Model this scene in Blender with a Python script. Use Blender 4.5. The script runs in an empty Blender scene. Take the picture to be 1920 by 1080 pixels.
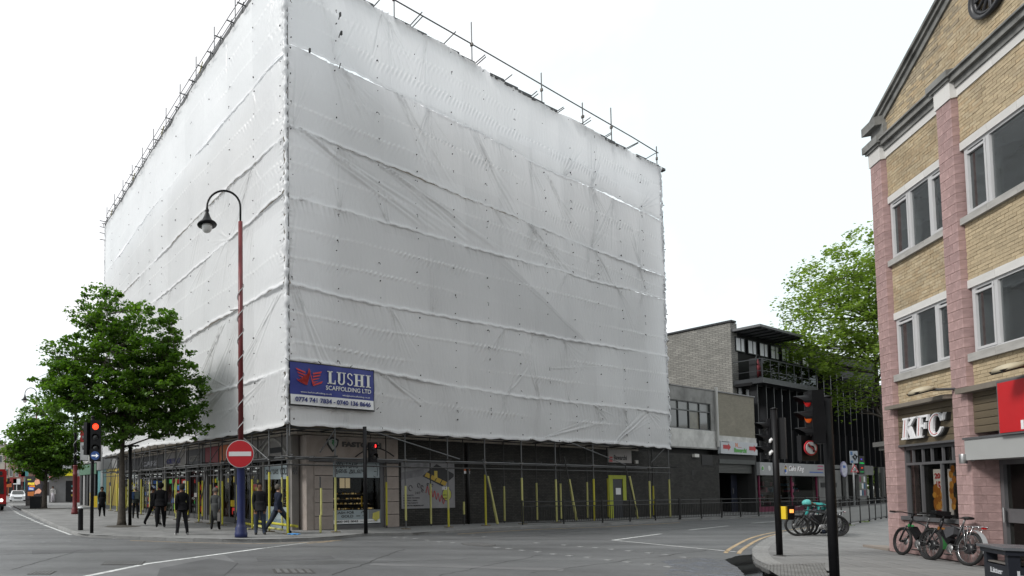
import bpy, math, random
import numpy as np
from mathutils import Vector, Matrix, Quaternion

# ------------------------------------------------------------------ camera
W0, H0 = 1920.0, 1080.0
FPX, CX, HORIZON = 1055.0, 400.0, 915.0
TAN = FPX / 24900.0
CY = HORIZON - FPX * TAN
PITCH = math.atan(TAN)
EYE = 1.70
scene = bpy.context.scene
col = scene.collection
cam_d = bpy.data.cameras.new('camera')
cam = bpy.data.objects.new('camera', cam_d)
col.objects.link(cam)
cam.location = (0, 0, EYE)
cam.rotation_euler = (math.pi / 2 + PITCH, 0, 0)
cam_d.sensor_width = 36.0
cam_d.lens = FPX / W0 * 36.0
cam_d.shift_x = (W0 / 2 - CX) / W0
cam_d.shift_y = (CY - H0 / 2) / W0
cam_d.clip_start = 0.1
cam_d.clip_end = 3000
scene.camera = cam

# ------------------------------------------------------------------ sky, sun, exposure
SUN_EL, SUN_DIR = math.radians(42), Vector((-0.80, -0.12, 0.0)).normalized()
world = bpy.data.worlds.new('World')
scene.world = world
world.use_nodes = True
nt = world.node_tree
nt.nodes.clear()
wo = nt.nodes.new('ShaderNodeOutputWorld')
bg = nt.nodes.new('ShaderNodeBackground')
bg.inputs['Strength'].default_value = 0.112
sky = nt.nodes.new('ShaderNodeTexSky')
sky.sky_type = 'NISHITA'
sky.sun_disc = False
sky.sun_elevation = SUN_EL
sky.sun_rotation = math.atan2(SUN_DIR.x, SUN_DIR.y)
tc = nt.nodes.new('ShaderNodeTexCoord')
nz = nt.nodes.new('ShaderNodeTexNoise')
nz.inputs['Scale'].default_value = 2.2
nz.inputs['Detail'].default_value = 6
rp = nt.nodes.new('ShaderNodeValToRGB')
rp.color_ramp.elements[0].position = 0.44
rp.color_ramp.elements[0].color = (9.5, 10.6, 10.8, 1)
rp.color_ramp.elements[1].position = 0.56
rp.color_ramp.elements[1].color = (11.2, 11.2, 11.3, 1)
mx = nt.nodes.new('ShaderNodeMix')
mx.data_type = 'RGBA'
mx.inputs[0].default_value = 0.90
nt.links.new(tc.outputs['Generated'], nz.inputs['Vector'])
nt.links.new(nz.outputs['Fac'], rp.inputs['Fac'])
nt.links.new(sky.outputs['Color'], mx.inputs[6])
nt.links.new(rp.outputs['Color'], mx.inputs[7])
nt.links.new(mx.outputs[2], bg.inputs['Color'])
nt.links.new(bg.outputs['Background'], wo.inputs['Surface'])
sun_d = bpy.data.lights.new('sun', 'SUN')
sun_d.energy = 3.3
sun_d.angle = math.radians(14)
sun_d.color = (1.0, 0.975, 0.94)
sun = bpy.data.objects.new('sun', sun_d)
col.objects.link(sun)
sv = SUN_DIR * math.cos(SUN_EL) + Vector((0, 0, math.sin(SUN_EL)))
sun.rotation_euler = sv.to_track_quat('Z', 'Y').to_euler()
sun.location = (0, 0, 60)
scene.view_settings.view_transform = 'Standard'
scene.view_settings.look = 'None'
scene.view_settings.exposure = 0.0
scene.view_settings.gamma = 1.0
scene.view_settings.use_curve_mapping = False

# ------------------------------------------------------------------ pixel rays -> places
def ray(px, py):
    xc = (px - CX) / FPX
    yc = (CY - py) / FPX
    c, s = math.cos(PITCH), math.sin(PITCH)
    return Vector((xc, c - yc * s, s + yc * c))

def G(px, py, z=0.1):
    r = ray(px, py)
    t = (z - EYE) / r.z
    return Vector((r.x * t, r.y * t, z))

def AT(px, py, Y):
    r = ray(px, py)
    t = Y / r.y
    return Vector((r.x * t, Y, EYE + r.z * t))

def dir_to(vpx):
    v = Vector((vpx - CX, FPX * math.cos(PITCH), 0))
    return v.normalized()

Z = Vector((0, 0, 1))

class Fac:
    """a vertical plane: A at u=0, d = reading direction, n = outward"""
    def __init__(s, A, d):
        s.A = Vector((A[0], A[1], 0)); s.d = Vector((d[0], d[1], 0)).normalized()
        s.n = s.d.cross(Z)
    def P(s, u, z, o=0.0):
        return s.A + s.d * u + s.n * o + Z * z
    def uz(s, px, py, o=0.0):
        r = ray(px, py); c = Vector((0, 0, EYE))
        a = s.A + s.n * o
        t = (a - c).dot(s.n) / r.dot(s.n)
        p = c + r * t
        return (p - a).dot(s.d), p.z
    def u(s, px, py=915, o=0.0): return s.uz(px, py, o)[0]
    def z(s, px, py, o=0.0): return s.uz(px, py, o)[1]
    def off(s, o): return Fac(s.A + s.n * o, s.d)

# ------------------------------------------------------------------ materials
MATS = {}
def new_mat(name):
    m = bpy.data.materials.new(name); m.use_nodes = True
    m.node_tree.nodes.clear()
    return m, m.node_tree

def mat(name, c, rough=0.75, var=0.10, scale=2.0, bump=0.0, bscale=25.0, metal=0.0, rand=0.0, spec=0.4,
        dirt=0.0, dscale=0.7, emit=None, estr=1.0, detail=5, coat=0.0):
    if name in MATS: return MATS[name]
    m, t = new_mat(name)
    N = t.nodes.new; L = t.links.new
    out = N('ShaderNodeOutputMaterial'); b = N('ShaderNodeBsdfPrincipled')
    L(b.outputs[0], out.inputs[0])
    b.inputs['Roughness'].default_value = rough
    b.inputs['Metallic'].default_value = metal
    b.inputs['Specular IOR Level'].default_value = spec
    b.inputs['Coat Weight'].default_value = coat
    tcn = N('ShaderNodeTexCoord')
    n1 = N('ShaderNodeTexNoise'); n1.inputs['Scale'].default_value = scale; n1.inputs['Detail'].default_value = detail
    L(tcn.outputs['Object'], n1.inputs['Vector'])
    mr = N('ShaderNodeMapRange')
    mr.inputs[1].default_value = 0.3; mr.inputs[2].default_value = 0.7
    mr.inputs[3].default_value = 1 - var; mr.inputs[4].default_value = 1 + var
    L(n1.outputs['Fac'], mr.inputs[0])
    val = mr.outputs[0]
    if rand:
        oi = N('ShaderNodeObjectInfo'); m2 = N('ShaderNodeMapRange')
        m2.inputs[3].default_value = 1 - rand; m2.inputs[4].default_value = 1 + rand
        L(oi.outputs['Random'], m2.inputs[0])
        mu = N('ShaderNodeMath'); mu.operation = 'MULTIPLY'
        L(val, mu.inputs[0]); L(m2.outputs[0], mu.inputs[1]); val = mu.outputs[0]
    if dirt:
        n2 = N('ShaderNodeTexNoise'); n2.inputs['Scale'].default_value = dscale; n2.inputs['Detail'].default_value = 8
        n2.inputs['Roughness'].default_value = 0.65
        L(tcn.outputs['Object'], n2.inputs['Vector'])
        m3 = N('ShaderNodeMapRange'); m3.inputs[1].default_value = 0.42; m3.inputs[2].default_value = 0.68
        m3.inputs[3].default_value = 1.0; m3.inputs[4].default_value = 1 - dirt
        L(n2.outputs['Fac'], m3.inputs[0])
        mu = N('ShaderNodeMath'); mu.operation = 'MULTIPLY'
        L(val, mu.inputs[0]); L(m3.outputs[0], mu.inputs[1]); val = mu.outputs[0]
    vm = N('ShaderNodeVectorMath'); vm.operation = 'SCALE'
    vm.inputs[0].default_value = c[:3]
    L(val, vm.inputs['Scale'])
    L(vm.outputs[0], b.inputs['Base Color'])
    if bump:
        nb = N('ShaderNodeTexNoise'); nb.inputs['Scale'].default_value = bscale; nb.inputs['Detail'].default_value = 4
        L(tcn.outputs['Object'], nb.inputs['Vector'])
        bu = N('ShaderNodeBump'); bu.inputs['Strength'].default_value = bump; bu.inputs['Distance'].default_value = 0.02
        L(nb.outputs['Fac'], bu.inputs['Height']); L(bu.outputs[0], b.inputs['Normal'])
    if emit:
        b.inputs['Emission Color'].default_value = (*emit, 1)
        b.inputs['Emission Strength'].default_value = estr
    MATS[name] = m
    return m

def brick_mat(name, c1, c2, cm, bw=0.225, bh=0.075, mortar=0.010, bump=0.5, rough=0.85, offset=0.5, var=0.25, stain=0.0):
    if name in MATS: return MATS[name]
    m, t = new_mat(name)
    N = t.nodes.new; L = t.links.new
    out = N('ShaderNodeOutputMaterial'); b = N('ShaderNodeBsdfPrincipled'); L(b.outputs[0], out.inputs[0])
    b.inputs['Roughness'].default_value = rough; b.inputs['Specular IOR Level'].default_value = 0.25
    uv = N('ShaderNodeUVMap'); br = N('ShaderNodeTexBrick')
    br.offset = offset
    br.inputs['Color1'].default_value = (*c1, 1); br.inputs['Color2'].default_value = (*c2, 1)
    br.inputs['Mortar'].default_value = (*cm, 1)
    br.inputs['Scale'].default_value = 1.0; br.inputs['Mortar Size'].default_value = mortar
    br.inputs['Mortar Smooth'].default_value = 0.2; br.inputs['Bias'].default_value = 0.0
    br.inputs['Brick Width'].default_value = bw; br.inputs['Row Height'].default_value = bh
    L(uv.outputs[0], br.inputs['Vector'])
    n1 = N('ShaderNodeTexNoise'); n1.inputs['Scale'].default_value = 1.1; n1.inputs['Detail'].default_value = 9
    n1.inputs['Roughness'].default_value = 0.7
    L(uv.outputs[0], n1.inputs['Vector'])
    mr = N('ShaderNodeMapRange'); mr.inputs[1].default_value = 0.3; mr.inputs[2].default_value = 0.7
    mr.inputs[3].default_value = 1 - var - stain; mr.inputs[4].default_value = 1 + var
    L(n1.outputs['Fac'], mr.inputs[0])
    vm = N('ShaderNodeVectorMath'); vm.operation = 'SCALE'
    L(br.outputs['Color'], vm.inputs[0]); L(mr.outputs[0], vm.inputs['Scale'])
    L(vm.outputs[0], b.inputs['Base Color'])
    iv = N('ShaderNodeMath'); iv.operation = 'SUBTRACT'; iv.inputs[0].default_value = 1.0
    L(br.outputs['Fac'], iv.inputs[1])
    bu = N('ShaderNodeBump'); bu.inputs['Strength'].default_value = bump; bu.inputs['Distance'].default_value = 0.008
    L(iv.outputs[0], bu.inputs['Height']); L(bu.outputs[0], b.inputs['Normal'])
    MATS[name] = m
    return m

def glass_mat(name, tint=(0.5, 0.52, 0.52), refl=0.22, rough=0.03, bump=0.0):
    if name in MATS: return MATS[name]
    m, t = new_mat(name)
    N = t.nodes.new; L = t.links.new
    out = N('ShaderNodeOutputMaterial'); mix = N('ShaderNodeMixShader')
    g = N('ShaderNodeBsdfGlossy'); g.inputs['Roughness'].default_value = rough
    g.inputs['Color'].default_value = (0.8, 0.84, 0.85, 1)
    tr = N('ShaderNodeBsdfTransparent'); tr.inputs['Color'].default_value = (*tint, 1)
    lw = N('ShaderNodeLayerWeight'); lw.inputs['Blend'].default_value = refl
    ge = N('ShaderNodeNewGeometry'); bk = N('ShaderNodeMath'); bk.operation = 'SUBTRACT'; bk.inputs[0].default_value = 1
    L(ge.outputs['Backfacing'], bk.inputs[1]); ml = N('ShaderNodeMath'); ml.operation = 'MULTIPLY'
    L(lw.outputs['Fresnel'], ml.inputs[0]); L(bk.outputs[0], ml.inputs[1])
    L(ml.outputs[0], mix.inputs[0]); L(tr.outputs[0], mix.inputs[1]); L(g.outputs[0], mix.inputs[2])
    L(mix.outputs[0], out.inputs[0])
    if bump:
        nb = N('ShaderNodeTexNoise'); nb.inputs['Scale'].default_value = 0.8
        tcn = N('ShaderNodeTexCoord'); L(tcn.outputs['Object'], nb.inputs['Vector'])
        bu = N('ShaderNodeBump'); bu.inputs['Strength'].default_value = bump; bu.inputs['Distance'].default_value = 0.05
        L(nb.outputs['Fac'], bu.inputs['Height']); L(bu.outputs[0], g.inputs['Normal'])
    MATS[name] = m
    return m

# ------------------------------------------------------------------ mesh helpers
WLOC = {}
def wl(o): return WLOC.get(o.name, Vector((0, 0, 0))) if o is not None else Vector((0, 0, 0))

def tag(o, label=None, cat=None, group=None, kind=None):
    if label: o['label'] = label
    if cat: o['category'] = cat
    if group: o['group'] = group
    if kind: o['kind'] = kind
    return o

def thing(name, label, cat, loc=(0, 0, 0), group=None, rz=0.0):
    o = bpy.data.objects.new(name, None); col.objects.link(o)
    o.empty_display_size = 0.2
    o.location = loc; o.rotation_euler = (0, 0, rz)
    WLOC[o.name] = Vector(loc)
    return tag(o, label, cat, group)

def copy_tree(o, parent=None):
    c = o.copy(); col.objects.link(c); c.parent = parent
    for ch in o.children: copy_tree(ch, c)
    return c

def mesh_from(name, v, f, mats, fm=None, smooth=None, uv=True):
    me = bpy.data.meshes.new(name)
    me.from_pydata([tuple(p) for p in v], [], f)
    if not isinstance(mats, (list, tuple)): mats = [mats]
    for m in mats: me.materials.append(m)
    if fm: me.polygons.foreach_set('material_index', fm)
    if smooth is not None: me.polygons.foreach_set('use_smooth', smooth)
    if uv:
        ul = me.uv_layers.new(name='UVMap')
        for p in me.polygons:
            n = p.normal
            if abs(n.z) > 0.8: ax, ay = Vector((1, 0, 0)), Vector((0, 1, 0))
            else:
                ax = Vector((-n.y, n.x, 0)).normalized(); ay = Z
                ax = -ax if False else ax
            for li in p.loop_indices:
                co = me.vertices[me.loops[li].vertex_index].co
                ul.data[li].uv = (co.dot(ax), co.dot(ay))
    me.update()
    return me

class MB:
    def __init__(s): s.v = []; s.f = []; s.m = []; s.s = []
    def add(s, v, f, m=0, sm=False):
        b = len(s.v); s.v += [Vector(p) for p in v]
        for q in f:
            s.f.append(tuple(i + b for i in q)); s.m.append(m); s.s.append(sm)
        return s
    def box8(s, p, m=0):
        return s.add(p, [(0, 3, 2, 1), (4, 5, 6, 7), (0, 1, 5, 4), (1, 2, 6, 5), (2, 3, 7, 6), (3, 0, 4, 7)], m)
    def box(s, c, hx, hy, hz, ax=(1, 0, 0), ay=None, m=0):
        c = Vector(c); ax = Vector(ax).normalized()
        ay = Vector(ay).normalized() if ay is not None else Z.cross(ax)
        az = ax.cross(ay)
        X, Y, Zz = ax * hx, ay * hy, az * hz
        return s.box8([c - X - Y - Zz, c + X - Y - Zz, c + X + Y - Zz, c - X + Y - Zz,
                       c - X - Y + Zz, c + X - Y + Zz, c + X + Y + Zz, c - X + Y + Zz], m)
    def fb(s, F, u0, u1, z0, z1, o0, o1, m=0):
        """box on a facade, o0<o1 outward"""
        if u0 > u1: u0, u1 = u1, u0
        if z0 > z1: z0, z1 = z1, z0
        if o0 > o1: o0, o1 = o1, o0
        P = F.P
        return s.box8([P(u0, z0, o1), P(u1, z0, o1), P(u1, z0, o0), P(u0, z0, o0),
                       P(u0, z1, o1), P(u1, z1, o1), P(u1, z1, o0), P(u0, z1, o0)], m)
    def tube(s, p0, p1, r, n=8, r2=None, m=0, cap=True):
        p0, p1 = Vector(p0), Vector(p1); r2 = r if r2 is None else r2
        d = p1 - p0
        if d.length < 1e-6: return s
        q = d.to_track_quat('Z', 'Y'); X = q @ Vector((1, 0, 0)); Y = q @ Vector((0, 1, 0))
        v = []
        for i in range(n):
            a = 2 * math.pi * i / n; k = X * math.cos(a) + Y * math.sin(a)
            v.append(p0 + k * r); v.append(p1 + k * r2)
        f = [(2 * i, 2 * ((i + 1) % n), 2 * ((i + 1) % n) + 1, 2 * i + 1) for i in range(n)]
        s.add(v, f, m, True)
        if cap:
            b = len(s.v) - 2 * n
            s.f.append(tuple(b + 2 * i for i in reversed(range(n)))); s.m.append(m); s.s.append(False)
            s.f.append(tuple(b + 2 * i + 1 for i in range(n))); s.m.append(m); s.s.append(False)
        return s
    def path(s, pts, r, n=8, m=0, closed=False, radii=None):
        pts = [Vector(p) for p in pts]; k = len(pts); v = []
        up = None
        for i, p in enumerate(pts):
            if closed: d = pts[(i + 1) % k] - pts[i - 1]
            else: d = pts[min(i + 1, k - 1)] - pts[max(i - 1, 0)]
            d.normalize()
            if up is None: up = d.orthogonal().normalized()
            up = (up - d * up.dot(d)).normalized()
            Y = d.cross(up); rr = radii[i] if radii else r
            for j in range(n):
                a = 2 * math.pi * j / n
                v.append(p + up * (math.cos(a) * rr) + Y * (math.sin(a) * rr))
        f = []
        for i in range(k if closed else k - 1):
            a, b = i * n, ((i + 1) % k) * n
            for j in range(n): f.append((a + j, a + (j + 1) % n, b + (j + 1) % n, b + j))
        if not closed:
            f.append(tuple(reversed(range(n)))); f.append(tuple(range((k - 1) * n, k * n)))
        return s.add(v, f, m, True)
    def lathe(s, c, prof, n=16, m=0, axis=Z, sm=True):
        c = Vector(c); axis = Vector(axis).normalized(); X = axis.orthogonal().normalized(); Y = axis.cross(X); v = []
        for (r, h) in prof:
            for j in range(n):
                a = 2 * math.pi * j / n
                v.append(c + axis * h + X * (r * math.cos(a)) + Y * (r * math.sin(a)))
        f = []
        for i in range(len(prof) - 1):
            for j in range(n):
                f.append((i * n + j, i * n + (j + 1) % n, (i + 1) * n + (j + 1) % n, (i + 1) * n + j))
        f.append(tuple(reversed(range(n)))); f.append(tuple(range((len(prof) - 1) * n, len(prof) * n)))
        return s.add(v, f, m, sm)
    def prism(s, pts, thick, m=0):
        """pts: planar loop of world points, thick: extrusion vector"""
        pts = [Vector(p) for p in pts]; k = len(pts); t = Vector(thick)
        v = pts + [p + t for p in pts]
        f = [tuple(reversed(range(k))), tuple(range(k, 2 * k))] + [(i, (i + 1) % k, k + (i + 1) % k, k + i) for i in range(k)]
        return s.add(v, f, m)
    def disc(s, c, n_, r, h, n=24, m=0, X=None, ratio=1.0):
        """thin cylinder, base at c, extruded h along n_"""
        c = Vector(c); n_ = Vector(n_).normalized(); X = Vector(X).normalized() if X is not None else n_.orthogonal().normalized()
        Y = n_.cross(X)
        return s.prism([c + X * (r * math.cos(2 * math.pi * i / n)) + Y * (r * ratio * math.sin(2 * math.pi * i / n)) for i in range(n)], n_ * h, m)
    def build(s, name, mats, parent=None, label=None, cat=None, group=None, kind=None, origin=None, uv=True):
        o_ = wl(parent) if parent is not None else (Vector(origin) if origin is not None else Vector((0, 0, 0)))
        me = mesh_from(name, [p - o_ for p in s.v], s.f, mats, s.m, s.s, uv)
        ob = bpy.data.objects.new(name, me); col.objects.link(ob)
        if parent is not None:
            ob.parent = parent; WLOC[ob.name] = wl(parent)
        else:
            ob.location = o_; WLOC[ob.name] = Vector(o_)
        return tag(ob, label, cat, group, kind)

def piece(name, me, parent, loc, rz=0.0, scale=None, rot=None):
    o = bpy.data.objects.new(name, me); col.objects.link(o)
    o.parent = parent; o.location = Vector(loc) - wl(parent)
    o.rotation_euler = rot if rot is not None else (0, 0, rz)
    if scale is not None: o.scale = scale
    return o

UNIT = {}
def unit_box(m, bevel=0.0):
    """unit cube mesh (x along, y out, z up), centred, shared between alike pieces"""
    k = (m.name, bevel)
    if k not in UNIT:
        b = MB()
        if not bevel: b.box((0, 0, 0), .5, .5, .5)
        else:
            e = bevel
            b.add([(-.5, -.5 + e, -.5), (.5, -.5 + e, -.5), (.5, .5, -.5), (-.5, .5, -.5),
                   (-.5, -.5 + e, .5), (.5, -.5 + e, .5), (.5, .5, .5), (-.5, .5, .5),
                   (-.5 + e / 2, -.5, -.5 + e), (.5 - e / 2, -.5, -.5 + e), (.5 - e / 2, -.5, .5 - e), (-.5 + e / 2, -.5, .5 - e)],
                  [(0, 3, 2, 1), (4, 5, 6, 7), (2, 3, 7, 6), (1, 2, 6, 5), (3, 0, 4, 7),
                   (8, 9, 10, 11), (0, 1, 9, 8), (1, 5, 10, 9), (5, 4, 11, 10), (4, 0, 8, 11)])
        UNIT[k] = mesh_from('block', b.v, b.f, m, b.m, b.s)
    return UNIT[k]

def fpiece(name, m, F, parent, u0, u1, z0, z1, o0, o1, bevel=0.0):
    """one block on a facade as an object of its own, sharing the unit mesh"""
    c = F.P((u0 + u1) / 2, (z0 + z1) / 2, (o0 + o1) / 2)
    rz = math.atan2(F.d.y, F.d.x)
    return piece(name, unit_box(m, bevel), parent, c, rz, (abs(u1 - u0), abs(o1 - o0), abs(z1 - z0)))

def text(s, F, u, z, w, h, o, thick, m, parent, name='lettering', bold=0.0, shear=0.0, label=None, align='L', slope=0.0, font_space=1.0):
    cu = bpy.data.curves.new('lettering', 'FONT'); cu.body = s; cu.size = 1.0
    cu.offset = bold; cu.shear = shear; cu.space_character = font_space
    cu.extrude = 0.5; cu.resolution_u = 3
    ob = bpy.data.objects.new('lettering_source', cu); col.objects.link(ob)
    dg = bpy.context.evaluated_depsgraph_get()
    me0 = ob.evaluated_get(dg).to_mesh()
    vs = [v.co.copy() for v in me0.vertices]; fs = [tuple(p.vertices) for p in me0.polygons]
    ob.evaluated_get(dg).to_mesh_clear()
    bpy.data.objects.remove(ob); bpy.data.curves.remove(cu)
    if not vs: return None
    x0 = min(v.x for v in vs); x1 = max(v.x for v in vs); y0 = min(v.y for v in vs); y1 = max(v.y for v in vs)
    sx = w / max(x1 - x0, 1e-4); sy = h / max(y1 - y0, 1e-4)
    b = MB()
    b.add([F.P(u + (v.x - x0) * sx, z + (v.y - y0) * sy + slope * (v.x - x0) * sx, o + (v.z + .5) * thick) for v in vs], fs)
    return b.build(name, m, parent, label=label, uv=False)

def catmull(pts, n=8):
    pts = [Vector(p) for p in pts]; out = []
    P = [pts[0] * 2 - pts[1]] + pts + [pts[-1] * 2 - pts[-2]]
    for i in range(1, len(P) - 2):
        p0, p1, p2, p3 = P[i - 1], P[i], P[i + 1], P[i + 2]
        for k in range(n):
            t = k / n
            out.append(0.5 * ((2 * p1) + (p2 - p0) * t + (2 * p0 - 5 * p1 + 4 * p2 - p3) * t * t + (3 * p1 - p0 - 3 * p2 + p3) * t ** 3))
    out.append(pts[-1]); return out

def inpoly(x, y, poly):
    c = False; j = len(poly) - 1
    for i in range(len(poly)):
        xi, yi, xj, yj = poly[i][0], poly[i][1], poly[j][0], poly[j][1]
        if (yi > y) != (yj > y) and x < (xj - xi) * (y - yi) / (yj - yi) + xi: c = not c
        j = i
    return c

from mathutils.geometry import tessellate_polygon
def sheet_poly(name, poly, z, m, parent=None, **kw):
    pts = [Vector((p[0], p[1], z)) for p in poly]
    tris = tessellate_polygon([pts])
    b = MB(); 
    fs = []
    for t in tris:
        a, c_, d = pts[t[0]], pts[t[1]], pts[t[2]]
        fs.append(tuple(t) if (c_ - a).cross(d - a).z > 0 else (t[0], t[2], t[1]))
    b.add(pts, fs)
    return b.build(name, m, parent, **kw)

# ------------------------------------------------------------------ main planes of the place
dR = dir_to(2550); dL = dir_to(-118)
dL = Vector((-dR.y, dR.x, 0))
C0 = G(541, 1002)                       # foot of the corner standard
FR = Fac(C0, dR)                        # scaffold face along the side street
FL = Fac(C0, -dL)                       # scaffold face along the high street (u negative to the left)
UR = FR.u(1257, 972); UL = FL.u(195, 957)
CW = C0 + dR * 1.25 + dL * 1.25
WR = Fac(CW, dR); WLf = Fac(CW, -dL)    # building walls behind the scaffold
dK = -dir_to(941)
K0 = G(1668, 1033)
FK = Fac(K0, dK)                        # restaurant facade
# ------------------------------------------------------------------ ground, road, pavements
rng = random.Random(3)
def road_mat():
    m, t = new_mat('asphalt'); N = t.nodes.new; L = t.links.new
    out = N('ShaderNodeOutputMaterial'); b = N('ShaderNodeBsdfPrincipled'); L(b.outputs[0], out.inputs[0])
    tcn = N('ShaderNodeTexCoord')
    def noise(sc, det, ro=0.6, vec=None):
        n = N('ShaderNodeTexNoise'); n.inputs['Scale'].default_value = sc; n.inputs['Detail'].default_value = det
        n.inputs['Roughness'].default_value = ro; L(vec or tcn.outputs['Object'], n.inputs['Vector']); return n.outputs['Fac']
    def rng_(v, a, b_, c, d):
        r = N('ShaderNodeMapRange'); r.inputs[1].default_value = a; r.inputs[2].default_value = b_
        r.inputs[3].default_value = c; r.inputs[4].default_value = d; L(v, r.inputs[0]); return r.outputs[0]
    def mul(a, b_):
        r = N('ShaderNodeMath'); r.operation = 'MULTIPLY'; L(a, r.inputs[0]); L(b_, r.inputs[1]); return r.outputs[0]
    mp = N('ShaderNodeMapping'); mp.inputs['Rotation'].default_value = (0, 0, -math.atan2(dR.y, dR.x)); mp.inputs['Scale'].default_value = (0.12, 0.9, 1)
    L(tcn.outputs['Object'], mp.inputs['Vector'])
    v = rng_(noise(0.35, 6), .3, .7, .80, 1.18)
    v = mul(v, rng_(noise(0.9, 4, .6, mp.outputs[0]), .35, .65, .74, 1.18))
    v = mul(v, rng_(noise(60, 3), .3, .7, .75, 1.25))
    v = mul(v, rng_(noise(7, 6, .75), .58, .70, 1, .72))
    vm = N('ShaderNodeVectorMath'); vm.operation = 'SCALE'; vm.inputs[0].default_value = (0.104, 0.106, 0.108)
    L(v, vm.inputs['Scale']); L(vm.outputs[0], b.inputs['Base Color'])
    L(rng_(noise(0.5, 5), .3, .7, .42, .72), b.inputs['Roughness'])
    b.inputs['Specular IOR Level'].default_value = 0.5
    bu = N('ShaderNodeBump'); bu.inputs['Strength'].default_value = .5; bu.inputs['Distance'].default_value = .01
    L(noise(90, 3), bu.inputs['Height']); L(bu.outputs[0], b.inputs['Normal'])
    return m
M_asph = road_mat()
S = 900
b = MB(); b.add([(-S, -60, 0), (S, -60, 0), (S, S, 0), (-S, S, 0)], [(0, 1, 2, 3)])
b.build('road', M_asph, kind='structure')
M_asph2 = mat('patched_asphalt', (0.082, 0.083, 0.085), .8, .15, 1.5, .4, 80)
M_asph3 = mat('worn_asphalt', (0.125, 0.126, 0.128), .8, .12, 1.5, .4, 80)
M_line = mat('road_line_paint', (0.55, 0.56, 0.55), .7, .25, 9, dirt=.45, dscale=6)
M_line2 = mat('faded_line_paint', (0.36, 0.37, 0.36), .7, .25, 9, dirt=.5, dscale=5)
M_yel = mat('yellow_line_paint', (.44, .33, .20), .7, .2, 6, dirt=.5, dscale=5)
M_pave = mat('paving_base', (.19, .19, .187), .85, .12, 1.2, .3, 50, dirt=.3, dscale=.8)
M_slab = mat('paving_slab_stone', (.20, .20, .197), .8, .10, 5, .35, 60, rand=.10, dirt=.28, dscale=1.2)
M_kerb = mat('kerb_granite', (0.23, 0.23, 0.225), .8, .18, 8, .3, 60, rand=.12, dirt=.25)
M_iron = mat('cast_iron', (0.055, 0.054, 0.052), .6, .3, 20, .3, 60)

def kerb(name, pts, inside, w=0.14, h=0.1, first=0.95):
    """kerb stones along pts, 'inside' = +1 if the pavement lies to the left of the run"""
    root = thing(name, None, None, (pts[0].x, pts[0].y, 0)); del_keys(root)
    root['kind'] = 'structure'
    pts = [Vector((p.x, p.y, 0)) for p in pts]; acc = []
    L_ = 0.0; seg = []
    for i in range(len(pts) - 1): seg.append((pts[i + 1] - pts[i]).length)
    tot = sum(seg); 
    def at(s):
        for i, l in enumerate(seg):
            if s <= l or i == len(seg) - 1: return pts[i].lerp(pts[i + 1], s / l)
            s -= l
    k = max(1, int(tot / first)); st = tot / k
    items = []
    for i in range(k):
        a, c = at(i * st + .004), at((i + 1) * st - .004)
        items.append((a, c))
    far = [it for it in items if ((it[0] + it[1]) / 2).length > 45][:]
    mesh = unit_box(M_kerb)
    cnt = 0
    bb = MB()
    for (a, c) in items:
        d = (c - a); n = Z.cross(d.normalized()) * inside; ctr = (a + c) / 2 + n * (w / 2) + Z * (h / 2 - .03 + rng.uniform(0, .003))
        if ((a + c) / 2).length < 45 and cnt < 290:
            piece('kerb_stone', mesh, root, ctr, math.atan2(d.y, d.x), (d.length, w, h + .06)); cnt += 1
        else: bb.box(ctr, d.length / 2, w / 2, h / 2 + .03, d)
    if bb.v: bb.build('kerb_run', M_kerb, root, kind='stuff')
    return root
def del_keys(o):
    for k in ('label', 'category'):
        if k in o: del o[k]

def line(name, pts, w, m, z=.004, kind='structure', parent=None):
    pts = [Vector((p[0], p[1], 0)) for p in pts]; b = MB(); v = []
    for i, p in enumerate(pts):
        d = (pts[min(i + 1, len(pts) - 1)] - pts[max(i - 1, 0)]).normalized(); n = Z.cross(d)
        v += [p - n * w / 2 + Z * z, p + n * w / 2 + Z * z]
    b.add(v, [(2 * i, 2 * i + 2, 2 * i + 3, 2 * i + 1) for i in range(len(pts) - 1)])
    return b.build(name, m, parent, kind=kind)
g0 = lambda px, py: G(px, py, 0)

# left (scaffold side) pavement
k1 = [g0(17, 946), g0(60, 968), g0(100, 988), g0(133, 1001)]
far0 = k1[0] + dL * 90
kl = catmull([g0(133, 1001), g0(160, 1007), g0(244, 1011), g0(360, 1015), g0(470, 1017), g0(560, 1015), g0(630, 1011), g0(688, 1005), g0(780, 1004)], 5)
k2 = [g0(862, 998), g0(998, 990), g0(1140, 985.5), g0(1274, 977.5), g0(1455, 969.5)]
farR = k2[-1] + dR * 90
run = [far0] + k1 + kl[1:] + k2 + [farR]
poly = run + [farR + dL * 60, far0 + dR * 30]
sheet_poly('pavement', [(p.x, p.y) for p in poly], .1, M_pave, kind='structure')
kerb('kerb', run, 1)
# road gutter lines
line('yellow_line', [G(x, y, 0) for x, y in [(244, 1013.5), (360, 1017.5), (470, 1019.5), (560, 1018), (640, 1013)]], .07, M_yel)
line('yellow_line', [G(x, y, 0) for x, y in [(858, 1001.5), (998, 993), (1140, 988), (1274, 980)]], .09, M_yel)
line('yellow_line', [G(x, y, 0) for x, y in [(575, 1019), (600, 1017.5), (628, 1014)]], .06, M_yel)

def offs0(pts, w):
    o = []
    for i, p in enumerate(pts):
        d = (pts[min(i + 1, len(pts) - 1)] - pts[max(i - 1, 0)]).normalized(); o.append(p + Z.cross(d) * w)
    return o
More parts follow.
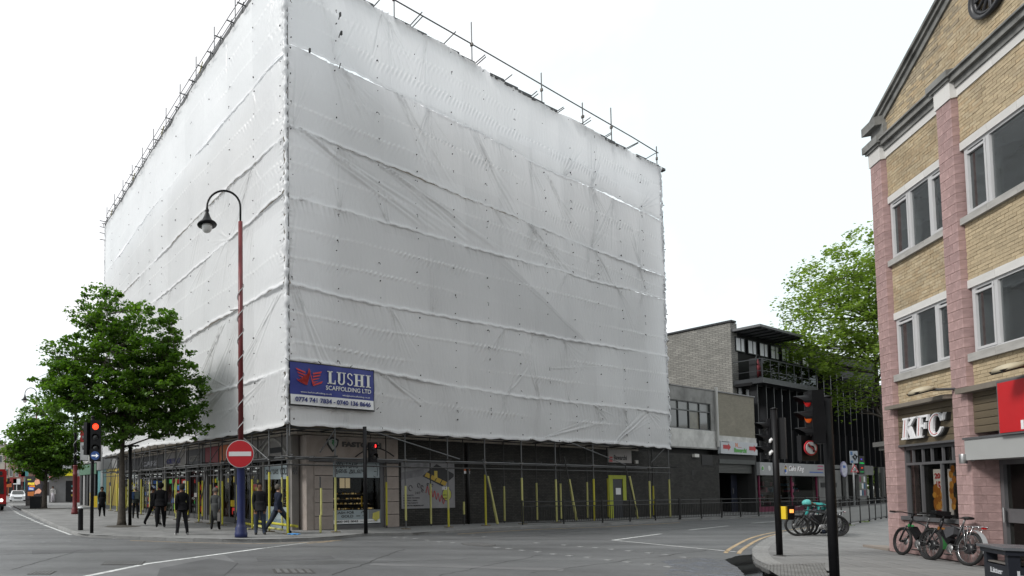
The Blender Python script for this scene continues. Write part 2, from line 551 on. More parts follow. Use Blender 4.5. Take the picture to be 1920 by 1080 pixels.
# right pavement with slabs
kr = catmull([g0(1474, 1080) , g0(1446, 1070), g0(1420, 1058), g0(1411, 1046), g0(1412, 1034), g0(1428, 1021), g0(1444, 1012), g0(1470, 1003.5), g0(1510, 996), g0(1564, 988.5), g0(1650, 975.5)], 6)
krf = kr[-1] + (kr[-1] - kr[-7]).normalized() * 60
start = g0(1474, 1080); near = Vector((start.x + 1.2, start.y - 2.2, 0)); near2 = Vector((near.x + 2.5, near.y - 6, 0))
runR = [krf] + list(reversed(kr)) + [near, near2]
polyR = [(p.x, p.y) for p in runR] + [(60, near2.y), (90, krf.y)]
sheet_poly('pavement', polyR, .092, mat('joint_sand', (.055, .054, .052), .9, .2, 4), kind='structure')
kerb('kerb', runR, 1, w=.3, h=.1, first=.8)
line('paving_infill', [Vector((p.x, p.y, 0)) + Z * 0 for p in offs0(runR, .62)], .66, M_slab, z=.0985)
pv = bpy.data.objects.new('paving', None); col.objects.link(pv); pv['kind'] = 'structure'
dk = FK.d; nk = FK.n
ks = unit_box(M_slab)
allslabs = []
inner = [(p[0], p[1]) for p in polyR]
def inset_ok(x, y):
    if not inpoly(x, y, inner): return False
    for q in runR:
        if (q.x - x) ** 2 + (q.y - y) ** 2 < .30 ** 2: return False
    return True
rz = math.atan2(dk.y, dk.x)
for j in range(-16, 30):
    o0 = .02 + j * .45
    off = rng.random() * .6
    for i in range(-34, 30):
        u0 = i * .66 + off
        c = K0 + dk * (u0 + .32) + nk * (o0 + .225)
        cs = [K0 + dk * (u0 + a) + nk * (o0 + e) for a in (0, .66) for e in (0, .45)]
        if j < 0 and u0 > -1.2: continue
        if all(inset_ok(q.x, q.y) for q in cs) and c.y > 3: allslabs.append((c.length, c))
allslabs.sort(key=lambda t: t[0])
vis = [t for t in allslabs if -5 < (CX + FPX * t[1].x / max(t[1].y, .1)) < 2000 and HORIZON + FPX * EYE / t[1].y < 1130]
rest = [t for t in allslabs if t not in vis]
bb = MB()
for n_, (dist, c) in enumerate(vis + rest):
    zt = .1 + rng.uniform(-.0015, .0015)
    if n_ < 295: piece('slab', ks, pv, (c.x, c.y, zt - .02), rz, (.646, .436, .04))
    else: bb.box((c.x, c.y, zt - .02), .323, .218, .02, dk)
sb = bb.build('slab_field', M_slab, pv, kind='stuff')

# tactile paving studs by the dropped kerb
tb = MB(); tq = [G(1428, 1060), G(1545, 1056), G(1556, 1092), G(1478, 1092)]
tp = [(p.x, p.y) for p in tq]
sheet_poly('tactile_paving', tp, .106, mat('tactile_concrete', (.17, .17, .165), .85, .15, 6, dirt=.35, dscale=2.5), kind='structure')
xs = [p[0] for p in tp]; ys = [p[1] for p in tp]; y = min(ys)
while y < max(ys):
    x = min(xs)
    while x < max(xs):
        if inpoly(x, y, tp): tb.lathe((x, y, .106), [(.018, 0), (.015, .006), (.004, .007)], 6)
        x += .067
    y += .067
tb.build('tactile_studs', MATS['tactile_concrete'], kind='stuff', label='rows of raised studs on the crossing paving at the dropped kerb', uv=False)

# cracks, joints and mended trenches in the asphalt
def crack(p0, p1, seed, w=.016, m=None):
    r = random.Random(seed); n = max(6, int((p1 - p0).length / .25)); d = (p1 - p0).normalized(); nn = Z.cross(d); o = 0; pts = []
    for i in range(n + 1):
        o = o * .8 + r.uniform(-.05, .05); pts.append(p0.lerp(p1, i / n) + nn * o)
    line('road_crack', pts, w, m or M_crk, z=.0045)
M_crk = mat('crack_dark', (.035, .035, .034), .9, .3, 5)
for i, (a, c) in enumerate([((560, 1060), (900, 1048)), ((0, 1040), (330, 1028)), ((1000, 1075), (1330, 1030)), ((620, 1078), (760, 1030)), ((930, 1008), (1300, 992)), ((340, 1030), (640, 1024)), ((1150, 1003), (1440, 979)), ((20, 1068), (150, 1030)), ((820, 1080), (1010, 1040)), ((690, 1018), (1020, 1004))]):
    crack(g0(*a), g0(*c), i, .02 if i % 2 else .012)
for pts in ([(480, 1046), (620, 1042), (628, 1048), (484, 1053)], [(1010, 997), (1130, 989), (1150, 992), (1030, 1001)], [(60, 1033), (190, 1030), (196, 1035), (60, 1039)], [(700, 1056), (1060, 1066), (1056, 1071), (690, 1060)]):
    sheet_poly('asphalt_patch', [(g0(x, y).x, g0(x, y).y) for x, y in pts], .0032, M_asph2 if len(pts) % 2 == 0 and pts[0][0] != 700 else M_asph3, kind='structure')
# double yellow lines at the right corner
def offs(pts, w):
    o = []
    for i, p in enumerate(pts):
        d = (pts[min(i + 1, len(pts) - 1)] - pts[max(i - 1, 0)]).normalized(); o.append(p + Z.cross(d) * w)
    return o
kc = catmull([g0(1407, 1040), g0(1411, 1033), g0(1427, 1020.5), g0(1444, 1011), g0(1470, 1002.8), g0(1510, 995.5), g0(1560, 989)], 6)
line('yellow_line', offs(kc, .22), .085, M_yel)
line('yellow_line', offs(kc, .47), .085, M_yel)

# white markings
line('white_line', [g0(1149, 1013), g0(1380, 1035)], .11, M_line)
line('white_line', [g0(1149, 1013), g0(1240, 1001)], .10, M_line)
line('white_line', [g0(1292, 994), g0(1366, 986)], .09, M_line)
line('white_line', [g0(1409, 981), g0(1455, 978)], .09, M_line)
line('white_line', [g0(140, 1085), g0(277, 1057), g0(420, 1038), g0(490, 1028.5)], .13, M_line)
line('white_line', [g0(490, 1028.5), g0(577, 1017.5)], .10, M_line2)
line('white_line', [g0(-20, 996), g0(97, 993)], .12, M_line2)
line('white_line', [g0(82, 984), g0(133, 1003)], .12, M_line)
k = [(17, 949), (25, 957), (36, 964), (50, 970), (65, 977), (82, 984)]
for i in range(len(k) - 1):
    for q in range(3):
        a = g0(*k[i]).lerp(g0(*k[i + 1]), q / 3); c = g0(*k[i]).lerp(g0(*k[i + 1]), (q + .6) / 3)
        line('white_line', [a, c], .16, M_line)
studs = [(741, 1008), (760, 1008.5), (780, 1010), (802, 1013), (825, 1016), (850, 1018), (932, 1027), (955, 1029), (980, 1032), (1009, 1035), (1039, 1039), (1069, 1042), (1103, 1045), (1141, 1050), (1177, 1054), (1217, 1058), (1254, 1063), (887, 1003), (909, 1007), (1007, 1018), (1059, 1022), (1089, 1025), (1118, 1027), (1148, 1030), (1180, 1033), (1217, 1037), (1249, 1040), (1284, 1045), (33, 1019), (81, 1017), (128, 1015), (172, 1013), (12, 1006), (58, 1005), (215, 1010)]
sm = MB(); sm.box((0, 0, .0), .07, .07, .004); stud_me = mesh_from('crossing_stud', sm.v, sm.f, mat('worn_stud', (.22, .225, .225), .7), sm.m, sm.s)
for (x, y) in studs:
    p = g0(x, y); o = bpy.data.objects.new('crossing_stud', stud_me); col.objects.link(o); o.location = (p.x, p.y, .004)
    o.rotation_euler = (0, 0, .3); o['kind'] = 'structure'
# patches
sheet_poly('asphalt_patch', [(g0(x, y).x, g0(x, y).y) for x, y in [(140, 1086), (277, 1058.5), (420, 1039.5), (445, 1057), (360, 1078), (330, 1100), (120, 1120)]], .003, M_asph3, kind='structure')
sheet_poly('asphalt_patch', [(g0(x, y).x, g0(x, y).y) for x, y in [(300, 1066), (395, 1047), (447, 1056), (420, 1080), (390, 1120), (280, 1120)]], .0065, M_asph2, kind='structure')

def puddle_mat():
    m, t = new_mat('puddle_water'); N = t.nodes.new; L = t.links.new
    out = N('ShaderNodeOutputMaterial'); b = N('ShaderNodeBsdfPrincipled'); L(b.outputs[0], out.inputs[0])
    b.inputs['Base Color'].default_value = (.004, .004, .004, 1); b.inputs['Roughness'].default_value = .03
    b.inputs['IOR'].default_value = 1.33; b.inputs['Specular IOR Level'].default_value = .28
    return m
def wob(pts, amp, seed):
    r = random.Random(seed); o = []
    for i in range(len(pts)):
        a = Vector(pts[i]); c = Vector(pts[(i + 1) % len(pts)]); n = max(2, int((c - a).length / .12))
        for k in range(n):
            p = a.lerp(c, k / n); o.append((p.x + r.uniform(-amp, amp), p.y + r.uniform(-amp, amp)))
    return o
pp = [g0(x, y) for x, y in [(1359, 1050), (1384, 1042), (1411, 1040), (1410, 1048), (1416, 1057), (1428, 1063), (1446, 1072), (1474, 1081), (1520, 1120), (1440, 1130), (1392, 1074), (1380, 1062), (1367, 1056)]]
sheet_poly('puddle', wob([(p.x, p.y) for p in pp], .015, 5), .006, puddle_mat(), kind='structure')
pw = [g0(x, y) for x, y in [(1240, 1052), (1300, 1046), (1359, 1049), (1380, 1062), (1392, 1074), (1425, 1110), (1300, 1120), (1240, 1080), (1262, 1062)]]
def wet_mat():
    m, t = new_mat('damp_chalky_road'); N = t.nodes.new; L = t.links.new
    out = N('ShaderNodeOutputMaterial'); b = N('ShaderNodeBsdfPrincipled'); tr = N('ShaderNodeBsdfTransparent'); mx_ = N('ShaderNodeMixShader')
    b.inputs['Base Color'].default_value = (.17, .185, .22, 1); b.inputs['Roughness'].default_value = .35
    n = N('ShaderNodeTexNoise'); n.inputs['Scale'].default_value = 2.6; n.inputs['Detail'].default_value = 10; n.inputs['Roughness'].default_value = .75
    tcn = N('ShaderNodeTexCoord'); L(tcn.outputs['Object'], n.inputs['Vector'])
    r = N('ShaderNodeMapRange'); r.inputs[1].default_value = .44; r.inputs[2].default_value = .60
    r.inputs[4].default_value = .8
    L(n.outputs['Fac'], r.inputs[0]); L(r.outputs[0], mx_.inputs[0]); L(tr.outputs[0], mx_.inputs[1]); L(b.outputs[0], mx_.inputs[2])
    L(mx_.outputs[0], out.inputs[0]); return m
sheet_poly('wet_road_patch', wob([(p.x, p.y) for p in pw], .05, 6), .0035, wet_mat(), kind='structure')

# manhole covers and drains
def cover(px, py, wpx, hpx, label, ribs=14, rnd=False):
    a = g0(px - wpx / 2, py); c = g0(px + wpx / 2, py); d = (c - a); w = d.length; p = (a + c) / 2
    e = (g0(px, py - hpx / 2) - g0(px, py + hpx / 2)).length
    root = thing('manhole_cover', label, 'manhole cover', (p.x, p.y, 0))
    f = MB(); X = d.normalized()
    if rnd: f.disc((p.x, p.y, .0), Z, w / 2, .006, 24, X=X, ratio=e / w)
    else: f.box((p.x, p.y, .003), w / 2, e / 2, .003, X)
    f.build('frame', M_iron, root)
    r = MB(); Y = Z.cross(X)
    for i in range(ribs):
        t = (i + .5) / ribs * 2 - 1
        half = e / 2 * .9 * (math.sqrt(max(0, 1 - t * t)) if rnd else 1)
        r.box(Vector((p.x, p.y, .008)) + X * (t * w / 2 * .94), w / ribs * .28, half, .003, X)
    r.build('ribbed_plate', mat('worn_iron', (.12, .12, .12), .5, .3, 15), root)
cover(232, 1056, 76, 7, 'long ribbed iron drain cover in the road at lower left')
cover(79, 1074, 44, 6, 'small pale framed manhole cover at the bottom left corner of the road', 6)
cover(550, 1071, 74, 8, 'rectangular manhole cover in the road below the corner shop', 5)
cover(897, 1021, 58, 6, 'oval looking round iron manhole in front of the brick wall', 12, True)
# ------------------------------------------------------------------ the white sheeting
def hash2(ix, iy, seed):
    h = (ix.astype(np.int64) * 374761393 + iy.astype(np.int64) * 668265263 + seed * 1442695041) & 0xFFFFFFFF
    h = ((h ^ (h >> 13)) * 1274126177) & 0xFFFFFFFF
    return ((h ^ (h >> 16)) & 0xFFFFFF) / float(0xFFFFFF)
def vn(x, y, seed):
    ix = np.floor(x); iy = np.floor(y); fx = x - ix; fy = y - iy
    fx = fx * fx * (3 - 2 * fx); fy = fy * fy * (3 - 2 * fy)
    a = hash2(ix, iy, seed); b_ = hash2(ix + 1, iy, seed); c = hash2(ix, iy + 1, seed); d = hash2(ix + 1, iy + 1, seed)
    return (a * (1 - fx) + b_ * fx) * (1 - fy) + (c * (1 - fx) + d * fx) * fy

def sheeting_mat(name, c, trans, c2):
    m, t = new_mat(name); N = t.nodes.new; L = t.links.new
    out = N('ShaderNodeOutputMaterial'); b = N('ShaderNodeBsdfPrincipled'); tr = N('ShaderNodeBsdfTranslucent'); mx_ = N('ShaderNodeMixShader')
    uv = N('ShaderNodeUVMap')
    # sheet-to-sheet tone (each length of sheeting has its own age)
    mp = N('ShaderNodeMapping'); mp.inputs['Scale'].default_value = (1 / 2.25, 1 / 2.9, 1); L(uv.outputs[0], mp.inputs[0])
    fl = N('ShaderNodeVectorMath'); fl.operation = 'FLOOR'; L(mp.outputs[0], fl.inputs[0])
    wn = N('ShaderNodeTexWhiteNoise'); wn.noise_dimensions = '2D'; L(fl.outputs[0], wn.inputs['Vector'])
    mr = N('ShaderNodeMapRange'); mr.inputs[3].default_value = .93; mr.inputs[4].default_value = 1.04; L(wn.outputs[0], mr.inputs[0])
    n1 = N('ShaderNodeTexNoise'); n1.inputs['Scale'].default_value = .35; n1.inputs['Detail'].default_value = 5; L(uv.outputs[0], n1.inputs['Vector'])
    m2 = N('ShaderNodeMapRange'); m2.inputs[1].default_value = .3; m2.inputs[2].default_value = .7; m2.inputs[3].default_value = .93; m2.inputs[4].default_value = 1.04; L(n1.outputs['Fac'], m2.inputs[0])
    mu = N('ShaderNodeMath'); mu.operation = 'MULTIPLY'; L(mr.outputs[0], mu.inputs[0]); L(m2.outputs[0], mu.inputs[1])
    vm = N('ShaderNodeVectorMath'); vm.operation = 'SCALE'; vm.inputs[0].default_value = c; L(mu.outputs[0], vm.inputs['Scale'])
    at_ = N('ShaderNodeAttribute'); at_.attribute_name = 'strip'
    a2 = N('ShaderNodeAttribute'); a2.attribute_name = 'grey_wedge'; c2m = N('ShaderNodeMix'); c2m.data_type = 'RGBA'; c2m.inputs[7].default_value = (.58, .59, .60, 1)
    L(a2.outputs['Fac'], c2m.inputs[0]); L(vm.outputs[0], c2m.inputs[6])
    cm = N('ShaderNodeMix'); cm.data_type = 'RGBA'; cm.inputs[7].default_value = (.93, .935, .94, 1)
    L(at_.outputs['Fac'], cm.inputs[0]); L(c2m.outputs[2], cm.inputs[6])
    L(cm.outputs[2], b.inputs['Base Color']); b.inputs['Roughness'].default_value = .34; b.inputs['Specular IOR Level'].default_value = .55
    tr.inputs['Color'].default_value = (*c2, 1)
    mx_.inputs[0].default_value = trans
    nb = N('ShaderNodeTexNoise'); nb.inputs['Scale'].default_value = 3.2; nb.inputs['Detail'].default_value = 6; nb.inputs['Roughness'].default_value = .6
    mp2 = N('ShaderNodeMapping'); mp2.inputs['Rotation'].default_value = (0, 0, .5); mp2.inputs['Scale'].default_value = (2.6, .7, 1); L(uv.outputs[0], mp2.inputs[0]); L(mp2.outputs[0], nb.inputs['Vector'])
    bu = N('ShaderNodeBump'); bu.inputs['Strength'].default_value = .5; bu.inputs['Distance'].default_value = .05
    L(nb.outputs['Fac'], bu.inputs['Height']); L(bu.outputs[0], b.inputs['Normal'])
    L(b.outputs[0], mx_.inputs[1]); L(tr.outputs[0], mx_.inputs[2]); L(mx_.outputs[0], out.inputs[0])
    return m
M_wrap = sheeting_mat('white_sheeting', (.76, .77, .78), .40, (.80, .81, .83))

def fold(U, Zz, D, u0, z0, u1, z1, w, a, taper=True):
    pad = w * 4
    um, uM = min(u0, u1) - pad, max(u0, u1) + pad; zm, zM = min(z0, z1) - pad, max(z0, z1) + pad
    cols = np.where((U[0] > um) & (U[0] < uM))[0]
    if len(cols) == 0: return
    c0, c1 = cols[0], cols[-1] + 1
    u = U[:, c0:c1]; z = Zz[:, c0:c1]
    dx, dz = u1 - u0, z1 - z0; L_ = math.hypot(dx, dz) + 1e-6
    t = ((u - u0) * dx + (z - z0) * dz) / L_ / L_
    n = (-(u - u0) * dz + (z - z0) * dx) / L_
    n = n + 0.25 * w * np.sin(t * 9 + u0 * 7)
    tt = np.clip(t, 0, 1)
    end = np.exp(-((t - tt) * L_ / (w * 2)) ** 2)
    amp = a * (1 - .75 * tt) if taper else a * np.sin(np.pi * np.clip(tt, .04, .96)) ** .5
    ww = w * (.45 + 1.1 * tt) if taper else w
    D[:, c0:c1] += amp * end * (np.exp(-(n / ww) ** 2) - .45 * np.exp(-((n - 1.5 * ww) / ww) ** 2))

def make_sheeting(F, seams, u0, u1, parent, seed, sgn, lace, fanlist, nmode, wedge=None):
    """seams: functions z(u) from top to bottom; each pair holds one length of sheeting = a part"""
    r = random.Random(seed)
    bays = [u0 + (u1 - u0) * i / 11 for i in range(12)]
    for k in range(len(seams) - 1):
        zt, zb = seams[k], seams[k + 1]
        nu = int(abs(u1 - u0) / .030)
        H = abs(zt((u0 + u1) / 2) - zb((u0 + u1) / 2)); nz_ = int(H / .035)
        us = np.linspace(u0, u1, nu); fz = np.linspace(0, 1, nz_)
        zt_ = np.array([zt(x) for x in us]); zb_ = np.array([zb(x) for x in us])
        sag = 0.03 * vn(us * .9, us * 0 + k, seed) + .015 * np.sin(us * 9 + k)
        if k < len(seams) - 2: zb_ = zb_ - .05 + sag + .10 * (vn(us * .33, us * 0 + k, seed + 3) - .5)      # overlap over the next length
        U, FZ = np.meshgrid(us, fz)
        Zz = zt_[None, :] * (1 - FZ) + zb_[None, :] * FZ
        T = zt_[None, :] - Zz; B = Zz - zb_[None, :]
        s = seed * 31 + k * 7
        D = .10 * (vn(U * .35, Zz * .3, s) - .5) + .05 * (vn(U * 1.1, Zz * .6, s + 1) - .5)
        # billow between the standards
        ph = (U - u0) / ((u1 - u0) / 11); D += .035 * np.abs(np.sin(np.pi * ph)) * (.4 + vn(U * .3, Zz * .3, s + 9))
        # puckers hanging from the seams
        q = U * 7.5 + sgn * .9 * Zz * 3
        pk = np.abs(vn(q, Zz * 1.1 + T * .5, s + 2) - .5) * 2
        intens = .35 + 1.1 * vn(U * .45, Zz * 0 + k, s + 3) ** 2
        D += .042 * intens * (1 - pk) * np.exp(-T / .13) + .030 * intens * (1 - pk) * np.exp(-(T / .55) ** 2) * vn(U * 1.3, Zz, s + 4)
        pk2 = np.abs(vn(U * 9 - Zz * 2, Zz * 1.0 + 50, s + 5) - .5) * 2
        roll = np.exp(-((B - .055) / .04) ** 2)
        D += roll * (.016 + .026 * vn(U * 2.2, Zz * 0, s + 15)) * (.55 + .45 * (1 - pk2) * (1 if True else 0)) + .03 * (1 - pk2) * np.exp(-B / .18) * intens
        # laced reinforcement strips, with bright seam highlights painted into the same value
        ST = np.zeros_like(D) + .50 * np.exp(-((B - .06) / .06) ** 2) + .35 * np.exp(-(T / .07) ** 2)
        for lf in lace[k]:
            zl = T - lf * H
            g = np.exp(-(zl / .055) ** 2); am = np.clip(vn(U * .28, Zz * 0 + lf * 9, s + 6) * 1.9 - .35, .08, 1.2) * (1 if sgn > 0 else .45)
            wv_ = np.sin(2 * np.pi * (U * 4.6 + sgn * zl * 3.2) + 14 * vn(U * .45, Zz * 0, s + 7) + 3 * vn(U * 1.9, Zz * 0, s + 17))
            D += .012 * am * g + .019 * am * g * wv_ * (.3 + .7 * (vn(U * .7, Zz * 0, s + 27) > .4))
            ST += .8 * np.exp(-(zl / .045) ** 2) * (.35 + .65 * (wv_ > -.2)) * np.clip(am * 1.3, 0, 1)
            g2 = np.exp(-((zl - .12 * 1) / .22) ** 2)
            D += .014 * am * g2 * np.sin(2 * np.pi * (U * 4.6 + sgn * zl * 2.2) + 5 * vn(U * .6, Zz * 0, s + 8)) * (vn(U * .5, Zz * .5, s + 12) > .45)
        # fans of tension folds from the ties
        nf = nmode[k]
        for _ in range(nf):
            uu = r.choice(bays) + r.uniform(-.3, .3); top = r.random() < .6
            zc = zt(uu) if top else zb(uu)
            base = r.uniform(-.5, 1.1) * sgn
            for j in range(r.randint(5, 11)):
                an = base + r.uniform(-.35, .35); ln = r.uniform(.5, 1.0) * H * .95
                fold(U, Zz, D, uu + r.uniform(-.1, .1), zc, uu + ln * math.sin(an), zc + (-1 if top else 1) * ln * math.cos(an), r.uniform(.016, .042), r.uniform(.010, .030) * (1 if sgn > 0 else .6))
        for (fu0, fz0, fu1, fz1, fw, fa, fn, fsp) in fanlist.get(k, []):
            for j in range(int(fn * 1.7) if fn > 1 else 1):
                jj = r.uniform(-fsp, fsp)
                fold(U, Zz, D, fu0 + r.uniform(-.25, .25) * fsp, zt(fu0) - fz0 * H, fu1 + jj, zt(fu1) - fz1 * H + r.uniform(-.1, .1), fw * r.uniform(.35, .9), fa * r.uniform(.25, .6) * (1 if sgn > 0 else .7), fn > 1)
        # draw in at the very ends (laced to the corner standard)
        e0 = np.exp(-np.abs(U - u0) / .12) + np.exp(-np.abs(U - u1) / .12)
        D += .02 * e0 * np.sin(Zz * 30 + np.sin(Zz * 11) * 2)
        if k < len(seams) - 1: D += .035 * np.exp(-(B / .13) ** 2)
        D += .06 + (0.012 if k % 2 else 0)
        GW = np.zeros_like(D)  # greyer left of a slanting line, fading out further left
        if wedge and k == wedge[0]:
            ul_ = wedge[1] + (wedge[2] - wedge[1]) * FZ; GW = np.where(U < ul_, np.clip(1 - (ul_ - U) / 11.0, 0, 1), 0) * (.7 + .3 * FZ)
        if k == len(seams) - 2:
            Zz = Zz - FZ ** 8 * (.05 * np.abs(np.sin(U * 2.9)) + .06 * vn(U * 2, U * 0, s + 20))
        X = F.A.x + F.d.x * U + F.n.x * D; Y = F.A.y + F.d.y * U + F.n.y * D
        org = wl(parent)
        co = np.stack([X - org.x, Y - org.y, Zz - org.z], -1).reshape(-1, 3).astype(np.float32)
        me = bpy.data.meshes.new('sheet')
        ny, nx = U.shape
        idx = np.arange(nx * ny).reshape(ny, nx)
        q = np.stack([idx[1:, :-1], idx[1:, 1:], idx[:-1, 1:], idx[:-1, :-1]], -1).reshape(-1)
        nf_ = (ny - 1) * (nx - 1)
        me.vertices.add(nx * ny); me.vertices.foreach_set('co', co.ravel())
        me.loops.add(nf_ * 4); me.loops.foreach_set('vertex_index', q.astype(np.int32))
        me.polygons.add(nf_); me.polygons.foreach_set('loop_start', np.arange(0, nf_ * 4, 4, dtype=np.int32))
        try: me.polygons.foreach_set('loop_total', np.full(nf_, 4, np.int32))
        except Exception: pass
        me.polygons.foreach_set('use_smooth', np.ones(nf_, bool))
        ul = me.uv_layers.new(name='UVMap')
        uvs = np.stack([U, Zz], -1).reshape(-1, 2)[q]
        ul.data.foreach_set('uv', uvs.astype(np.float32).ravel())
        sb_ = me.attributes.new('grey_wedge', 'FLOAT', 'POINT'); sb_.data.foreach_set('value', GW.astype(np.float32).ravel()); sa = me.attributes.new('strip', 'FLOAT', 'POINT'); sa.data.foreach_set('value', np.clip(ST, 0, 1).astype(np.float32).ravel())
        me.materials.append(M_wrap); me.update(calc_edges=True); me.validate()
        o = bpy.data.objects.new('sheet', me); col.objects.link(o); o.parent = parent; WLOC[o.name] = org

def lin(F, pxs):
    """z(u) through pixel points"""
    P = sorted(F.uz(x, y) for x, y in pxs)
    us = [p[0] for p in P]; zs = [p[1] for p in P]
    def f(u):
        if u <= us[0]: i = 0
        elif u >= us[-1]: i = len(us) - 2
        else: i = max(k for k in range(len(us) - 1) if us[k] <= u)
        t = (u - us[i]) / (us[i + 1] - us[i]); return zs[i] + (zs[i + 1] - zs[i]) * t
    return f
seamR = [lin(FR, p) for p in (
    [(700, 16), (828, 87), (937, 152), (1018, 198), (1094, 240), (1235, 315)],
    [(535, 83), (744, 181), (885, 246), (1018, 318), (1144, 372), (1239, 417)],
    [(535, 235), (700, 303), (796, 344), (945, 404), (1026, 438), (1217, 511)],
    [(536, 373), (648, 400), (898, 470), (1050, 513), (1243, 564)],
    [(537, 533), (700, 573), (860, 600), (1060, 638), (1248, 670)],
    [(538, 674), (704, 698), (860, 728), (1060, 755), (1249, 776)],
    [(541, 797), (600, 797), (655, 802), (780, 812), (900, 820), (1060, 826), (1140, 830), (1255, 840)])]
seamL = [lin(FL, p) for p in (
    [(476, 2), (382, 137), (339, 207), (217, 398), (195, 433)],
    [(526, 111), (413, 241), (291, 389), (194, 523)],
    [(530, 265), (439, 344), (342, 441), (244, 541)],
    [(531, 368), (430, 452), (291, 568)],
    [(535, 532), (358, 632)],
    [(535, 694), (395, 741)],
    [(541, 797), (500, 803), (420, 818), (360, 826), (291, 833), (205, 853)])]
ZT = seamR[0](0)
topL0 = seamL[0]
seamL[0] = lambda u: topL0(u)
wr = thing('scaffold_sheeting', 'pale grey sheeting covering the scaffold face along the side street, above the blue banner', 'sheeting', (C0.x, C0.y, 3.9))
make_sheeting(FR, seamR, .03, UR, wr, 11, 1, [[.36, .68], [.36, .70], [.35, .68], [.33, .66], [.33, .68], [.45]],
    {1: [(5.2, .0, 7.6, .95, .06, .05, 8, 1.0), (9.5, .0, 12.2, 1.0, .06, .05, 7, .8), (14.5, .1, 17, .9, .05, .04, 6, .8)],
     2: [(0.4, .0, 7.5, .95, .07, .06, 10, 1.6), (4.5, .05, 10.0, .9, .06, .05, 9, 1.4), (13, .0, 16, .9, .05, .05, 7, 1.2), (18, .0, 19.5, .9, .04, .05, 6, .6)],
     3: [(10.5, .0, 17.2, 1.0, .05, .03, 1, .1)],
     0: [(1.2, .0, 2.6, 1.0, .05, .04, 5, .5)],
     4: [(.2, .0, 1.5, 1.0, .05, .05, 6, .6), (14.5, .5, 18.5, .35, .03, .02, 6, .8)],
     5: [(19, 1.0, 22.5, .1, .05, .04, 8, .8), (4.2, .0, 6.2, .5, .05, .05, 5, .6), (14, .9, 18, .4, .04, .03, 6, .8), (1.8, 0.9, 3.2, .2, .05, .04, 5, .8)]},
    [8, 12, 16, 6, 9, 11], wedge=(3, FR.u(935, 478), FR.u(1102, 636)))
wl_ = thing('scaffold_sheeting', 'bright white sheeting covering the scaffold face along the high street, behind the tall lamp post', 'sheeting', (C0.x, C0.y, 3.9))
make_sheeting(FL, seamL, UL, -.03, wl_, 23, -1, [[.36, .70], [.36, .70], [.35, .68], [.33, .66], [.33, .68], [.5]],
    {2: [(-2.5, .1, -4, 1, .05, .05, 6, .8), (-7, .0, -8, 1, .05, .05, 6, .8)],
     3: [(-9, .0, -9.2, .95, .06, .04, 1, .1)],
     4: [(-.6, .1, -3.6, 1, .05, .045, 9, 1.0), (-3.2, .0, -5.2, .95, .05, .045, 9, 1.2), (-5.0, .1, -7.6, .95, .06, .05, 8, 1.2)],
     5: [(-4.8, .0, -8.5, .8, .07, .05, 8, 1.2), (-1.5, .1, -4.5, .7, .06, .05, 6, .8)]},
    [8, 10, 10, 10, 14, 12])
# black ties that clip the sheeting to the tubes
M_tie = mat('black_tie', (.015, .015, .015), .5)
def ties(F, seams, u0, u1, parent, seed, n):
    r = random.Random(seed); b = MB()
    for i in range(n + 1):
        u = u0 + (u1 - u0) * i / n + r.uniform(-.04, .04)
        for k in range(len(seams) - 1):
            for f in (.08, .36, .50, .70, .93):
                if r.random() < .25: continue
                z = seams[k](u) * (1 - f) + seams[k + 1](u) * f + r.uniform(-.06, .06)
                s = r.uniform(.008, .017)
                b.box(F.P(u + r.uniform(-.06, .06), z, .15 + r.uniform(-.01, .03)), s, s * 1.2, s * r.uniform(.7, 1.8), F.d)
                if r.random() < .3: b.tube(F.P(u, z, .17), F.P(u + r.uniform(-.05, .05), z - r.uniform(.05, .15), .19), .009, 4)
    for j in range(3 if F is FR else 0):
        z = [seams[0](2.2) - 1.2, seams[0](2.2) - 1.9, seams[1](1.0)][j]
        b.box(F.P([2.3, 2.35, .9][j], z, .2), .03, .03, .07, F.d); b.tube(F.P(2.3, z, .2), F.P(2.2, z - .25, .24), .02, 5)
    b.build('ties', M_tie, parent, kind='stuff', uv=False)
ties(FR, seamR, .1, UR - .1, wr, 5, 12)
ties(FL, seamL, UL + .1, -.1, wl_, 6, 12)
# crumpled hem laced up the corner and the far edge
def hem(F, u, z0, z1, parent, seed, w=.10):
    r = random.Random(seed); pts = []; rad = []; z = z0; 
    while z < z1:
        pts.append(F.P(u + r.uniform(-.035, .035), z, .07 + r.uniform(-.03, .04))); rad.append(w * r.uniform(.35, 1.0)); z += .11
    b = MB(); b.path(pts, .1, 7, radii=rad); b.build('corner_hem', M_wrap, parent)
hem(FR, -.07, 3.95, ZT, wr, 1, .13)
hem(FR, UR + .02, 4.0, seamR[0](UR), wr, 2, .085)
hem(FL, UL, 4.1, seamL[0](UL), wl_, 3, .08)
# ------------------------------------------------------------------ scaffolding
M_tube = mat('galvanised_tube', (.13, .133, .137), .45, .25, 6, metal=.5, dirt=.45, dscale=5)
M_tubed = mat('weathered_tube', (.055, .055, .055), .6, .3, 6, metal=.35, dirt=.4, dscale=5)
M_foam = mat('yellow_foam', (.40, .37, .035), .7, .12, 3, rand=.18, dirt=.30, dscale=4)
M_foam2 = mat('faded_foam', (.42, .41, .15), .7, .12, 3, rand=.12, dirt=.3, dscale=4)
M_board = mat('scaffold_board', (.16, .13, .09), .85, .25, 5, dirt=.4)
M_fitting = mat('coupler', (.12, .11, .10), .6, .2, 9, metal=.5)
CYL = {}
def cyl_mesh(m, n=8):
    k = (m.name, n)
    if k not in CYL:
        b = MB(); b.tube((0, 0, 0), (0, 0, 1), 1.0, n); CYL[k] = mesh_from('tube', b.v, b.f, m, b.m, b.s)
    return CYL[k]
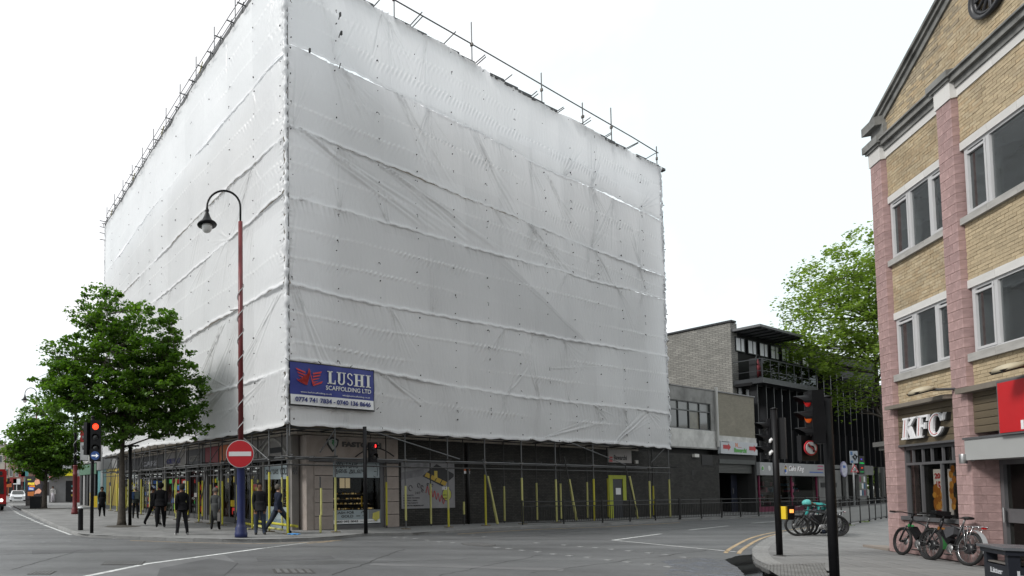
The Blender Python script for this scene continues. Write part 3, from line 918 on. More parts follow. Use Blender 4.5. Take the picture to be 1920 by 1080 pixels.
def rod(name, m, parent, p0, p1, r, n=8):
    p0, p1 = Vector(p0), Vector(p1); d = p1 - p0
    o = piece(name, cyl_mesh(m, n), parent, p0, scale=(r, r, d.length), rot=d.to_track_quat('Z', 'Y').to_euler())
    return o
RT = .026
sc_root = thing('scaffolding', 'tube scaffolding with yellow foam sleeves standing under the white sheeting round the corner building', 'scaffolding', (C0.x, C0.y, .1))
rs = random.Random(8)
def sleeve(F, u, o, z0, z1, m=None, lean=0.0):
    m = m or (M_foam if rs.random() < .6 else M_foam2)
    rod('foam_sleeve', m, sc_root, F.P(u + lean * (z0 - .1), z0, o), F.P(u + lean * (z1 - .1), z1, o), .041, 10)
ZLED = FR.z(720, 862)
def coupler(p):
    piece('coupler', unit_box(M_fitting), sc_root, p, rs.random(), (.11, .10, .12))
outR = [541, 631, 763, 843, 913, 982, 1046, 1117, 1222, 1259]
outTop = [seamR[-1](FR.u(p, 900)) + .25 for p in outR]
for p, zt in zip(outR, outTop):
    u = FR.u(p, 975)
    rod('standard', M_tube if p != 1222 else M_tubed, sc_root, FR.P(u, .1, -.05), FR.P(u, zt, -.05), RT)
    piece('base_plate', unit_box(M_board), sc_root, FR.P(u, .115, -.05), rs.random() * .3, (.3, .22, .03))
    coupler(FR.P(u, ZLED, -.05))
for p, y0, y1, m in [(541, 893, 1001, M_foam), (631, 895, 996, M_foam2), (763, 911, 976, M_foam2), (843, 913, 957, M_foam2), (843, 955, 990, M_foam), (913, 890, 985, M_foam), (982, 896, 984, M_foam2), (1046, 899, 981, M_foam2), (1117, 898, 977, M_foam), (1222, 902, 971, M_foam2), (1259, 899, 969, M_foam2)]:
    u = FR.u(p, 975); sleeve(FR, u, -.05, FR.z(p, y1, -.05), FR.z(p, y0, -.05), m)
# stub in front of the corner pilaster
u = FR.u(601, 1000); rod('stub', M_tubed, sc_root, FR.P(u, .1, .0), FR.P(u, 2.1, .0), .03); sleeve(FR, u, 0, .12, FR.z(601, 966), M_foam2); sleeve(FR, u + .02, .02, FR.z(601, 966), FR.z(601, 915), M_foam2)
inR = [(725, 994), (808, 990), (870, 987), (946, 983), (1007, 982), (1052, 980), (1102, 977), (1141, 976), (1226, 972)]
for p, y in inR:
    u = FR.u(p, 960, -.95); zt = 3.85
    rod('standard', M_tubed, sc_root, FR.P(u, .1, -.95), FR.P(u, zt, -.95), RT)
    if p not in (870,):
        sleeve(FR, u, -.95, .2, 2.0 + rs.uniform(-.25, .25), None)
    else: sleeve(FR, u, -.95, .55, 1.1, M_foam2)
# ledgers and transoms
for F, ua, ub in ((FR, -.3, UR + .1), (FL, UL - .1, .3)):
    for o in (-.05, -.95):
        for dz in (0, -.26 if o == -.05 else .02):
            u = ua
            while u < ub:
                e = min(ub, u + 6.0); rod('ledger', M_tube if dz == 0 else M_tubed, sc_root, F.P(u, ZLED + dz + rs.uniform(-.012, .012), o + .055), F.P(e, ZLED + dz + rs.uniform(-.012, .012), o + .055), RT); u = e - .12 if e < ub else ub
    k = int((ub - ua) / 1.9)
    for i in range(k + 1):
        u = ua + .35 + i * 1.9
        rod('transom', M_tubed, sc_root, F.P(u, ZLED + .06, .25), F.P(u, ZLED + .06, -1.15), RT)
# deck under the sheeting
for F, ua, ub in ((FR, 0, UR), (FL, UL, 0)):
    n_ = 5
    for j in range(4):
        u = ua
        while u < ub:
            e = min(ub, u + 3.9); fpiece('board', M_board, F, sc_root, u + .01, e - .01, 3.92, 3.96, -.12 - j * .24 - .22, -.12 - j * .24); u = e
    for i in range(int((ub - ua) / 2.1) + 1):
        u = ua + .2 + i * 2.1; rod('transom', M_tubed, sc_root, F.P(u, 3.88, .12), F.P(u, 3.88, -1.2), RT)
    rod('ledger', M_tubed, sc_root, F.P(ua, 3.82, -.05), F.P(ub, 3.82, -.05), RT); rod('ledger', M_tubed, sc_root, F.P(ua, 3.82, -.95), F.P(ub, 3.82, -.95), RT)
def fz_(F, px, py, o=0): 
    u, z = F.uz(px, py, o); return F.P(u, z, o)
# raking braces seen on the side street face
for a, c, m in [((690, 806), (862, 861), M_tube), ((1060, 826), (1172, 871), M_tube), ((1172, 871), (1196, 973), M_tubed), ((905, 861), (933, 983), M_tube), ((1058, 857), (1081, 976), M_tubed), ((628, 806), (600, 848), M_tubed), ((1245, 842), (1220, 868), M_tubed), ((446, 812), (505, 863), M_tube)]:
    F = FL if a[0] < 520 else FR
    rod('brace', m, sc_root, fz_(F, *a, .08), fz_(F, *c, .08), RT)
for a, c in [((1180, 893), (1196, 972)), ((914, 893), (933, 982)), ((1067, 899), (1081, 975))]:
    rod('foam_sleeve', M_foam2, sc_root, fz_(FR, *a, .08), fz_(FR, *c, .08), .05, 10)
# high street face
outL = [503, 471, 445, 415, 393, 371, 347, 329, 308, 293, 279, 263, 250, 239, 218, 206]
for i, p in enumerate(outL):
    u = FL.u(p, 975)
    rod('standard', M_tube if i % 2 == 0 else M_tubed, sc_root, FL.P(u, .1, -.05), FL.P(u, seamL[-1](u) + .3, -.05), RT)
    z0 = .15 if rs.random() < .6 else .5
    sleeve(FL, u, -.05, z0, 2.0 + rs.uniform(-.2, .3))
    coupler(FL.P(u, ZLED, -.05))
    piece('base_plate', unit_box(M_board), sc_root, FL.P(u, .115, -.05), rs.random() * .3, (.35, .22, .03))
for i in range(13):
    u = UL + .5 + i * 1.8
    rod('standard', M_tubed, sc_root, FL.P(u, .1, -.95), FL.P(u, 3.85, -.95), RT)
    sleeve(FL, u, -.95, .3, 1.95 + rs.uniform(-.3, .2))
# lattice and low rails on that side
for i in range(12):
    u = UL + .3 + i * 1.9
    rod('brace', M_tubed, sc_root, FL.P(u, ZLED, -.05), FL.P(u + 1.7, 3.8, -.05), .018)
    if i % 3 == 1: rod('brace', M_tube, sc_root, FL.P(u + 1.4, 3.9, .06), FL.P(u - .2, ZLED - .1, .06), RT)
    if i % 2 == 0: rod('brace', M_tubed, sc_root, FL.P(u + .9, ZLED - .1, -.5), FL.P(u - .2, .2, -.5), RT)
    if i in (2, 7, 9): rod('foam_sleeve', M_foam2, sc_root, FL.P(u + .3, 1.35, -.5), FL.P(u - .1, .5, -.5), .05, 10)
for (a, c) in [((-.2, .35), (-3.4, .35)), ((-2.6, .2), (-4.6, .22))]:
    rod('foam_sleeve', M_foam, sc_root, FL.P(a[0], a[1], -.5), FL.P(c[0], c[1], -.75), .05, 10)
    rod('foam_sleeve', M_foam2, sc_root, FL.P(a[0], a[1] - .1, .1), FL.P(c[0] + 1.2, c[1] - .08, .1), .04, 10)
# roof line of the scaffold: guard rail, standards, dark edge boards, transom ends
M_edge = mat('dark_edge_sheet', (.05, .052, .055), .6, .2, 4)
for p, yt, yb in [(740, -45, 40), (886, 42, 125), (1017, 137, 200), (1094, 193, 245), (1148, 203, 275), (1233, 275, 320)]:
    u, zb = FR.uz(p, yb); zt = FR.z(p, yt)
    rod('standard', M_tube, sc_root, FR.P(u, zb - .3, -.02), FR.P(u, zt, -.02), RT)
    coupler(FR.P(u, (zb + zt) / 2, -.02))
gl = lin(FR, [(745, 0), (886, 80), (1017, 158), (1148, 232), (1233, 284)])
u = -.1
while u < UR:
    e = min(UR + .15, u + 5.6); rod('guard_rail', M_tube, sc_root, FR.P(u, gl(u), -.05), FR.P(e, gl(e), -.05), .024); u = e - .1
i = 0; u = .3
while u < UR - .3:
    z = seamR[0](u)
    if i % 6 != 4: fpiece('edge_board', M_edge, FR, sc_root, u, u + .92, z - .05 - .02, z + .06, -.12, .06).rotation_euler = (0, -math.atan2(seamR[0](u + 1) - z, 1.0), math.atan2(dR.y, dR.x)) if False else (0, 0, math.atan2(dR.y, dR.x))
    if i % 2 == 0:
        l = rs.uniform(.25, .75); rod('transom', M_tubed, sc_root, FR.P(u, z + .06, -.3), FR.P(u, z + .06 + rs.uniform(0, .15), l), .022)
        if rs.random() < .4: rod('transom', M_tubed, sc_root, FR.P(u + .12, z + .04, -.3), FR.P(u + .12, z + .1, l * .9), .022)
    u += .95; i += 1
gL = lambda u: seamL[0](u) + 1.0
u = UL; i = 0
while u < -.2:
    z = seamL[0](u); e = min(0, u + 1.0)
    fpiece('edge_board', M_edge, FL, sc_root, u, e, z - .02, z + .20, -.10, .10)
    rod('transom', M_tube, sc_root, FL.P(u + .2, z + .12, -.3), FL.P(u + .2, z + .14, rs.uniform(.3, .5)), .026)
    rod('brace', mat('yellowed_tube', (.25, .22, .08), .6), sc_root, FL.P(u + .1, z - .12, .25), FL.P(u + .45, z + .18, .25), .026) if i % 5 == 2 else rod('brace', M_tube, sc_root, FL.P(u + .1, z - .1, .2), FL.P(u + .5, z - .05, .35), .022)
    if i % 2 == 0:
        rod('standard', M_tube, sc_root, FL.P(u + .15, z - .3, 0), FL.P(u + .15, z + 1.45, 0), .024)
    u += 1.0; i += 1
for o, dz in ((-.05, 1.0), (.0, .5)):
    u = UL - .2
    while u < 0:
        e = min(.1, u + 5); rod('guard_rail', M_tube, sc_root, FL.P(u, seamL[0](u) + dz, o), FL.P(e, seamL[0](e) + dz, o), .018); u = e - .1
for dz in (.05, .5, -.4, -.9):
    rod('ledger', M_tubed, sc_root, FL.P(UL - .45, seamL[0](UL) + dz, .0), FL.P(UL + .4, seamL[0](UL) + dz, .0), .026)
    rod('transom', M_tubed, sc_root, FL.P(UL, seamL[0](UL) + dz - .1, .5), FL.P(UL, seamL[0](UL) + dz - .1, -.4), .026)
rod('standard', M_tube, sc_root, FL.P(UL - .05, .1, .08), FL.P(UL - .05, seamL[0](UL) + .3, .08), RT)
rod('standard', M_tube, sc_root, FR.P(UR + .05, 3.5, -.02), FR.P(UR + .05, seamR[0](UR) + .2, -.02), RT)
for y in (388, 590, 640, 720, 470):
    z = FR.z(1246, y); rod('transom', M_tubed, sc_root, FR.P(UR - .1, z, -.1), FR.P(UR + .32, z + .03, .06), .022)
rod('standard', M_tube, sc_root, FR.P(-.02, 3.5, .13), FR.P(-.02, ZT - .2, .13), .024)

# ------------------------------------------------------------------ banner on the sheeting
bu0, bzt = FR.uz(543, 677, .2); bu1 = FR.u(700, 730, .2); bzb = FR.z(543, 757, .2); bz1 = FR.z(700, 696, .2)
bn = thing('banner', 'blue and white scaffolding company banner with phone numbers tied to the grey sheeting', 'banner', FR.P(bu0, bzb, .2))
Bw = bu1 - bu0; Bh = bzt - bzb
M_blue = mat('banner_blue', (.022, .035, .20), .5, .08, 2)
M_white = mat('banner_white', (.66, .67, .68), .5, .05, 2)
M_blk = mat('black_edge', (.012, .012, .013), .6)
def bsurf(name, u0, u1, z0, z1, o, m, nx=30, nz_=12):
    b = MB(); v = []
    for j in range(nz_ + 1):
        for i in range(nx + 1):
            u = u0 + (u1 - u0) * i / nx; z = z0 + (z1 - z0) * j / nz_
            v.append(FR.P(u, z, o + .012 * math.sin(u * 5 + z) + .008 * math.sin(z * 7 + u * 2)))
    b.add(v, [(j * (nx + 1) + i, j * (nx + 1) + i + 1, (j + 1) * (nx + 1) + i + 1, (j + 1) * (nx + 1) + i) for j in range(nz_) for i in range(nx)])
    b.s = [True] * len(b.s); return b.build(name, m, bn)
bsurf('edge_backing', bu0 - .03, bu1 + .05, bzb - .06, bzt + .03, .205, M_blk)
bsurf('blue_panel', bu0, bu1, bzb + Bh * .235, bzt - .02, .225, M_blue)
bsurf('white_panel', bu0 + .02, bu1, bzb + .0, bzb + Bh * .235, .225, M_white)
ou = .262
def bt(s, fu, fz, fw, fh, m, bold=.02, **k): return text(s, FR, bu0 + fu * Bw, bzb + fz * Bh, fw * Bw, fh * Bh, ou, .004, m, bn, bold=bold, **k)
M_cream = mat('banner_cream', (.62, .63, .60), .5, .03, 2)
bt('0774 741 7834 - 0740 136 8646', .05, .065, .90, .115, mat('banner_navy', (.02, .03, .15), .5), .035)
bt('SCAFFOLDING LTD', .40, .40, .555, .105, M_cream, .01)
bt('www.lushiscaffolding.co.uk', .11, .27, .36, .05, M_cream, .0)
bt('info@lushiscaffolding.co.uk', .60, .27, .34, .05, M_cream, .0)
# serif LUSHI drawn as letters with slab feet
def serif(name, strokes):
    b = MB()
    for pts in strokes: b.prism([FR.P(bu0 + x * Bw, bzb + z * Bh, ou) for x, z in pts], FR.n * .004)
    b.build(name, M_cream, bn)
def R_(x0, x1, z0, z1): return [(x0, z0), (x1, z0), (x1, z1), (x0, z1)]
zb_, zt_ = .55, .86; sh = .022
def I_(x): return [R_(x, x + .030, zb_, zt_), R_(x - .016, x + .046, zb_, zb_ + sh), R_(x - .016, x + .046, zt_ - sh, zt_)]
serif('lettering', I_(.435) + [R_(.465, .515, zb_, zb_ + .03), [(.500, zb_ + .03), (.515, zb_ + .03), (.515, zb_ + .10), (.508, zb_ + .10)]])
arc = []
for i in range(13):
    a = math.pi + math.pi * i / 12; arc.append((a,))
def ring(cx, cz, rx, rz, wx, wz, a0, a1, n=14):
    o = []
    for i in range(n):
        t0 = a0 + (a1 - a0) * i / n; t1 = a0 + (a1 - a0) * (i + 1) / n
        o.append([(cx + (rx + wx) * math.cos(t0), cz + (rz + wz) * math.sin(t0)), (cx + (rx + wx) * math.cos(t1), cz + (rz + wz) * math.sin(t1)),
                  (cx + rx * math.cos(t1), cz + rz * math.sin(t1)), (cx + rx * math.cos(t0), cz + rz * math.sin(t0))])
    return o
serif('lettering', [R_(.545, .572, zb_ + .1, zt_), R_(.530, .588, zt_ - sh, zt_), R_(.610, .626, zb_ + .1, zt_), R_(.596, .640, zt_ - sh, zt_)] + ring(.5855, zb_ + .10, .022, .075, .022, .025, math.pi, 2 * math.pi))
serif('lettering', ring(.690, zb_ + .235, .018, .055, .016, .022, .25, 1.5 * math.pi) + ring(.690, zb_ + .083, .020, .058, .016, .022, -.9 * math.pi, .5 * math.pi))
serif('lettering', I_(.755) + I_(.825) + [R_(.78, .83, .695, .72)])
serif('lettering', I_(.905))
# winged emblem
M_red = mat('banner_red', (.50, .035, .03), .5)
e = MB()
def ep(pts): e.prism([FR.P(bu0 + x * Bw, bzb + z * Bh, ou) for x, z in pts], FR.n * .004)
ep([(.205, .88), (.225, .80), (.180, .52), (.080, .56), (.070, .60), (.165, .47), (.185, .47)])
ep([(.205, .88), (.215, .78), (.182, .50), (.165, .47), (.19, .74)])
ep([(.205, .88), (.245, .50), (.27, .46), (.262, .50), (.215, .80)])
ep([(.165, .47), (.08, .55), (.065, .60), (.15, .52), (.185, .53), (.183, .47)])
ep([(.25, .46), (.35, .54), (.365, .60), (.28, .52), (.25, .52)])
for i in range(4):
    z = .80 - i * .07; x = .055 + i * .013
    ep([(x, z + .05 - i * .012), (.165, z - .02), (.163, z - .055), (x + .018, z + .0)])
    ep([(.355 - i * .013, z + .03 - i * .012), (.25, z - .03), (.252, z - .065), (.34 - i * .013, z - .02)])
e.build('winged_emblem', M_red, bn)
for (x, z) in [(-.02, 1.0), (-.02, .1), (1.03, .02), (.5, -.05), (.35, 1.02), (.7, 1.02)]:
    q = FR.P(bu0 + x * Bw, bzb + z * Bh, .24); rod('tie', M_tie, bn, q, q + FR.d * (-.12 if x < .5 else .1) + Z * .08, .014, 5)

# ------------------------------------------------------------------ corner building behind the scaffold
M_dbrick = brick_mat('dark_brick', (.028, .028, .026), (.045, .043, .039), (.014, .014, .014), bump=.9, var=.35)
M_core = brick_mat('upper_brick', (.34, .30, .25), (.38, .33, .28), (.2, .2, .19))
M_cream2 = mat('cream_render', (.30, .26, .235), .8, .08, 2, dirt=.25, dscale=1.5)
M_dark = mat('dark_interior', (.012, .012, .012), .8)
M_frame = mat('grey_frame', (.09, .09, .095), .5, .1)
M_gl = glass_mat('shop_glass', (.75, .75, .73), .18, .02)
M_glo = mat('dark_glass', (.012, .013, .015), .04, .05, spec=.8)
ub0 = WR.u(746, 930); ub1 = WR.u(1350, 930)
cb = thing('corner_building', 'wrapped corner building with dark brick ground floor and cream gold shop at its corner', 'building', (CW.x, CW.y, .1))
LL = -UL - 1.0
def cb_box(name, m, pts, z0, z1, **k):
    b = MB(); b.prism([Vector((p.x, p.y, z0)) for p in pts], (0, 0, z1 - z0)); return b.build(name, m, cb, **k)
UW = UR - 1.6
q0 = WR.P(.0, 0, 0); q1 = WR.P(UW, 0, 0); q2 = q1 + dL * LL; q3 = q0 + dL * LL
cb_box('upper_wall', M_core, [q0, q1, q2, q3], 3.75, 17.6)
b = MB(); b.fb(WR, ub0, ub1, .1, 3.74, -.35, 0); b.build('wall', M_dbrick, cb)
# soffit / deep dark ground floor mass
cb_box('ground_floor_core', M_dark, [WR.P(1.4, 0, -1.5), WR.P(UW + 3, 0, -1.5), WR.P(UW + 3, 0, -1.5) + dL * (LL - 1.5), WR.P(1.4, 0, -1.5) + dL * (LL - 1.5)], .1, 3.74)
# --- corner shop, side street window
def px_box(name, m, F, parent, x0, x1, yt, yb, o0, o1, yref=None, **k):
    ym = yref or (yt + yb) / 2
    u0 = F.u(x0, ym, o1); u1 = F.u(x1, ym, o1); z1 = F.z(x0, yt, o1); z0 = F.z(x0, yb, o1)
    b = MB(); b.fb(F, u0, u1, z0, z1, o0, o1); return b.build(name, m, parent, **k)
zF0 = WR.z(640, 862); zF1 = 3.72
us0, us1, us2, us3 = WR.u(623, 930), WR.u(714, 930), WR.u(722, 930), WR.u(746, 930)
fp = fpiece
b = MB(); b.fb(WR, .55, us3, zF0, zF1, -.3, .04); b.build('fascia', M_cream2, cb)
zc = .1; i = 0
while zc < zF0 - .1:
    h = min(.52, zF0 - zc)
    fp('pilaster_block', M_cream2, WR, cb, us2, us3, zc + .012, zc + h - .012, -.3, .06)
    fp('pilaster_block', M_cream2, WR, cb, WR.u(588, 930), us0, zc + .012, zc + h - .012, -.3, .06)
    zc += h; i += 1
b = MB(); b.fb(WR, WR.u(580, 930) - .15, WR.u(590, 930), .1, zF1, -.5, .03); b.build('corner_pier', M_cream2, cb)
b = MB(); b.fb(WR, us1, us2, .1, zF0, -.2, -.02); b.fb(WR, us0, us0 + .05, .1, zF0, -.2, -.02); b.fb(WR, us0 + .05, us1, .1, .25, -.2, -.02); b.build('window_frame', M_frame, cb)
zs1, zs0 = WR.z(640, 895), WR.z(640, 957)
b = MB(); b.fb(WR, us0 + .05, us1, zs0, zs1, -.06, -.05); b.build('window_pane', M_gl, cb)
b = MB(); b.fb(WR, us0 + .05, us1, zs0 - .1, zs1 + .1, -1.1, -1.05); b.fb(WR, us0, us0 + .02, zs0, zs1, -1.05, -.1); b.build('display_back', M_dark, cb)
M_signp = mat('pale_blue_sign', (.27, .32, .34), .5, .06, 1)
M_ink = mat('sign_ink', (.012, .013, .015), .6)
M_bulb = mat('shop_light', (1, .8, .5), emit=(1.0, .72, .38), estr=2.2)
sg = MB(); sg.fb(WR, us0 + .05, us1 - .03, zs1, zF0 - .08, -.05, -.03); so = sg.build('top_sign', M_signp, cb)
text('OPEN 7 DAYS', WR, us0 + .15, (zs1 + zF0) / 2 + .02, 1.15, .22, -.028, .004, M_ink, so, bold=.01)
text('\u0ba8\u0bc8\u0b95 \u0b85\u0b9f\u0bb5\u0bc1', WR, us0 + .15, zs1 + .09, 1.45, .23, -.028, .004, M_ink, so, bold=.01)
HS = zs0 - .28
sg = MB(); sg.fb(WR, us0 + .05, us1, .28, zs0, -.05, -.03); so2 = sg.build('lower_sign', M_signp, cb)
text('CASH FOR', WR, us0 + .15, zs0 - HS * .27, .95, HS * .19, -.028, .004, M_ink, so2, bold=.02)
text('GOLD', WR, us0 + .45, zs0 - HS * .53, .60, HS * .19, -.028, .004, M_ink, so2, bold=.02)
wb = MB(); wb.fb(WR, us0 + .07, us1 - .03, .30, .28 + HS * .30, -.03, -.026); wb.build('white_strip', M_white, so2)
text('0800 093 0043', WR, us0 + .13, .30 + HS * .07, 1.15, HS * .16, -.025, .004, M_ink, so2, bold=.03)
text('www.fastcash.co.uk', WR, us0 + 1.40, .30 + HS * .10, .9, HS * .08, -.025, .004, M_ink, so2, bold=.0)
text('-', WR, us0 + 1.2, zs0 - .25, .2, .03, -.028, .004, M_ink, so2)
# clock dial drawn on both signs
for (sp, cu_, cz_, rr) in ((so, us1 - .75, zs1 + .25, .62), (so2, us0 + 1.25, zs0 - .35, .42)):
    b = MB()
    for i in range(-3, 4):
        a = i * .42; c, s_ = math.cos(a), math.sin(a)
        zz0 = cz_ + s_ * rr * .7; zz1 = cz_ + s_ * rr * .9
        lo, hi = (zs1 + .02, zF0 - .1) if sp is so else (.30 + HS * .32, zs0 - .02)
        if lo < zz0 < hi and lo < zz1 < hi: b.tube(WR.P(cu_ + c * rr * .7, zz0, -.026), WR.P(cu_ + c * rr * .9, zz1, -.026), .012, 5)
    pts = [(cu_ + rr * math.cos(a), cz_ + rr * math.sin(a)) for a in np.linspace(-1.35, 1.35, 22)]
    pts = [WR.P(u, z, -.026) for u, z in pts if ((zs1 + .02 < z < zF0 - .1) if sp is so else (.30 + HS * .32 < z < zs0 - .02))]
    if len(pts) > 2: b.path(pts, .018 if sp is so2 else .008, 5)
    b.build('clock_drawing', M_ink, sp)
# gold on display
r = random.Random(4); gd = MB(); lit = MB(); shelf = MB()
for lvl in range(4):
    z = zs0 + .02 + lvl * .20; o = -.25 - lvl * .18
    shelf.fb(WR, us0 + .08, us1 - .05, z - .02, z, o - .15, o + .05)
    for i in range(46):
        u = us0 + .1 + r.random() * (us1 - us0 - .2); s = r.uniform(.012, .03)
        gd.box(WR.P(u, z + s, o - r.random() * .1), s, s * .6, s, WR.d, m=r.choice([0, 0, 1, 1, 2]))
shelf.build('display_shelf', mat('shelf_velvet', (.10, .09, .08), .8), cb)
gd.build('jewellery', [mat('gold', (.7, .45, .12), .25, metal=.9), mat('lit_gold', (.6, .45, .2), .4, emit=(1, .75, .35), estr=.25), mat('pearl', (.5, .48, .42), .4)], cb, kind='stuff')
for (x0, x1) in ((626, 633), (652, 661), (663, 671)):
    u0, u1 = WR.u(x0, 905), WR.u(x1, 905)
    lit.fb(WR, u0, u1, zs1 - .42, zs1 - .02, -.5, -.48)
lit.build('lit_card', mat('lit_card', (.6, .5, .35), emit=(1, .80, .5), estr=.35), cb)
yb = MB(); 
for x in (681, 690): yb.fb(WR, WR.u(x - 1.2, 940), WR.u(x + 1.2, 940), WR.z(x, 950), WR.z(x, 930), -.1, -.09)
yb.build('yellow_tag', mat('tag_yellow', (.55, .36, .02), .5), cb)
gp = MB(); gp.prism([WR.P(WR.u(x, 967), WR.z(x, y), -.026) for x, y in [(700, 962), (712, 958), (712, 972), (705, 977), (699, 972)]], WR.n * .01); gp.build('yellow_sticker', mat('sticker_yellow', (.5, .46, .10), .5), so2)
gy = MB(); gy.fb(WR, WR.u(692, 967), us1 - .02, .30 + HS * .32, zs0 - .01, -.03, -.028); gy.build('grey_sign_panel', mat('panel_grey', (.16, .17, .18), .5), so2)
# fascia sign
text('FASTCASH', WR, WR.u(640, 833), WR.z(640, 838), 2.0, .21, .045, .02, mat('fascia_letter', (.025, .022, .022), .5), cb, bold=.05, name='sign_lettering')
def shield(F, x, y, w, parent):
    u, z = F.uz(x, y); b = MB()
    pts = [(-1, .55), (0, .9), (1, .55), (.85, -.2), (0, -1.15), (-.85, -.2)]
    b.prism([F.P(u + a * w, z + c * w, .045) for a, c in pts], F.n * .02); b.build('shield_logo', M_ink, parent)
    b = MB(); b.prism([F.P(u + a * w * .72, z + c * w * .72, .066) for a, c in pts], F.n * .008); b.build('shield_face', mat('shield_grey', (.30, .33, .31), .5), parent)
    b = MB(); b.prism([F.P(u + a * w, z + c * w, .075) for a, c in [(-.25, .45), (.35, .5), (.5, .1), (.1, .0), (.3, -.5), (-.2, .05), (-.05, .3)]], F.n * .008); b.build('shield_mark', mat('shield_green', (.02, .16, .06), .5), parent)
shield(WR, 622, 832, .30, cb)
sw = MB(); sw.path([WR.P(WR.u(665 + i * 8, 850), WR.z(665 + i * 8, 862 - 22 * math.sin(i / 9 * 2.6 + .25)), .05) for i in range(10)], .025, 6); sw.build('swoosh', M_ink, cb)
b = MB(); b.fb(WR, .5, us3, zF0 - .09, zF0 - .01, -.1, .10); b.build('fascia_moulding', M_frame, cb)
# --- brick wall fittings
po = thing('wall_poster', 'large weathered gym poster on the dark brick wall beside the gold shop', 'poster', WR.P(WR.u(752, 950), 1.0))
pu0, pu1 = WR.u(753, 930, .03), WR.u(853, 930, .03); pz0, pz1 = WR.z(753, 954, .03), WR.z(753, 866, .03); pw_, ph_ = pu1 - pu0, pz1 - pz0
M_pp = mat('poster_paper', (.21, .21, .22), .6, .12, 1.2, dirt=.2)
b = MB(); b.fb(WR, pu0, pu1, pz0, pz1, .0, .03); b.build('panel', M_pp, po)
def pol(name, m, pts, o=.033, parent=None, F=None, uu=None, zz=None, w=None, h=None):
    b = MB(); b.prism([WR.P(pu0 + x * pw_, pz0 + z * ph_, o) for x, z in pts], WR.n * .003); b.build(name, m, parent or po)
pol('grey_print', mat('print_grey', (.13, .13, .14), .6, .3, 3), [(.0, .62), (.35, .70), (.42, .78), (.40, .86), (.1, .80), (.0, .77)])
pol('grey_print', mat('print_grey2', (.20, .20, .21), .6, .3, 3), [(.0, .84), (.5, .92), (.55, 1.0), (.0, 1.0)])
pol('box_print', M_ink, [(.38, .70), (.65, .97), (.98, .76), (.98, .70), (.90, .62), (.75, .48)], .036)
for i in range(4):
    x = .42 + i * .10; z = .70 - i * .055
    pol('gold_print', mat('print_gold', (.38, .26, .03), .6), [(x, z), (x + .085, z - .045), (x + .125, z + .04), (x + .04, z + .085)], .040)
pol('gold_print', mat('print_gold_top', (.42, .32, .05), .6), [(.60, .66), (.66, .66), (.66, .82), (.60, .82)], .043)
b = MB(); b.disc(WR.P(pu0 + .84 * pw_, pz0 + .30 * ph_, .033), WR.n, .30, .004, 28, X=WR.d); b.build('price_ring', mat('print_purple', (.06, .02, .12), .5), po)
b = MB(); b.disc(WR.P(pu0 + .84 * pw_, pz0 + .30 * ph_, .037), WR.n, .265, .004, 28, X=WR.d); b.build('price_disc', mat('print_lime', (.33, .36, .04), .5), po)
text('18.99', WR, pu0 + .745 * pw_, pz0 + .40 * ph_, .42, .14, .042, .003, M_white, po, bold=.03)
text('OPEN 24 / 7', WR, pu0 + .76 * pw_, pz0 + .27 * ph_, .38, .06, .042, .003, M_ink, po)
text('NO CONTRACT', WR, pu0 + .76 * pw_, pz0 + .20 * ph_, .38, .05, .042, .003, M_ink, po)
for i, s in enumerate(['WEIGHTS', 'FITNESS CLASSES', 'BOXING / MMA', '24/7 SECURITY', 'UNLIMITED MEMBERSHIP']):
    text(s, WR, pu0 + .03 * pw_, pz0 + (.27 - i * .055) * ph_, .25 + .045 * len(s), .055, .034, .003, M_ink, po, bold=.02)
text('24/7', WR, pu0 + .24 * pw_, pz0 + .31 * ph_, .3, .10, .034, .003, M_ink, po)
b = MB()
r = random.Random(9)
b.path(catmull([WR.P(pu0 + (.44 + .36 * t / 11) * pw_, pz0 + (.42 - .27 * t / 11 + (.085 if t % 2 else -.085)) * ph_, .04) for t in range(12)], 5), .012, 5)
b.build('red_scrawl', mat('print_red', (.42, .03, .03), .5), po)
b = MB()
for (x, z, q) in [(.16, .44, .06), (.31, .50, .045), (.37, .46, .04), (.38, .38, .03), (.48, .52, .03), (.56, .50, .03)]:
    b.path([WR.P(pu0 + (x + q * .5 * math.cos(a)) * pw_, pz0 + (z + q * math.sin(a)) * ph_, .038) for a in np.linspace(0, 5.2, 10)], .012, 5)
b.build('black_doodle', M_ink, po)
b = MB(); b.tube(WR.P(WR.u(876, 930), .1, .06), WR.P(WR.u(876, 930), 3.7, .06), .07, 10); b.build('downpipe', mat('black_pipe', (.012, .012, .012), .5), cb)
px_box('orange_sign', mat('orange_sign', (.50, .12, .03), .5), WR, cb, 870.5, 881, 877, 883, 0, .03)
px_box('white_sign', M_white, WR, cb, 870.5, 881, 883, 888, 0, .03)
# doorway with yellow-green surround
M_yg = mat('yellow_green_paint', (.30, .34, .03), .7, .1, 2)
dz1 = WR.z(1150, 891); du0, du1 = WR.u(1141, 930), WR.u(1173, 930); di0, di1 = WR.u(1148, 930), WR.u(1167, 930); dzi = WR.z(1150, 898)
dd = thing('side_door', 'dark door with a yellow green surround in the dark brick wall under the scaffold', 'door', WR.P(du0, .1))
b = MB(); b.fb(WR, du0, di0, .1, dz1, 0, .05); b.fb(WR, di1, du1, 1.0, dz1, 0, .05); b.fb(WR, di0, di1, dzi, dz1, 0, .05); b.build('surround', M_yg, dd)
b = MB(); b.fb(WR, di0, di1, .1, dzi, .0, .02); b.build('door_leaf', mat('navy_door', (.012, .014, .02), .5), dd)
b = MB(); b.fb(WR, di0 + .3, di0 + .75, 1.35, 1.7, .02, .03); b.fb(WR, di0 + .95, di0 + 1.05, 1.9, 2.1, .02, .03); b.build('notice', M_white, dd)
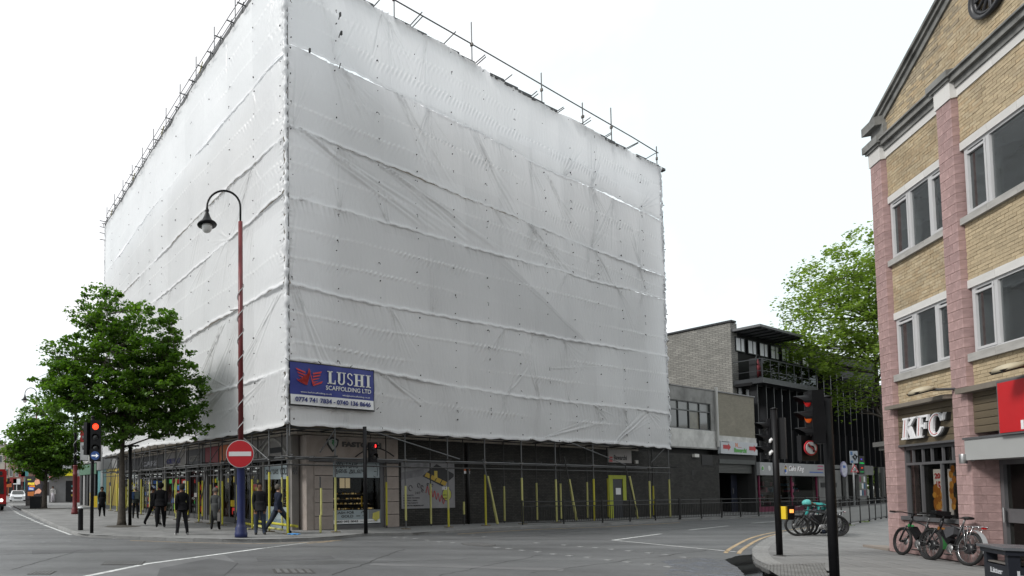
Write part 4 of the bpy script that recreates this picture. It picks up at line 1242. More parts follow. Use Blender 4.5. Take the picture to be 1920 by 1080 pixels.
b = MB(); b.fb(WR, di0 + .08, di0 + .12, 1.0, 1.25, .02, .07); b.build('handle', M_frame, dd)
s2 = px_box('restaurant_sign', mat('dull_white_board', (.32, .30, .29), .6, .1), WR, cb, 1141, 1184, 842, 867, 0, .05)
b = MB(); b.fb(WR, WR.u(1141, 850, .05) + .05, WR.u(1148, 850, .05), WR.z(1141, 866, .05), WR.z(1141, 856, .05), .05, .055); b.build('red_mark', mat('sign_red', (.35, .02, .02), .5), s2)
text('Bawarchi', WR, WR.u(1151, 860, .05), WR.z(1151, 862, .05), 1.2, .26, .052, .004, M_ink, s2, bold=.03)
for x in (1228, 1297): px_box('vent', mat('vent_dark', (.012, .012, .012), .7), WR, cb, x, x + 5, 881, 891, 0, .01)
px_box('grille', mat('vent_dark', (.012, .012, .012), .7), WR, cb, 1316, 1336, 853, 872, 0, .03)
lb = px_box('wall_light', mat('light_casing', (.5, .49, .46), .5), WR, cb, 1303, 1311, 851, 857, 0, .14)
lb2 = px_box('alarm_box', mat('light_casing2', (.35, .34, .32), .5), WR, cb, 1192, 1197, 863, 869, 0, .1)

# --- high street shops on the left face
def shopfront(x0, x1, fm, sign=None, zf0=2.85, zf1=3.72, back=.62, stall=.35, wares=None, doors=(), smat=None, label=None, seed=0, ilight=.5, awn=None):
    u0, u1 = WLf.u(x0, 930), WLf.u(x1, 930)
    s = thing('shopfront', label, 'shopfront', WLf.P(u0, .1))
    r = random.Random(seed)
    b = MB(); b.fb(WLf, u0 + .01, u1 - .01, zf0, zf1, -.3, .04); b.build('fascia', fm, s)
    b = MB(); b.fb(WLf, u0 + .01, u0 + .18, .1, zf0, -.3, .02); b.fb(WLf, u1 - .18, u1 - .01, .1, zf0, -.3, .02); b.build('pilaster', mat('pilaster_grey', (.06, .06, .06), .7), s)
    b = MB(); b.fb(WLf, u0 + .18, u1 - .18, .1, stall, -.2, -.02); b.build('stall_riser', mat('riser_dark', (.05, .05, .05), .6), s)
    n = max(2, int((u1 - u0) / 1.1)); b = MB()
    for i in range(n + 1):
        u = u0 + .18 + (u1 - u0 - .36) * i / n; b.fb(WLf, u - .03, u + .03, stall, zf0, -.1, -.04)
    b.fb(WLf, u0 + .18, u1 - .18, 2.3, 2.36, -.1, -.041); b.build('window_frame', M_frame, s)
    b = MB(); b.fb(WLf, u0 + .18, u1 - .18, stall, zf0, -.08, -.07); b.build('window_pane', M_gl, s)
    b = MB(); b.fb(WLf, u0 + .05, u1 - .05, .1, zf0, -back - .05, -back); b.build('back_wall', mat('shop_back', (.035, .035, .035), .8), s)
    b = MB(); k = 0; ms = []
    for (c, e) in (wares or []): ms.append(mat('wares_%s' % len(MATS), c, .6, emit=c if e else None, estr=(e or 0) * 2.5))  # some wares glow in their own colour, standing in for shop lighting
    if ms:
        for lv in range(5):
            zz = stall + .1 + lv * .38; u = u0 + .3
            while u < u1 - .3:
                w = r.uniform(.08, .3); h = r.uniform(.12, .32)
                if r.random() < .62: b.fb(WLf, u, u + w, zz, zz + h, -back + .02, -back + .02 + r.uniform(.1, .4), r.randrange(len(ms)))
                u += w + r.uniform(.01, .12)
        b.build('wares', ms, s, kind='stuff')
    if ilight:
        b = MB()
        for i in range(2):
            for j in range(max(2, int((u1 - u0) / .8))):
                u = u0 + .3 + j * .8; b.fb(WLf, u, u + .35, 2.42 + .12 * i, 2.47 + .12 * i, -.7 + i * .3, -.6 + i * .3)
        b.build('ceiling_light', mat('ceiling_light', (1, 1, 1), emit=(.9, .95, 1), estr=ilight), s)
    if sign: text(sign[0], WLf, u0 + (u1 - u0) * .15, zf0 + .25, (u1 - u0) * .6, .30, .045, .01, sign[1], s, bold=.03, name='sign_lettering')
    return s
M_fg = mat('fascia_grey', (.07, .07, .075), .6, .15, 2)
M_fr = mat('fascia_maroon', (.16, .012, .02), .5, .1, 2)
M_fo = mat('fascia_orange', (.40, .10, .02), .5, .3, 2)
M_fc = mat('fascia_cream', (.20, .19, .18), .7, .1, 2, dirt=.25)
RED, YEL, GRN, BLU, WHT = (.4, .03, .03), (.45, .35, .03), (.05, .3, .08), (.05, .12, .35), (.4, .4, .4)
ul0, ul1 = WLf.u(492, 930), WLf.u(580, 930)
gs = thing('shopfront', 'gold loans window of the corner shop behind the leftmost walking man in navy', 'shopfront', WLf.P(ul0, .1))
b = MB(); b.fb(WLf, ul0, -.35, 2.80, 3.72, -.3, .04); b.build('fascia', M_fc, gs)
b = MB(); b.fb(WLf, ul0, ul0 + .15, .1, 2.8, -.3, .02); b.fb(WLf, -.6, -.35, .1, 2.8, -.3, .02); b.build('pilaster', M_fc, gs)
b = MB(); b.fb(WLf, ul0 + .15, -.6, .1, .95, -.12, -.02); b.build('pale_sign', M_signp, gs)
b = MB(); b.fb(WLf, ul0 + .15, -.6, 2.05, 2.65, -.12, -.02); ts = b.build('top_sign', M_signp, gs)
text('OPEN 7 DAYS', WLf, ul0 + .25, 2.25, .95, .20, -.018, .004, M_ink, ts, bold=.02); text('GOLD LOANS', WLf, ul0 + 1.35, 2.22, 1.2, .28, -.018, .004, M_ink, ts, bold=.02)
b = MB(); b.fb(WLf, ul0 + .15, -.6, .95, 2.05, -.08, -.07); b.build('window_pane', M_gl, gs)
b = MB(); b.fb(WLf, ul0 + .1, -.5, .1, 2.8, -.95, -.9); b.build('back_wall', MATS['dark_interior'], gs)
r = random.Random(7); b = MB()
for i in range(190):
    s_ = r.uniform(.01, .028); b.box(WLf.P(r.uniform(ul0 + .3, -.7), .98 + r.random() ** 1.4 * .75, -.3 - r.random() * .3), s_, s_ * .5, s_, WLf.d, m=r.randrange(2))
b.build('jewellery', [MATS['gold'], MATS['pearl']], gs, kind='stuff')
text('WE BUY GOLD', WLf, ul0 + .5, .62, 1.3, .14, -.018, .004, mat('blue_ink', (.06, .14, .2), .5), gs)
text('GOLD LOANS', WLf, ul0 + .5, .35, 1.3, .12, -.018, .004, MATS['blue_ink'], gs)
b = MB(); b.fb(WLf, ul0 + .6, ul0 + 1.6, 3.1, 3.32, .04, .06); b.build('dark_plate', M_ink, gs)
b = MB(); b.path([WLf.P(-2.6 + 2.1 * i / 12, 2.9 + .75 * math.sin(i / 12 * math.pi * .9 + .3), .07) for i in range(13)], .05, 6); b.build('arched_moulding', mat('arch_cream', (.30, .29, .27), .6), gs)
shopfront(445, 491, M_fc, None, wares=[(RED, .15), (YEL, .1), ((.1, .1, .1), 0)], seed=1, label='shopfront full of red packets behind the blue and red lamp post')
shopfront(413, 444, M_fo, None, wares=[(RED, .5), (YEL, .2), ((.02, .02, .02), 0)], seed=2, label='shopfront with an orange food fascia left of the tall lamp post', ilight=2.0)
shopfront(386, 412, M_fr, None, wares=[(RED, .4), (YEL, .3), (GRN, .1)], seed=3, label='shopfront with a plain maroon fascia above a red lit window', ilight=1.5)
shopfront(352, 385, M_fg, ('GIFTS', M_fc), wares=[((.02, .02, .02), 0), (RED, .1)], seed=4, label='dim shopfront with a dark grey fascia between maroon and pale fascias', ilight=.3)
shopfront(308, 351, M_fc, ('MOBILE WORLD', mat('letters_navy', (.03, .03, .12), .5)), wares=[(BLU, .6), (GRN, .6), (WHT, .4), (RED, .3)], seed=5, label='brightly lit phone shop window with green and blue displays behind the walking group', ilight=2.5)
shopfront(262, 307, M_fg, ('CAFE', mat('letters_pale', (.3, .3, .33), .5)), wares=[(BLU, .2), (WHT, .2), (RED, .2)], seed=6, label='grey fascia shopfront behind the person carrying two rucksacks', ilight=1.0)
shopfront(224, 261, M_fg, None, wares=[(YEL, .1), (WHT, .1)], seed=7, label='narrow grey fascia shopfront just right of the near tree trunk', ilight=.5)
# little litter at the foot of the scaffold
b = MB(); p = FR.P(.1, .1, .18); b.add([p + Vector((math.cos(a) * .22 * (1 + .2 * math.sin(3 * a)), math.sin(a) * .15, .012 + .02 * (i % 2))) for i, a in enumerate(np.linspace(0, 2 * math.pi, 12, endpoint=False))] + [p + Z * .05], [(i, (i + 1) % 12, 12) for i in range(12)])
tag(b.build('plastic_sheet', mat('sky_blue_plastic', (.08, .28, .60), .4), origin=p), 'crumpled light blue plastic at the foot of the corner standard', 'plastic')
# ------------------------------------------------------------------ low white and khaki building
M_conc = mat('stained_concrete', (.24, .24, .23), .85, .18, 1.3, .2, 20, dirt=.35, dscale=1.1)
M_wht = mat('weathered_white_paint', (.50, .50, .48), .75, .10, 1.5, dirt=.30, dscale=1.3)
M_khaki = brick_mat('khaki_brick', (.21, .195, .155), (.25, .23, .185), (.17, .16, .13), var=.12)
lowx0, lowx1 = 1200, 1420
lu0 = UR - 1.4; lu1 = WR.u(1420, 900)
LZ = WR.z(1400, 742)
lo = thing('low_building', 'low building with white painted bands, dark window strip and khaki brick panel', 'building', WR.P(lu0, .1))
def wb_(name, m, parent, x0, x1, za, zb, o0, o1, F=WR, y=900, u0=None, u1=None, **k):
    a = F.u(x0, y) if u0 is None else u0; c = F.u(x1, y) if u1 is None else u1
    b = MB(); b.fb(F, a, c, za, zb, o0, o1); return b.build(name, m, parent, **k)
zA, zB, zC, zD = WR.z(1332, 808), WR.z(1255, 735), WR.z(1255, 745), WR.z(1340, 841)
uW = WR.u(1333, 780); uP = WR.u(1345, 780)
ztop = WR.z(1300, 728)
wb_('core', mat('core_dark', (.02, .02, .02), .8), lo, 0, 0, 3.0, ztop - .2, -8, -.42, u0=lu0, u1=lu1 - .02)
wb_('concrete_band', M_conc, lo, 0, 0, WR.z(1290, 752), ztop, -.4, .0, u0=lu0, u1=uP)
wb_('window_jamb', M_conc, lo, 0, 0, zA - .15, WR.z(1290, 752), -.4, -.005, u0=uW, u1=uP)
wb_('spandrel', M_wht, lo, 0, 0, zD, zA - .0, -.4, .015, u0=lu0, u1=uP)
wb_('drip_edge', M_conc, lo, 0, 0, zD - .08, zD, -.1, .06, u0=UR + .2, u1=uP - .1)
zw0, zw1 = zA, WR.z(1290, 752)
wf = wb_('window', mat('window_frame_dark', (.03, .035, .035), .4), lo, 0, 0, zw0, zw0 + .07, -.2, -.05, u0=lu0, u1=uW)
uw0 = WR.u(1253, 780); n = 4
pw_ = (uW - uw0) / n
k = -1
fr = MB()
for i in range(-1, n + 1):
    u = uw0 + i * pw_; 
    if u < lu0: continue
    fr.fb(WR, u - .03, u + .03, zw0 + .07, zw1, -.18, -.05)
zm = zw0 + (zw1 - zw0) * .68
fr.fb(WR, lu0, uW, zm - .03, zm + .03, -.181, -.049); fr.fb(WR, lu0, uW, zw1 - .05, zw1, -.17, -.045)
fr.build('mullion_grid', MATS['window_frame_dark'], wf, kind='stuff')
M_gdk = mat('dim_glass', (.035, .040, .038), .08, .3, .8, spec=.6)
M_gup = mat('hazy_glass', (.10, .105, .10), .25, .2, .8, spec=.5)
for i in range(-1, n):
    u = uw0 + i * pw_
    if u < lu0: continue
    b = MB(); b.fb(WR, u + .03, u + pw_ - .03, zw0 + .07, zm - .03, -.12, -.10); b.build('pane', M_gdk if i != 2 else mat('pane_warm', (.09, .085, .06), .3, .5, 2), wf)
    b = MB(); b.fb(WR, u + .03, u + pw_ - .03, zm + .03, zw1 - .05, -.12, -.10); b.build('pane', M_gup, wf)
rod('downpipe', M_wht, lo, WR.P(WR.u(1340, 780), zD + .1, .12), WR.P(WR.u(1340, 780), ztop + .25, .12), .07)
wb_('brick_panel', M_khaki, lo, 0, 0, WR.z(1380, 819), LZ - .05, -.4, -.02, u0=uP, u1=lu1)
wb_('coping', mat('coping_grey', (.2, .2, .2), .7), lo, 0, 0, LZ - .05, LZ + .02, -.4, .05, u0=uP, u1=lu1)
wb_('coping', MATS['coping_grey'], lo, 0, 0, ztop, ztop + .05, -.4, .04, u0=lu0, u1=uP)
wb_('white_band', M_wht, lo, 0, 0, WR.z(1380, 830), WR.z(1380, 819), -.4, .03, u0=uP + .01, u1=lu1)
uE = WR.u(1351, 930)
wb_('header', mat('black_header', (.018, .018, .018), .7), lo, 0, 0, WR.z(1380, 862), WR.z(1380, 830), -.4, -.02, u0=uE, u1=lu1)
wb_('jamb', mat('black_header', (.018, .018, .018), .7), lo, 0, 0, .1, WR.z(1380, 862), -.4, -.02, u0=lu1 - .25, u1=lu1)
wb_('roller_shutter', mat('shutter_box', (.05, .055, .052), .6), lo, 0, 0, WR.z(1380, 870), WR.z(1380, 862), -.3, .02, u0=uE, u1=lu1 - .25)
z = WR.z(1380, 887); zt = WR.z(1380, 870)
while z < zt - .02:
    fpiece('shutter_slat', mat('shutter_slat', (.062, .066, .062), .5, metal=.3, rand=.1), WR, lo, uE + .02, lu1 - .27, z + .008, min(z + .085, zt), -.2, -.16); z += .09
b = MB(); b.fb(WR, uE, lu1 - .2, .1, 3.6, -4.0, -3.9); b.fb(WR, lu1 - .25, lu1 - .2, .1, 3.6, -3.9, -.4); b.build('entrance_back', MATS['dark_interior'], lo)
b = MB()
for i in range(9): b.fb(WR, uE + .5 + i * .26, uE + .8 + i * .26, .1 + i * .2, .14 + i * .2 + .2, -2.4, -1.6)
b.build('staircase', mat('stair_wood', (.045, .04, .03), .7), lo, kind='stuff')
b = MB(); b.fb(WR, lu1 - 1.1, lu1 - .3, .1, 2.6, -1.0, -.95); b.build('door_leaf', mat('navy_leaf', (.012, .015, .028), .5), lo)
rod('handle', M_tube, lo, WR.P(lu1 - .95, 1.3, -.92), WR.P(lu1 - .95, 1.7, -.92), .03)
# sign with two red arrows
su0, su1 = WR.u(1352, 840, .2), WR.u(1420, 840, .2); sz0, sz1 = WR.z(1352, 850, .2), WR.z(1352, 826, .2)
sg = thing('restaurant_sign', 'white fascia sign with two red arrows and green restaurant name above the roller shutter', 'sign', WR.P(su0, sz0, .2))
b = MB(); b.fb(WR, su0, su1, sz0, sz1, .04, .2); b.build('board', mat('sign_white', (.42, .44, .46), .5, .05), sg)
sw_, sh_ = su1 - su0, sz1 - sz0
for f in (.055, .765):
    b = MB(); b.prism([WR.P(su0 + (f + x * .20) * sw_, sz0 + (.53 + y * .26) * sh_, .2) for x, y in [(0, -.6), (.68, -.6), (.68, -1.1), (1, 0), (.68, 1.1), (.68, .6), (0, .6)]], WR.n * .01); b.build('red_arrow', mat('arrow_red', (.38, .015, .02), .5), sg)
text('Bawarchi', WR, su0 + .345 * sw_, sz0 + .14 * sh_, .34 * sw_, .36 * sh_, .2, .01, mat('sign_green', (.06, .28, .04), .5), sg, bold=.05)
text('H', WR, su0 + .385 * sw_, sz0 + .56 * sh_, .055 * sw_, .34 * sh_, .2, .01, mat('sign_orange', (.55, .14, .02), .5), sg, bold=.04)
b = MB(); b.fb(WR, su0 + .45 * sw_, su0 + .55 * sw_, sz0 + .54 * sh_, sz0 + .57 * sh_, .2, .205); b.fb(WR, su0 + .02 * sw_, su0 + .22 * sw_, sz0 + .90 * sh_, sz0 + .95 * sh_, .2, .205, 1); b.build('small_print', [MATS['arrow_red'], M_ink], sg, kind='stuff')

# ------------------------------------------------------------------ modern brick and black fin building
M_grb = brick_mat('grey_stock_brick', (.17, .167, .155), (.235, .23, .212), (.11, .108, .10), bw=.34, bh=.13, mortar=.016, bump=.8, var=.18)
SD = Fac(WR.P(lu1, 0), -dL)
usc = SD.u(1372, 680)
zt_m = SD.z(1372, 603)
MF = Fac(SD.P(usc, 0), dR)
md = thing('modern_building', 'modern grey brick building with black vertical fins, a corner balcony and a thin roof canopy', 'building', MF.P(0, .1))
b = MB(); b.prism([SD.P(usc, .1), SD.P(usc - 22, .1), SD.P(usc - 22, .1) + dR * .4, SD.P(usc, .1) + dR * .4], (0, 0, zt_m - .1)); b.build('side_wall', M_grb, md)
b = MB(); b.prism([SD.P(usc + .1, zt_m) - dR * .1, SD.P(usc - 22, zt_m) - dR * .1, SD.P(usc - 22, zt_m) + dR * .6, SD.P(usc + .1, zt_m) + dR * .6], (0, 0, .12)); b.build('coping', mat('dark_metal', (.035, .038, .042), .45, metal=.4), md)
M_bk = mat('black_cladding', (.006, .006, .007), .6, .2, 2, spec=.15)
M_dm = MATS['dark_metal']
ulen = 27.0
b = MB(); b.fb(MF, .4, .9, 4.0, zt_m, -.4, 0); b.build('brick_return', M_grb, md)
sb_ = -(usc)                       # setback of the upper front
front = usc                        # negative: how far behind WR
def mbx(name, m, u0, u1, z0, z1, o0, o1, F=MF, parent=None, **k):
    b = MB(); b.fb(F, u0, u1, z0, z1, o0, o1); return b.build(name, m, parent or md, **k)
mbx('black_wall', M_bk, .9, ulen, 4.0, zt_m - .3, -.5, -.05)
mbx('core', M_bk, .5, ulen, 4.2, zt_m - .4, -12, -.5)
SB = abs(usc)
mbx('lower_black_band', M_bk, 0.02, ulen, WR.z(1430, 864), WR.z(1430, 800), -.6, -.2, F=Fac(WR.P(lu1, 0), dR))
# canopy
zc_ = MF.z(1376, 619); 
mbx('canopy', mat('canopy_grey', (.10, .105, .11), .5), .15, 7.2, zt_m - .66, zt_m - .50, .02, 1.5)
for i in range(7):
    mbx('canopy_rib', M_dm, .5 + i * 1.0, .60 + i * 1.0, zt_m - .74, zt_m - .66, .02, 1.45)
M_sky = mat('bright_glass', (.02, .02, .02), .03, .05, 1, spec=1.0)
M_mir = glass_mat('mirror_glass', (.10, .10, .10), .80, .02)
def winstrip(z0, z1, u0, u1, step, F=MF, o=0.0, mats=None, gap=.25, name='window'):
    u = u0; i = 0
    while u < u1:
        w = step * (1 - gap)
        f = MB(); f.fb(F, u, u + w, z0, z0 + .06, o, o + .06); f.fb(F, u, u + w, z1 - .06, z1, o, o + .06); f.fb(F, u, u + .05, z0 + .06, z1 - .06, o, o + .06); f.fb(F, u + w - .05, u + w, z0 + .06, z1 - .06, o, o + .06)
        if w > .9: f.fb(F, u + w * .55, u + w * .55 + .05, z0 + .06, z1 - .06, o, o + .055)
        fo = f.build(name, M_dm, md)
        b = MB(); b.fb(F, u + .05, u + w - .05, z0 + .06, z1 - .06, o + .01, o + .025); b.build('pane', M_mir, fo)
        u += step; i += 1
M_mir = mat('sky_white_pane', (.72, .74, .76), .3, .05, 1)  # pane colour stands in for the white sky mirrored in the glass
zu0, zu1 = MF.z(1395, 662), MF.z(1395, 636)
winstrip(zu0, zt_m - .95, .55, 12, 1.75)
zl0, zl1 = MF.z(1395, 744), MF.z(1395, 716)
winstrip(zl0, zl1, .6, 22, 1.1, gap=.42)
winstrip(zl0 - 3.0, zl1 - 3.1, 6.6, 24, 1.6, gap=.5)
# balcony
bz0, bz1 = MF.z(1377, 708, 1.5), MF.z(1377, 660, 1.5)
bo = 1.55
bl = mbx('balcony', M_dm, .1, 8.5, bz0, bz0 + .35, .02, bo)
for (u0, u1, o0, o1) in ((.1, 8.5, bo - .05, bo), (.1, .15, .02, bo - .06), (8.45, 8.5, .02, bo - .06)):
    b = MB(); b.fb(MF, u0, u1, bz1 - .06, bz1, o0, o1); b.fb(MF, u0, u1, bz0 + .8, bz0 + .83, o0, o1); b.build('rail', M_dm, bl)
b = MB(); b.fb(MF, .16, 8.4, bz0 + .36, bz0 + .95, bo - .035, bo - .02); b.fb(MF, .16, 8.4, bz0 + 1.0, bz1 - .08, bo - .034, bo - .021); b.build('balcony_glass', glass_mat('smoked_glass', (.28, .28, .3), .15), bl)
for i in range(8): rod('baluster', M_dm, bl, MF.P(.12 + i * 1.19, bz0 + .35, bo - .03), MF.P(.12 + i * 1.19, bz1, bo - .03), .03)
# red thing and round thing stored on the balcony
fb2 = thing('folded_parasol', 'dark red folded parasol standing on the modern building corner balcony', 'parasol', MF.P(1.3, bz0 + .35, .9))
b = MB(); b.lathe(MF.P(1.3, bz0 + .35, .9), [(.03, 0), (.03, .25), (.14, .3), (.12, .9), (.04, 1.35), (.02, 1.45)], 8); b.build('folded_cloth', mat('parasol_red', (.14, .02, .025), .7), fb2)
b = MB(); b.path([MF.P(1.3 + .28 * math.cos(a), bz0 + 1.75 + .35 * math.sin(a), .9) for a in np.linspace(0, 5.8, 16)], .03, 5); b.build('hoop', M_dm, fb2)
# fins
ftop0 = WR.z(1432, 662); 
FFp = Fac(WR.P(lu1 + .0, 0), dR)
u = .45; i = 0
zfb = WR.z(1430, 866)
while u < ulen - 2:
    ft = MF.z(1437, 660, bo + .1) if i < 2 else MF.z(1437, 672, bo + .1)
    fpiece('fin', mat('fin_black', (.010, .011, .013), .4, .15, 2, spec=.35, rand=.3), FFp, md, u, u + .09, zfb + .02, bz1 + .12, -.35, .02)
    u += 1.15 + (.0 if i % 3 else .12); i += 1
mbx('floor_band', M_bk, .05, ulen - 2, bz0 - .1, bz0 + .1, -1.0, -.1, F=FFp)
# ground floor of the modern building: cake shop
zs0, zs1 = WR.z(1430, 891), WR.z(1430, 867)
cu0, cu1 = lu1 + .02, WR.u(1546, 900)
ck = thing('cake_shop_front', 'cake shop front with pale fascia, script lettering and dark window behind the cyclist', 'shopfront', WR.P(cu0, .1))
b = MB(); b.fb(WR, cu0, cu1, zs0, zs1, -.1, .15); b.build('fascia', mat('fascia_pale', (.28, .285, .29), .5, .05), ck)
def ctext(s, x0, x1, yb, yt, m, **k):
    u0, z0 = WR.uz(x0, yb, .15); u1 = WR.u(x1, yb, .15); z1 = WR.z(x0, yt, .15)
    return text(s, WR, u0, z0, u1 - u0, z1 - z0, .15, .01, m, ck, **k)
ctext('Cake King', 1479, 1508, 886, 873, mat('script_white', (.7, .7, .7), .5), bold=.035, shear=.4, name='script_lettering')
u0, z0 = WR.uz(1480, 885.5, .15)
text('Cake King', WR, u0 + .03, z0 - .02, WR.u(1508, 880, .15) - u0, WR.z(1479, 873, .15) - WR.z(1479, 886, .15), .145, .008, mat('script_dark', (.10, .02, .02), .5), ck, bold=.06, shear=.4, name='script_shadow')
def dsc(x, y, r, m, o=.15, name='emblem', rat=1.0):
    u, z = WR.uz(x, y, o); b = MB(); b.disc(WR.P(u, z, o), WR.n, r, .01, 20, X=WR.d, ratio=rat); return b.build(name, m, ck)
dsc(1473, 880, .26, mat('emblem_white', (.55, .55, .55), .5), name='cupcake_badge', rat=1.25)
dsc(1473, 876.5, .15, mat('emblem_choc', (.10, .02, .03), .5), .162, 'cupcake_top'); dsc(1473, 879.5, .13, mat('emblem_gold', (.5, .36, .03), .5), .174, 'cupcake_face'); dsc(1473, 882.5, .12, mat('emblem_blue', (.02, .09, .4), .5), .186, 'cupcake_case')
for x, m in ((1430, 'g1'), (1442.5, 'g2'), (1453, 'g3')):
    dsc(x, 878, .18, MATS['emblem_white'], .15, 'green_badge')
    if x != 1442.5: dsc(x, 878, .13, mat('emblem_green', (.03, .25, .06), .5), .162, 'green_disc'); dsc(x + .8, 877.5, .06, mat('emblem_lime', (.25, .4, .05), .5), .174, 'green_leaf')
b = MB()
for (x0, x1, y) in ((1533, 1543, 874), (1533, 1543, 880)): 
    b.fb(WR, WR.u(x0, y, .15), WR.u(x1, y, .15), WR.z(x0, y + 1.2, .15), WR.z(x0, y - 1.2, .15), .15, .155)
b.build('pink_print', mat('pink_print', (.35, .06, .14), .5), ck, kind='stuff')
b = MB(); b.fb(WR, WR.u(1518, 885, .15), WR.u(1543, 885, .15), WR.z(1518, 886.5, .15), WR.z(1518, 884.3, .15), .15, .155); b.build('blue_print', mat('blue_print', (.05, .12, .35), .5), ck)
b = MB(); b.fb(WR, cu0 + .1, cu1 - .9, .45, zs0 - .02, -.12, -.10); b.build('window_pane', M_gl, ck)
M_mag = mat('magenta_frame', (.16, .012, .05), .5)
b = MB()
for x in (1427, 1488, 1535): u = WR.u(x, 930); b.fb(WR, u - .04, u + .04, .4, zs0 - .02, -.14, -.05)
b.build('magenta_frame', M_mag, ck, kind='stuff'); b = MB(); b.fb(WR, cu0 + .1, cu1 - .9, .1, .44, -.2, -.05); b.build('magenta_stall', M_mag, ck)
b = MB(); b.fb(WR, cu0, cu1 - .8, .1, zs0, -2.4, -2.3); b.build('back_wall', mat('shop_back2', (.03, .03, .03), .8), ck)
r = random.Random(12); b = MB()
for i in range(60):
    u = r.uniform(cu0 + .3, cu1 - 1.2); z = .5 + r.randrange(4) * .45; w, h = r.uniform(.1, .3), r.uniform(.1, .35)
    b.fb(WR, u, u + w, z, z + h, -1.6, -1.2 + r.random() * .3, r.randrange(5))
b.build('cakes', [mat('cake_white', (.28, .28, .27), .6), mat('cake_blue', (.04, .12, .2), .6), mat('cake_pink', (.2, .04, .08), .6), mat('cake_brown', (.07, .04, .02), .6), mat('cake_black', (.02, .02, .02), .6)], ck, kind='stuff')
b = MB(); b.path([WR.P(WR.u(1440, 920) + .12 * math.sin(t * 2.2), 1.4 + t * .28, -.5) for t in range(6)], .07, 6); b.build('window_display', mat('display_pale', (.35, .34, .32), .6), ck)
for (x, y, r_, m) in ((1490, 908, .14, M_mag), (1490, 920, .13, M_mag), (1490, 932, .14, M_mag)):
    u, z = WR.uz(x, y); b = MB(); b.disc(WR.P(u, z, -.09), WR.n, r_, .01, 12, X=WR.d); b.build('magenta_spot', m, ck)
b = MB(); b.fb(WR, cu1 - .85, cu1 + 3.2, .1, zs1 + .05, -.4, -.06); b.build('pale_pier', mat('pier_grey', (.17, .17, .165), .8, .1, 2, dirt=.2), ck)
b = MB(); b.fb(WR, WR.u(1541, 913), WR.u(1570, 913), 1.75, 2.1, -.06, -.03); b.build('dark_plate', M_ink, ck)
b = MB(); b.fb(WR, lu1 + .01, lu1 + 26, .1, zs1, -9, -2.5); b.fb(WR, lu1 + .01, lu1 + 26, zs1 + .11, zs1 + .4, -9, -.45, 0); b.build('ground_floor_core', MATS['dark_interior'], md, kind='stuff')
b = MB(); b.fb(WR, cu0 + .0, cu0 + .05, .1, zs0, -2.3, -.21); b.fb(WR, cu1 - .86, cu1 - .84, .1, zs0, -2.3, -.45); b.fb(WR, cu0, cu1 - .8, zs0 - .02, zs0, -2.3, -.16); b.build('side_wall', MATS['shop_back2'], ck, kind='stuff')
# round projecting sign
u, z = WR.uz(1573, 880, .5)
rs_ = thing('projecting_sign', 'round lilac and white projecting sign at the end of the cake shop fascia', 'sign', WR.P(u, z, .3))
b = MB(); b.disc(WR.P(u, z, .72), WR.n, .58, .06, 28, X=WR.d); b.build('disc', mat('lilac', (.36, .34, .50), .5, .2, 5), rs_)
b = MB(); b.disc(WR.P(u, z, .785), WR.n, .50, .006, 28, X=WR.d); b.build('white_face', mat('lilac_white', (.5, .5, .58), .5, .25, 9), rs_)
b = MB(); b.fb(WR, u - .28, u + .18, z + .1, z + .28, .795, .80); b.build('blue_word', mat('word_blue', (.04, .12, .4), .5), rs_)
b = MB(); b.fb(WR, u - .05, u + .05, z - .05, z + .05, -.1, .72); b.build('bracket', M_dm, rs_)
# shop beyond with notices, dark doorway and lit sign
f2 = thing('corner_store_front', 'store front with notices and a dark doorway beyond the round projecting sign', 'shopfront', WR.P(cu1 + 3.4, .1))
uu = WR.u(1588, 930)
b = MB(); b.fb(WR, uu, WR.u(1592, 930), .1, zs1, -.2, -.02); b.fb(WR, uu + 2.6, uu + 4.0, .1, zs1, -.2, -.02); b.fb(WR, uu, WR.u(1640, 930), zs0 + .2, zs1 + .1, -.2, .0); b.build('pier', MATS['pier_grey'], f2)
b = MB(); b.fb(WR, uu, WR.u(1650, 930), .1, zs1, -2, -1.9); b.build('back_wall', MATS['dark_interior'], f2)
r = random.Random(3); 
for i in range(9):
    u = uu + 2.7 + (i % 3) * .42; z = 1.1 + (i // 3) * .55
    fpiece('notice', [M_white, MATS['cake_blue'], MATS['cake_pink'], mat('notice_green', (.15, .2, .12), .6)][i % 4], WR, f2, u, u + .3, z, z + .42, -.02, -.01)
for i in range(14):
    u = uu + 4.4 + i * 1.3; fpiece('post', MATS['pier_grey'] if i % 3 == 0 else M_dm, WR, f2, u, u + .14, .1, zs1, -.3, -.1)
for i in range(12):
    u = uu + 4.6 + i * 1.3; b = MB(); b.fb(WR, u, u + 1.0, .5, 3.0, -.25, -.22); b.build('window_pane', M_gl, f2)
# neon lit sign
nu, nz0 = WR.uz(1616, 872, .9)
ns = thing('neon_sign', 'small black box sign with green, red and blue neon words by the far store', 'sign', WR.P(nu, nz0 - .5, .7))
b = MB(); b.fb(WR, nu - .35, nu + .65, nz0 - .70, nz0 + .70, .72, .85); b.build('box', M_blk, ns)
for (c, z, h, w, s) in (((.02, .6, .12), .10, .10, .8, 'OPEN'), ((.6, .06, .03), -.28, .13, .35, 'ATM'), ((.02, .3, .08), -.55, .08, .7, 'CASH'), ((.12, .08, .6), .38, .12, .3, 'OK')):
    text(s, WR, nu - .25 + (.2 if w < .6 else 0), nz0 + z, w, h, .86, .01, mat('neon_%d' % int(c[0] * 100 + c[2] * 10), c, emit=c, estr=.6), ns, bold=.0)

